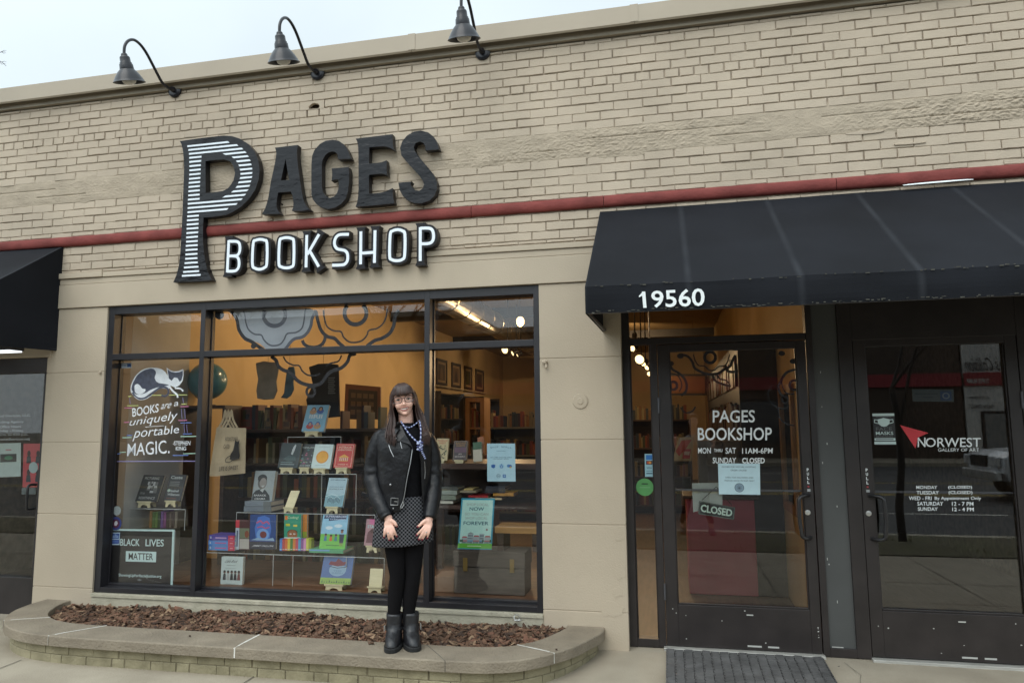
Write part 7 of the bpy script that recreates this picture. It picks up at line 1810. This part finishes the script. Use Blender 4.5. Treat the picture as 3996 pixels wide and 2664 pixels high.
# back fall behind the neck
rings_w(hb, [(1.57,HC[0],.080,-.02,.100,R(80),R(280)),(1.50,-.022,.084,-.0,.10,R(75),R(285)),(1.42,-.015,.095,.0,.11,R(75),R(285)),(1.36,-.01,.10,.0,.125,R(75),R(285))], 20, T=WT)
def strand(pts, r, T=HT, n=5): tube_w(hb, pts, [r*.7, r, r, r*.85, r*.15], n, T=T, dense=4)
for s in (-1, 1):
    for i in range(150):
        u, v = rh.random(), rh.random(); J = lambda a: rh.uniform(-a, a)
        if s < 0:
            pts = [(-.022-.030*u, -.02+.05*v-.03, 1.674-.004*u), (-.098+.014*u, -.052+.085*v, 1.60), (-.098-.010*u+.016*v*0, -.058+.085*v, 1.545), (-.090-.030*u, -.058+.07*v, 1.47), (-.084-.056*u, -.085+.055*v, 1.395+J(.004)), (-.085-.062*u+J(.006), -.134+.05*v*u, 1.335+J(.008)), (-.083-.055*u+J(.008), -.150+.02*u, 1.292+rh.uniform(-.03,.05)+.015*u)]
        else:
            pts = [(-.022+.030*u, -.02+.05*v-.03, 1.674-.004*u), (.050-.010*u, -.052+.085*v, 1.60), (.054+.008*u, -.056+.085*v, 1.545), (.046+.034*u, -.052+.07*v, 1.47), (.062+.052*u, -.075+.055*v, 1.395+J(.004)), (.080+.050*u+J(.006), -.130+.04*v*u, 1.335+J(.008)), (.085+.046*u+J(.008), -.150+.025*u, 1.288+rh.uniform(-.03,.05)+.012*u)]
        strand(pts, rh.uniform(.0020,.0044))
for i in range(26):
    s = rh.choice((-1, 1)); u = rh.random(); x1 = (-.108 if s < 0 else .064)+s*rh.uniform(.0,.010)
    strand([(-.022+s*.02, -.02, 1.679), (x1-s*.012, -.02+.05*u, 1.60+.02*u), (x1, -.03+.05*u, 1.53), (x1+s*(.012+.02*u), -.05, 1.45), (x1+s*(.030+.02*u), -.10, 1.37)], .0011, n=4)
for i in range(110):
    u = rh.random(); x0 = -.080+.116*u; z_end = 1.596+.010*abs(2*u-1)**2+rh.uniform(-.009,.010)
    if abs(x0+.040) < .006: z_end += .016
    c_ = (x0-FX)/.07
    strand([(FX+(x0-FX)*.35, -.035, 1.676), (FX+(x0-FX)*.75, -.076, 1.655), (x0, -.096+.030*c_*c_, 1.622), (x0+.003*rh.uniform(-1,1), -.0985+.032*c_*c_, 1.600), (x0+.004*rh.uniform(-1,1), -.093+.032*c_*c_, z_end)], rh.uniform(.0022,.0036))
hb.build('hair', m_hair, woman, smooth=True)
# ---------- clothes
m_knit = M('black_knit', (.0085,.0082,.0095), .95, var=.2, scale=60, bump=.3, bscale=300, spec=.1)
mb = MB()
rings_w(mb, interp_rows([(.86,-.03,.140,.105,.11),(.95,-.03,.130,.105,.10),(1.05,-.03,.130,.105,.10),(1.2,-.03,.150,.115,.10),(1.30,-.03,.16,.095,.09),(1.36,-.025,.13,.075,.08),(1.39,-.018,.068,.058,.062),(1.405,-.018,.056,.050,.056),(1.418,-.018,.052,.047,.053)], 4), 36, cap=False)
mb.build('jumper', m_knit, woman, smooth=True)
# houndstooth skirt
mc = bpy.data.materials.new('grey_black_check_wool'); mc.use_nodes = True; t_ = mc.node_tree; b_ = t_.nodes['Principled BSDF']; b_.inputs['Roughness'].default_value = .95; b_.inputs['Specular IOR Level'].default_value = .15
tc = t_.nodes.new('ShaderNodeTexCoord'); mp = t_.nodes.new('ShaderNodeMapping'); mp.inputs['Rotation'].default_value = (0,0,-TH); ck = t_.nodes.new('ShaderNodeTexChecker'); ck.inputs['Scale'].default_value = 84
sx = t_.nodes.new('ShaderNodeSeparateXYZ'); cb = t_.nodes.new('ShaderNodeCombineXYZ')
ck.inputs['Color1'].default_value = (.011,.011,.013,1); ck.inputs['Color2'].default_value = (.15,.15,.162,1)
wv = t_.nodes.new('ShaderNodeTexNoise'); wv.inputs['Scale'].default_value = 260; mxn = t_.nodes.new('ShaderNodeMixRGB'); mxn.blend_type = 'MULTIPLY'; mxn.inputs[0].default_value = .6
t_.links.new(tc.outputs['Object'], mp.inputs[0]); t_.links.new(mp.outputs[0], sx.inputs[0]); t_.links.new(sx.outputs['X'], cb.inputs['X']); t_.links.new(sx.outputs['Z'], cb.inputs['Y'])
t_.links.new(cb.outputs[0], ck.inputs['Vector']); t_.links.new(ck.outputs['Color'], mxn.inputs[1]); t_.links.new(wv.outputs['Color'], mxn.inputs[2]); t_.links.new(mxn.outputs[0], b_.inputs['Base Color'])
mb = MB()
def skw(x, y, z, a): return .004*noise.noise((x*14, y*9, z*6))+(.006*math.sin(a*3+1)*(1-(z-.63)/.3) if z < .93 else 0)
rows = interp_rows([(.945,-.03,.135,.112,.11),(.88,-.03,.160,.128,.13),(.80,-.03,.176,.138,.14),(.72,-.030,.185,.142,.145),(.648,-.030,.191,.144,.148)], 6)
b0 = len(mb.v); rings_w(mb, rows, 56, wr=skw, cap=False)
for i in range(b0, len(mb.v)):
    v = mb.v[i]; h = max(0, 1-(v.z-AXP.z-.64)/.16); lx = (v-AXP).dot(Vector((math.cos(TH), math.sin(TH), 0))); v.z += h*(.07*(lx+.03)-.004)
o = mb.build('skirt', mc, woman, smooth=True); so = o.modifiers.new('t', 'SOLIDIFY'); so.thickness = .004
m_legg = M('matt_black_tights', (.0075,.007,.008), .9, var=.15, spec=.12)
mb = MB()
for s in (-1, 1):
    tube_w(mb, [(-.03+s*.066,0,.80),(-.025+s*.056,-.005,.66),(-.021+s*.053,-.012,.54),(-.018+s*.0485,-.014,.44),(-.030+s*.0475,.006,.33),(-.039+s*.046,.012,.22),(-.042+s*.043,.012,.12)], [.088,.074,.060,.0485,.0495,.040,.033], 20, wr=lambda v, t: .02*noise.noise(v*9))
mb.build('tights', m_legg, woman, smooth=True)
# boots
m_boot = M('black_boot_leather', (.013,.013,.015), .38, var=.3, scale=14, bump=.35, bscale=35, spec=.5)
m_sole = M('black_rubber_sole', (.012,.012,.012), .8, var=.2)
def boot(cx, turn, s):
    t0 = R(turn); ct, st = math.cos(t0), math.sin(t0)
    def B(p):
        x, y, z = p; xx, yy = x*ct-y*st, x*st+y*ct
        return WL(cx+xx, .020+yy, z)
    mb = MB(); rows = []
    # rings follow the foot from the shaft top forward into the toe
    shaft = [(.205,.050,.052,.050,.0),(.19,.051,.052,.051,.0),(.15,.049,.053,.050,.002),(.12,.048,.060,.050,.004),(.10,.048,.078,.052,.004),(.085,.048,.105,.053,.002),(.068,.049,.133,.054,0),(.050,.050,.149,.054,0),(.034,.051,.155,.055,0),(.028,.050,.155,.054,0)]
    rings = []
    for z, rx, f, b, yo in shaft:
        ring = []
        for i in range(32):
            a = 2*math.pi*i/32; s_, c_ = math.sin(a), math.cos(a)
            w_ = rx*(1+.06*max(0, c_)*(f > .09)); x = w_*math.copysign(abs(s_)**(.8 if f > .09 else 1), s_); y = (-f if c_ > 0 else b)*math.copysign(abs(c_)**.85, 1)
            wr_ = .0022*noise.noise((x*40+cx*50, y*40, z*60))+(.0025*math.sin(z*190+x*40) if .08 < z < .15 and c_ > 0 else 0)
            ring.append(B((x+s_*wr_, y-c_*wr_, z)))
        rings.append(ring)
    mb.loft(rings)
    mb.build('boot', m_boot, woman, smooth=True)
    mb = MB(); P = []
    for i in range(40):
        a = 2*math.pi*i/40; s_, c_ = math.sin(a), math.cos(a); f, b = .160, .060
        x = (.0555+.003*max(0,c_))*math.copysign(abs(s_)**.75, s_); y = (-f if c_ > 0 else b)*abs(c_)**.85; P.append((x, y))
    mb.loft([[B((x*k_, y*k_, z)) for x, y in P] for z, k_ in ((.0005,.985),(.004,1.),(.022,1.),(.026,.99),(.030,.95))]); mb.build('sole', m_sole, woman)
    mb = MB(); pts = []
    for i in range(25):
        a = math.pi*2*i/24; pts.append((.0545*math.sin(a), -.060*math.cos(a) if math.cos(a) > 0 else -.052*math.cos(a), .118-.012*math.cos(a)))
    b0 = len(mb.v)
    for d in (-.011, .011): pass
    mb.loft([[B((x*1.0, y, z+.011)) for x, y, z in pts], [B((x*1.03, y*1.03, z)) for x, y, z in pts], [B((x, y, z-.011)) for x, y, z in pts]], close=False, cap=False); mb.build('ankle_strap', m_boot, woman)
    mb = MB(); c = (s*.055, -.018, .117); q = [(c[0]+s*.004, c[1]-.013, c[2]-.016), (c[0]+s*.004, c[1]+.011, c[2]-.016), (c[0]+s*.004, c[1]+.011, c[2]+.016), (c[0]+s*.004, c[1]-.013, c[2]+.016), (c[0]+s*.004, c[1]-.013, c[2]-.016)]
    mb.tube([B(p) for p in q], .0028, 6); mb.build('buckle', m_steel, woman)
boot(-.083, -7, -1); boot(.020, 9, 1)
# leather jacket
m_lea = M('black_leather', (.0065,.0065,.008), .40, var=.3, scale=9, bump=.6, bscale=26, spec=.34)
m_zip = M('zip_metal', (.40,.40,.40), .35, metal=.9, var=.1)
def fold(x, y, z, a):
    return .007*noise.noise((x*9, y*9, z*7))+.0045*noise.noise((x*24+z*10, y*20, z*16))
def jr(z, cx, rx, yf, yb, xr, xl):        # opening from xl to xr on the front
    s0 = max(-.98, min(.98, (xr-cx)/rx)); s1 = max(-.98, min(.98, (xl-cx)/rx))
    return (z, cx, rx, yf, yb, math.asin(s0), 2*math.pi+math.asin(s1))
rows = [jr(.862,-.030,.176,.150,.140,.098,-.060),jr(.90,-.030,.168,.150,.138,.090,-.046),jr(.95,-.030,.164,.150,.135,.084,-.031),jr(1.05,-.030,.168,.148,.130,.078,-.015),jr(1.15,-.030,.176,.145,.128,.074,.005),jr(1.25,-.032,.182,.138,.122,.070,.022),jr(1.30,-.033,.182,.126,.118,.072,.000),jr(1.345,-.034,.172,.106,.108,.075,-.030),jr(1.375,-.032,.140,.088,.098,.072,-.048),jr(1.400,-.025,.098,.076,.090,.060,-.060),jr(1.425,-.02,.078,.066,.082,.052,-.062)]
mb = MB(); rings_w(mb, interp_rows(rows, 4), 64, wr=fold)
o = mb.build('jacket', m_lea, woman, smooth=True); so = o.modifiers.new('t', 'SOLIDIFY'); so.thickness = .005; so.offset = 1
mb = MB()
def slw(sd):
    def f_(v, t): return .05*noise.noise((v.x*14+sd, v.y*14, v.z*13))+.055*math.sin(t*46+3*noise.noise((v.x*8,v.y*8,v.z*5+sd)))*(math.exp(-((t-.52)/.16)**2)*.8+.35*math.exp(-((t-.9)/.12)**2))
    return f_
tube_w(mb, [(-.125,.012,1.352),(-.176,.008,1.326),(-.206,.012,1.24),(-.224,.012,1.13),(-.224,-.005,1.05),(-.194,-.06,.950),(-.154,-.115,.868),(-.131,-.140,.828)], [.040,.055,.061,.058,.059,.055,.047,.043], 28, wr=slw(0), dense=8); mb.build('sleeve', m_lea, woman, smooth=True)
mb = MB(); tube_w(mb, [(.075,.012,1.332),(.120,.008,1.302),(.146,.012,1.22),(.158,.012,1.12),(.164,-.005,1.04),(.155,-.06,.945),(.138,-.115,.858),(.130,-.140,.815)], [.040,.052,.057,.055,.056,.052,.045,.041], 28, wr=slw(7), dense=8); mb.build('sleeve', m_lea, woman, smooth=True)
def onfront(x, z, off=0.):                # a point on the front of the jacket
    best = None
    for a, b in zip(rows[:-1], rows[1:]):
        if a[0] <= z <= b[0]:
            t = (z-a[0])/(b[0]-a[0]); r = [a[j]+(b[j]-a[j])*t for j in range(5)]; best = r
    r = best or rows[0]; k = max(-.97, min(.97, (x-r[1])/r[2])); return (x, -r[3]*math.sqrt(1-k*k)-off, z)
def panel(name, pts, off=.010, mat=None, th=.004, thing_=None):
    mb = MB(); P = [Vector(WL(*onfront(x, z, off+(e if isinstance(e, (int, float)) else 0)))) for x, z, e in [(p+(0,))[:3] for p in pts]]
    mb.poly(P, push=Vector((-math.sin(TH), math.cos(TH), 0))*th); return mb.build(name, mat or m_lea, woman, bevel=.0015)
panel('lapel', [(-.050,1.405,.012),(-.088,1.372,.004),(-.118,1.325,.0),(-.092,1.300,.004),(-.060,1.302,.006),(-.010,1.286,.010),(.022,1.262,.012),(.024,1.246,.010),(.010,1.290,.012),(-.022,1.345,.014)])
panel('lapel', [(.062,1.402,.012),(.098,1.365,.004),(.122,1.315,0),(.098,1.290,.004),(.090,1.235,.006),(.076,1.160,.010),(.068,1.20,.014),(.064,1.300,.014)])
panel('collar', [(-.060,1.428,.006),(-.095,1.385,.004),(-.120,1.335,.006),(-.088,1.342,.016),(-.056,1.385,.016)], .016)
panel('pocket_flap', [(-.158,1.055),(-.068,1.058),(-.066,1.038),(-.115,1.020),(-.160,1.036)], .008)
mb = MB()
for x, z, r in ((-.113,1.030,.007),(-.083,1.320,.007),(-.094,.884,.005)):
    c = WL(*onfront(x, z, .020)); mb.ell(c, (r, r*.6, r), 12, 8)
mb.build('snap_button', m_zip, woman, smooth=True)
def seamline(name, pts, w, off, mat):
    mb = MB(); P = smooth_path([WL(*onfront(x, z, off)) for x, z in pts], 5); ribbon(mb, P, w, Vector((math.sin(TH), -math.cos(TH), 0)), 0, push=Vector((-math.sin(TH), math.cos(TH), 0))*.002); return mb.build(name, mat, woman)
seamline('front_zip', [(.022,1.255),(.008,1.16),(-.012,1.06),(-.029,.95),(-.052,.88)], .0045, .012, m_zip)
seamline('pocket_zip', [(-.128,1.285),(-.112,1.24),(-.094,1.205)], .004, .009, m_zip)
seamline('pocket_zip', [(-.055,1.31),(-.049,1.275),(-.043,1.255)], .003, .012, m_zip)
seamline('side_zip', [(.098,1.17),(.103,1.11),(.100,1.06)], .004, .010, m_zip)
panel('belt', [(-.178,.935),(-.035,.920),(-.040,.895),(-.175,.908)], .010)
mb = MB(); q = [(-.108,.948),(-.064,.946),(-.066,.904),(-.110,.906),(-.108,.948)]
mb.tube([WL(*onfront(x, z, .020)) for x, z in q], .0032, 6); mb.tube([WL(*onfront(-.088, .927, .022)), WL(*onfront(-.064, .925, .022))], .002, 5); mb.build('belt_buckle', m_zip, woman)
mb = MB(); mb.tube([WL(*onfront(x, z, .02)) for x, z in ((-.034,.925),(-.028,.908),(-.042,.885),(-.050,.892),(-.034,.925))], .003, 6); mb.build('zip_pull', m_zip, woman)
mb = MB(); mb.obox(WL(-.272,.02,.955), Vector((.024,.002,-.008)), Vector((0,.012,0)), Vector((.004,0,.012))); mb.build('belt_end', m_lea, woman, bevel=.003)
panel('epaulette', [(-.150,1.385,-.02),(-.098,1.395,-.01),(-.105,1.375,.0),(-.158,1.362,-.01)], .014)
# blue and white cord round the neck, knotted at the front
m_c1, m_c2 = M('pale_blue_cord', (.42,.47,.66), .8, var=.1), M('navy_cord', (.05,.06,.17), .8, var=.1)
t_c = MB()
def cord(pts, r=.0042):
    P = smooth_path([WL(*p) for p in pts], 9)
    for i in range(len(P)-1):
        t_c.tube([P[i], P[i+1]], r*(1.15 if i % 2 else .9), 6, (i//2) % 2)
cord([(-.052,-.055,1.428),(-.035,-.085,1.402),(-.005,-.120,1.355),(.028,-.150,1.318),(.062,-.172,1.288)]); cord([(.066,-.050,1.432),(.072,-.090,1.40),(.074,-.135,1.345),(.070,-.168,1.292)])
cord([(-.030,-.075,1.398),(.0,-.078,1.388),(.035,-.072,1.405),(.064,-.052,1.432)], .0032)
cord([(.066,-.178,1.290),(.076,-.186,1.268),(.080,-.180,1.235),(.092,-.176,1.212),(.102,-.172,1.188)], .0058)
for i in range(10): ell_w(t_c, (.068+.014*math.sin(i*2.1), -.180+.005*math.cos(i*1.7), 1.278-.006*i+.02), (.009,.008,.007), n=8, k=6, m=i % 2)
t_c.build('neck_cord', [m_c1, m_c2], woman)
# ------------------------------------------------------------------ across the street (seen in the glass)
m_obrick = M('brown_brick_far', (.085,.06,.045), .85, var=.25, scale=1.5)
m_owhite = M('white_block_wall', (.60,.58,.54), .8, var=.08, scale=.6)
m_ored = M('red_fascia', (.28,.03,.035), .5, var=.06)
FY = -28.2
def shopfront(x0, x1, h, label, mat, doors, band=True, text=None):
    t = thing('far_building', label, 'building', ((x0+x1)/2, FY-5, zr+.14))
    zb = zr+.14
    MB().box(x0, x1, FY-12, FY, zb-.3, zb+h).build('wall', mat, t)
    MB().box(x0-.1, x1+.1, FY-12.1, FY+.12, zb+h+.002, zb+h+.25).build('parapet', m_coping, t)
    if band: MB().box(x0+.01, x1-.01, FY+.004, FY+.10, 2.90, 3.45).build('red_fascia_band', m_ored, t)
    for (a, b, z0, z1, mt) in doors:
        fr_ = MB().box(a, b, FY+.003, FY+.06, zb+z0, zb+z1).build('window', m_dkbrown, t)
        MB().box(a+.12, b-.12, FY+.061, FY+.075, zb+z0+.12, zb+z1-.12).build('window_pane', mt, fr_)
    return t
m_fwin = M('far_window_glass', (.03,.035,.04), .08, var=.2, spec=.7)
m_fdoor = M('grey_roller_door', (.22,.22,.21), .6, var=.1)
b1_ = shopfront(12.2, 32, 6.2, 'white walled garage building with a red band and black script lettering across the street', m_owhite, [(12.75,15.6,0.02,1.95,m_fdoor),(17.5,21,.02,2.7,m_fdoor),(23,27,.7,2.5,m_fwin)])
tx = MB()
for s_, x0, x1, z0, z1, m in (("son's Collision", 12.27, 13.98, 3.50, 4.10, 0), ('SUPER BUMP', 12.30, 13.12, 2.99, 3.19, 1), ('AUTO BODY', 12.35, 13.1, 2.33, 2.45, 0), ('PAINTING', 12.35, 13.25, 1.95, 2.1, 0)):
    f = FR((x1,FY+.112,z0),(x0,FY+.112,z0),(x0,FY+.112,z1),(x1,FY+.112,z1)); f.text(tx, s_, 0,0,1,1, 0, m, .02, .1 if m == 0 else 0)
tx.build('lettering', [M('black_sign_paint', (.02,.02,.022), .6), m_owhite], b1_)
shopfront(-9.5, 12.1, 6.0, 'brown brick shop row with a dull red band across the street', m_obrick, [(-8.5,-5.5,.6,2.6,m_fwin),(-4.5,-1,.6,2.6,m_fwin),(0,1.2,.02,2.4,m_fwin),(2.5,7,.6,2.6,m_fwin)])
shopfront(-34, -9.8, 7.0, 'tall tan brick shop row at the left end across the street', M('tan_brick_far', (.15,.115,.08), .85, var=.2, scale=1.2), [(-32,-27,.6,2.8,m_fwin),(-25,-20,.6,2.8,m_fwin),(-18,-15,.6,2.8,m_fwin),(-13.5,-11,.02,2.6,m_fwin)], band=False)
# bare trees
m_bark = M('grey_brown_bark', (.045,.036,.03), .95, var=.3, scale=6, bump=.6)
def tree(x, y, z0, h, r, label, seed, spread=.55, levels=6, group='bare street trees'):
    t = thing('tree', label, 'tree', (x, y, z0), group); rg_ = random.Random(seed)
    tr, cr = MB(), MB()
    def grow(p, d, l, r_, lv):
        pts = [p]; q = p; dd = d
        for i in range(4):
            dd = (dd+Vector((rg_.gauss(0,.10), rg_.gauss(0,.10), rg_.gauss(.03,.06)))).normalized(); q = q+dd*(l/4); pts.append(q)
        rs = [r_*(1-.30*i/4) for i in range(5)]
        (tr if lv == levels else cr).tube(pts, rs, 7 if lv > levels-2 else (5 if lv > 2 else 3), cap=False)
        if lv == 0: return
        nb_ = 3 if lv > 1 else 4
        for k in range(nb_):
            i = rg_.choice((2,3,4,4)) if k else 4; a = rg_.uniform(0, 6.28); sp_ = spread*rg_.uniform(.6,1.3)
            ax_ = dd.orthogonal().normalized(); ax_.rotate(Matrix.Rotation(a, 3, dd)); nd = (dd*math.cos(sp_)+ax_*math.sin(sp_)).normalized()
            grow(pts[i], nd, l*rg_.uniform(.62,.82), rs[i]*rg_.uniform(.55,.75), lv-1)
    grow(Vector((x,y,z0)), Vector((0,0,1)), h*.30, r, levels)
    tr.build('trunk', m_bark, t, smooth=True); cr.build('crown', m_bark, t, smooth=True); return t
for i, (x, y, h, r, lb) in enumerate(((-7.5,-5.1,8.5,.16,'bare street tree on the verge farthest to the left'),(2.92,-5.0,7.0,.055,'slim bare street tree on the verge facing the gallery door'),(-2.6,-25.6,11,.22,'big bare tree before the brown brick row across the street'),(-12.5,-25.8,12,.25,'big bare tree before the tan row across the street'),(6.8,-25.7,10,.2,'bare tree by the white garage across the street'),(-20,-25.7,11,.22,'bare tree at the far left across the street'))):
    tree(x, y, zr+.1, h, r, lb, 40+i, levels=6 if i in (0,2,3) else 5)
# the tree behind the building whose twigs reach into the left edge
tb = thing('tree', 'bare tree behind the roof, only two twig tips showing at the left edge', 'tree', (-13.9, 9, -.6), None)
c0 = D(-60, 134, 9.0); mb = MB(); mb.tube([(-13.9,9,-.6),(-13.8,9,3),(-13.4,9,6),(-13.3,9,7.6)], [.2,.16,.1,.05], 8); mb.build('trunk', m_bark, tb, smooth=True)
mb = MB()
def tw(pts, r): mb.tube([D(u, v, 9.0) for u, v in pts], [r*(1-.6*i/(len(pts)-1)) for i in range(len(pts))], 5)
mb.tube([(-13.35,9,6.2), D(-70,150,9.0), D(-40,140,9.0)], [.05,.03,.016], 6)
tw([(-40,140),(-18,128),(2,120),(12,120)], .012); tw([(2,120),(10,116),(15,117)], .006); tw([(4,120),(8,123),(14,122)], .005)
tw([(-40,140),(-15,142),(0,141),(8,146),(14,152)], .012); tw([(4,143),(10,141),(15,143)], .006); tw([(-2,141),(4,148),(10,147)], .006); tw([(8,146),(14,146)], .004)
tw([(-40,140),(-30,110),(-22,95)], .012); tw([(-60,150),(-55,180),(-35,195)], .014)
mb.build('crown', m_bark, tb, smooth=True)
# a silver pickup on the road
def pickup(x, y, z0, label):
    t = thing('pickup_truck', label, 'pickup truck', (x, y, z0))
    body, gls_, dark = M('silver_car_paint', (.55,.56,.57), .3, metal=.1, var=.03, coat=.6), m_fwin, m_sole
    def side(pts): return [(x+a, b) for a, b in pts]
    prof = [(-2.5,.45),(-2.62,.62),(-2.58,.98),(-2.35,1.08),(-1.25,1.16),(-1.1,1.18),(1.05,1.18),(2.55,1.16),(2.62,.62),(2.55,.45)]
    mb = MB(); n = 9; rows_ = []
    for k in range(n):
        s_ = -1+2*k/(n-1); yy = y+.92*s_; q = 1-.05*abs(s_)**6; zz = -.03*abs(s_)**4; rows_.append([Vector((x+a*q, yy, z0+b+(zz if b > .9 else 0))) for a, b in prof])
    mb.loft(rows_, close=True, cap=True); mb.build('body', body, t, bevel=.03)
    cab = [(-1.15,1.17),(-.62,1.72),(-.3,1.80),(.75,1.80),(1.0,1.18)]
    mb = MB(); mb.loft([[Vector((x+a*(1-.0), y+.80*s_*(1 if b < 1.3 else .86), z0+b)) for a, b in cab] for s_ in (-1, 1)], close=True); mb.build('cab', body, t, bevel=.03)
    mb = MB(); mb.quad((x-1.10,y-.74,z0+1.22),(x-1.10,y+.74,z0+1.22),(x-.67,y+.63,z0+1.70),(x-.67,y-.63,z0+1.70))
    wn = mb.build('windscreen', gls_, t); wn.location.x += -.03
    for s_ in (-1, 1):
        mb = MB(); mb.add([(x-.85,y+s_*.81,z0+1.25),(.9+x-.05,y+s_*.81,z0+1.25),(x+.68,y+s_*.715,z0+1.70),(x-.5,y+s_*.715,z0+1.70)], [(0,1,2,3) if s_ < 0 else (3,2,1,0)]); mb.build('side_window', gls_, t)
        mb = MB(); mb.obox((x-2.56, y+s_*.66, z0+.86), (.05,0,0), (0,.2,0), (0,0,.11)); mb.build('headlight', M('clear_headlight', (.6,.62,.63), .1, metal=.4), t, bevel=.03)
        for wx in (-1.65, 1.65):
            mb = MB(); c = Vector((x+wx, y+s_*.80, z0+.38)); mb.lathe(c, [(.20,-.11),(.36,-.115),(.38,-.09),(.38,.09),(.36,.115),(.20,.11)], 24, ax=(0,1,0)); ty = mb.build('wheel', dark, t)
            mb = MB(); mb.lathe(c, [(.001,s_*.09),(.20,s_*.105),(.205,0)], 16, ax=(0,1,0)); mb.build('rim', m_steel, ty)
    MB().box(x-2.66, x-2.52, y-.88, y+.88, z0+.46, z0+.66).build('bumper', m_steel, t, bevel=.03); MB().box(x-2.63, x-2.5, y-.42, y+.42, z0+.74, z0+.98).build('grille', dark, t, bevel=.02)
    return t
pickup(9.25, -12.4, zr, 'silver pickup truck driving by, mirrored in the gallery door')
# ------------------------------------------------------------------ the photographer, seen only as a reflection
PXY = Vector((.34, -5.46, gz(-4.28)+.03))
ph = thing('person', 'photographer in a grey top and brown leggings, mirrored in the bookshop door', 'person', PXY)
def PT(p): return Vector((PXY.x-p[0], PXY.y-p[1], PXY.z+p[2]))
mb = MB()
rings_w(mb, interp_rows([(.76,0,.15,.10,.12),(.90,0,.17,.11,.13),(1.05,0,.135,.09,.10),(1.22,0,.15,.105,.10),(1.36,0,.165,.09,.09),(1.42,0,.07,.05,.06)], 3), 28, T=PT)
tube_w(mb, [(0,.01,1.38),(0,.01,1.46),(0,0,1.54)], [.052,.05,.05], 14, T=PT)
rings_w(mb, interp_rows([(1.62+z, 0, rx, f, b) for z, rx, f, b in hr], 2), 24, T=PT)
ell_w(mb, (0,-.085,1.60), (.011,.015,.014), PT)
for s in (-1, 1):
    ell_w(mb, (s*.068,.01,1.61), (.008,.016,.028), PT)
    tube_w(mb, [(s*.155,0,1.35),(s*.24,-.06,1.12),(s*.20,-.12,1.05),(s*.26-.0,-.20,1.28)], [.045,.038,.034,.028], 10, T=PT)
    hx, hz = s*.27, 1.32
    ell_w(mb, (hx,-.205,hz), (.026,.016,.038), PT)
    for k in range(4): tube_w(mb, [(hx-.020+.013*k,-.205,hz+.03),(hx-.022+.014*k,-.225,hz+.058),(hx-.02+.013*k,-.212,hz+.078)], [.009,.0085,.0075], 7, T=PT)
    tube_w(mb, [(hx-s*.02,-.205,hz),(hx-s*.04,-.22,hz+.02),(hx-s*.042,-.225,hz+.04)], [.011,.009,.008], 7, T=PT)
    tube_w(mb, [(s*.075,0,.82),(s*.13,-.01,.48),(s*.20,.02,.09)], [.085,.055,.038], 14, T=PT)
    tube_w(mb, [(s*.20,.04,.05),(s*.205,-.08,.035),(s*.21,-.16,.03)], [.038,.036,.03], 10, T=PT)
o = mb.build('body', m_skin, ph, smooth=True); rmh = o.modifiers.new('fuse', 'REMESH'); rmh.mode = 'VOXEL'; rmh.voxel_size = .006; rmh.use_smooth_shade = True
mb = MB()
for s in (-1, 1): tube_w(mb, [(s*.075,0,.86),(s*.13,-.01,.48),(s*.195,.018,.16)], [.095,.062,.046], 14, T=PT)
mb.build('leggings', M('red_brown_leggings', (.10,.035,.025), .8), ph, smooth=True)
mb = MB(); rings_w(mb, interp_rows([(.62,0,.185,.13,.15),(.90,0,.185,.125,.145),(1.05,0,.155,.11,.12),(1.22,0,.165,.118,.115),(1.36,0,.175,.10,.10),(1.43,0,.075,.06,.065)], 3), 28, T=PT, cap=False)
for s in (-1, 1): tube_w(mb, [(s*.15,0,1.36),(s*.245,-.06,1.12),(s*.20,-.12,1.045),(s*.25,-.19,1.24)], [.055,.046,.044,.036], 10, T=PT)
mb.build('grey_top', M('grey_cotton_top', (.30,.31,.30), .9), ph, smooth=True)
mb = MB()
for s in (-1, 1): tube_w(mb, [(s*.20,.055,.045),(s*.205,-.08,.040),(s*.21,-.175,.032)], [.048,.045,.036], 12, T=PT)
mb.build('shoes', m_boot, ph, smooth=True)
mb = MB(); rings_w(mb, [(1.735,0,.02,.02,.02),(1.715,0,.062,.07,.085),(1.66,0,.078,.075,.10),(1.60,0,.08,-.01,.102),(1.50,0,.085,-.03,.10),(1.40,0,.09,-.04,.10)], 24, T=PT); mb.build('hair', m_hair, ph, smooth=True)
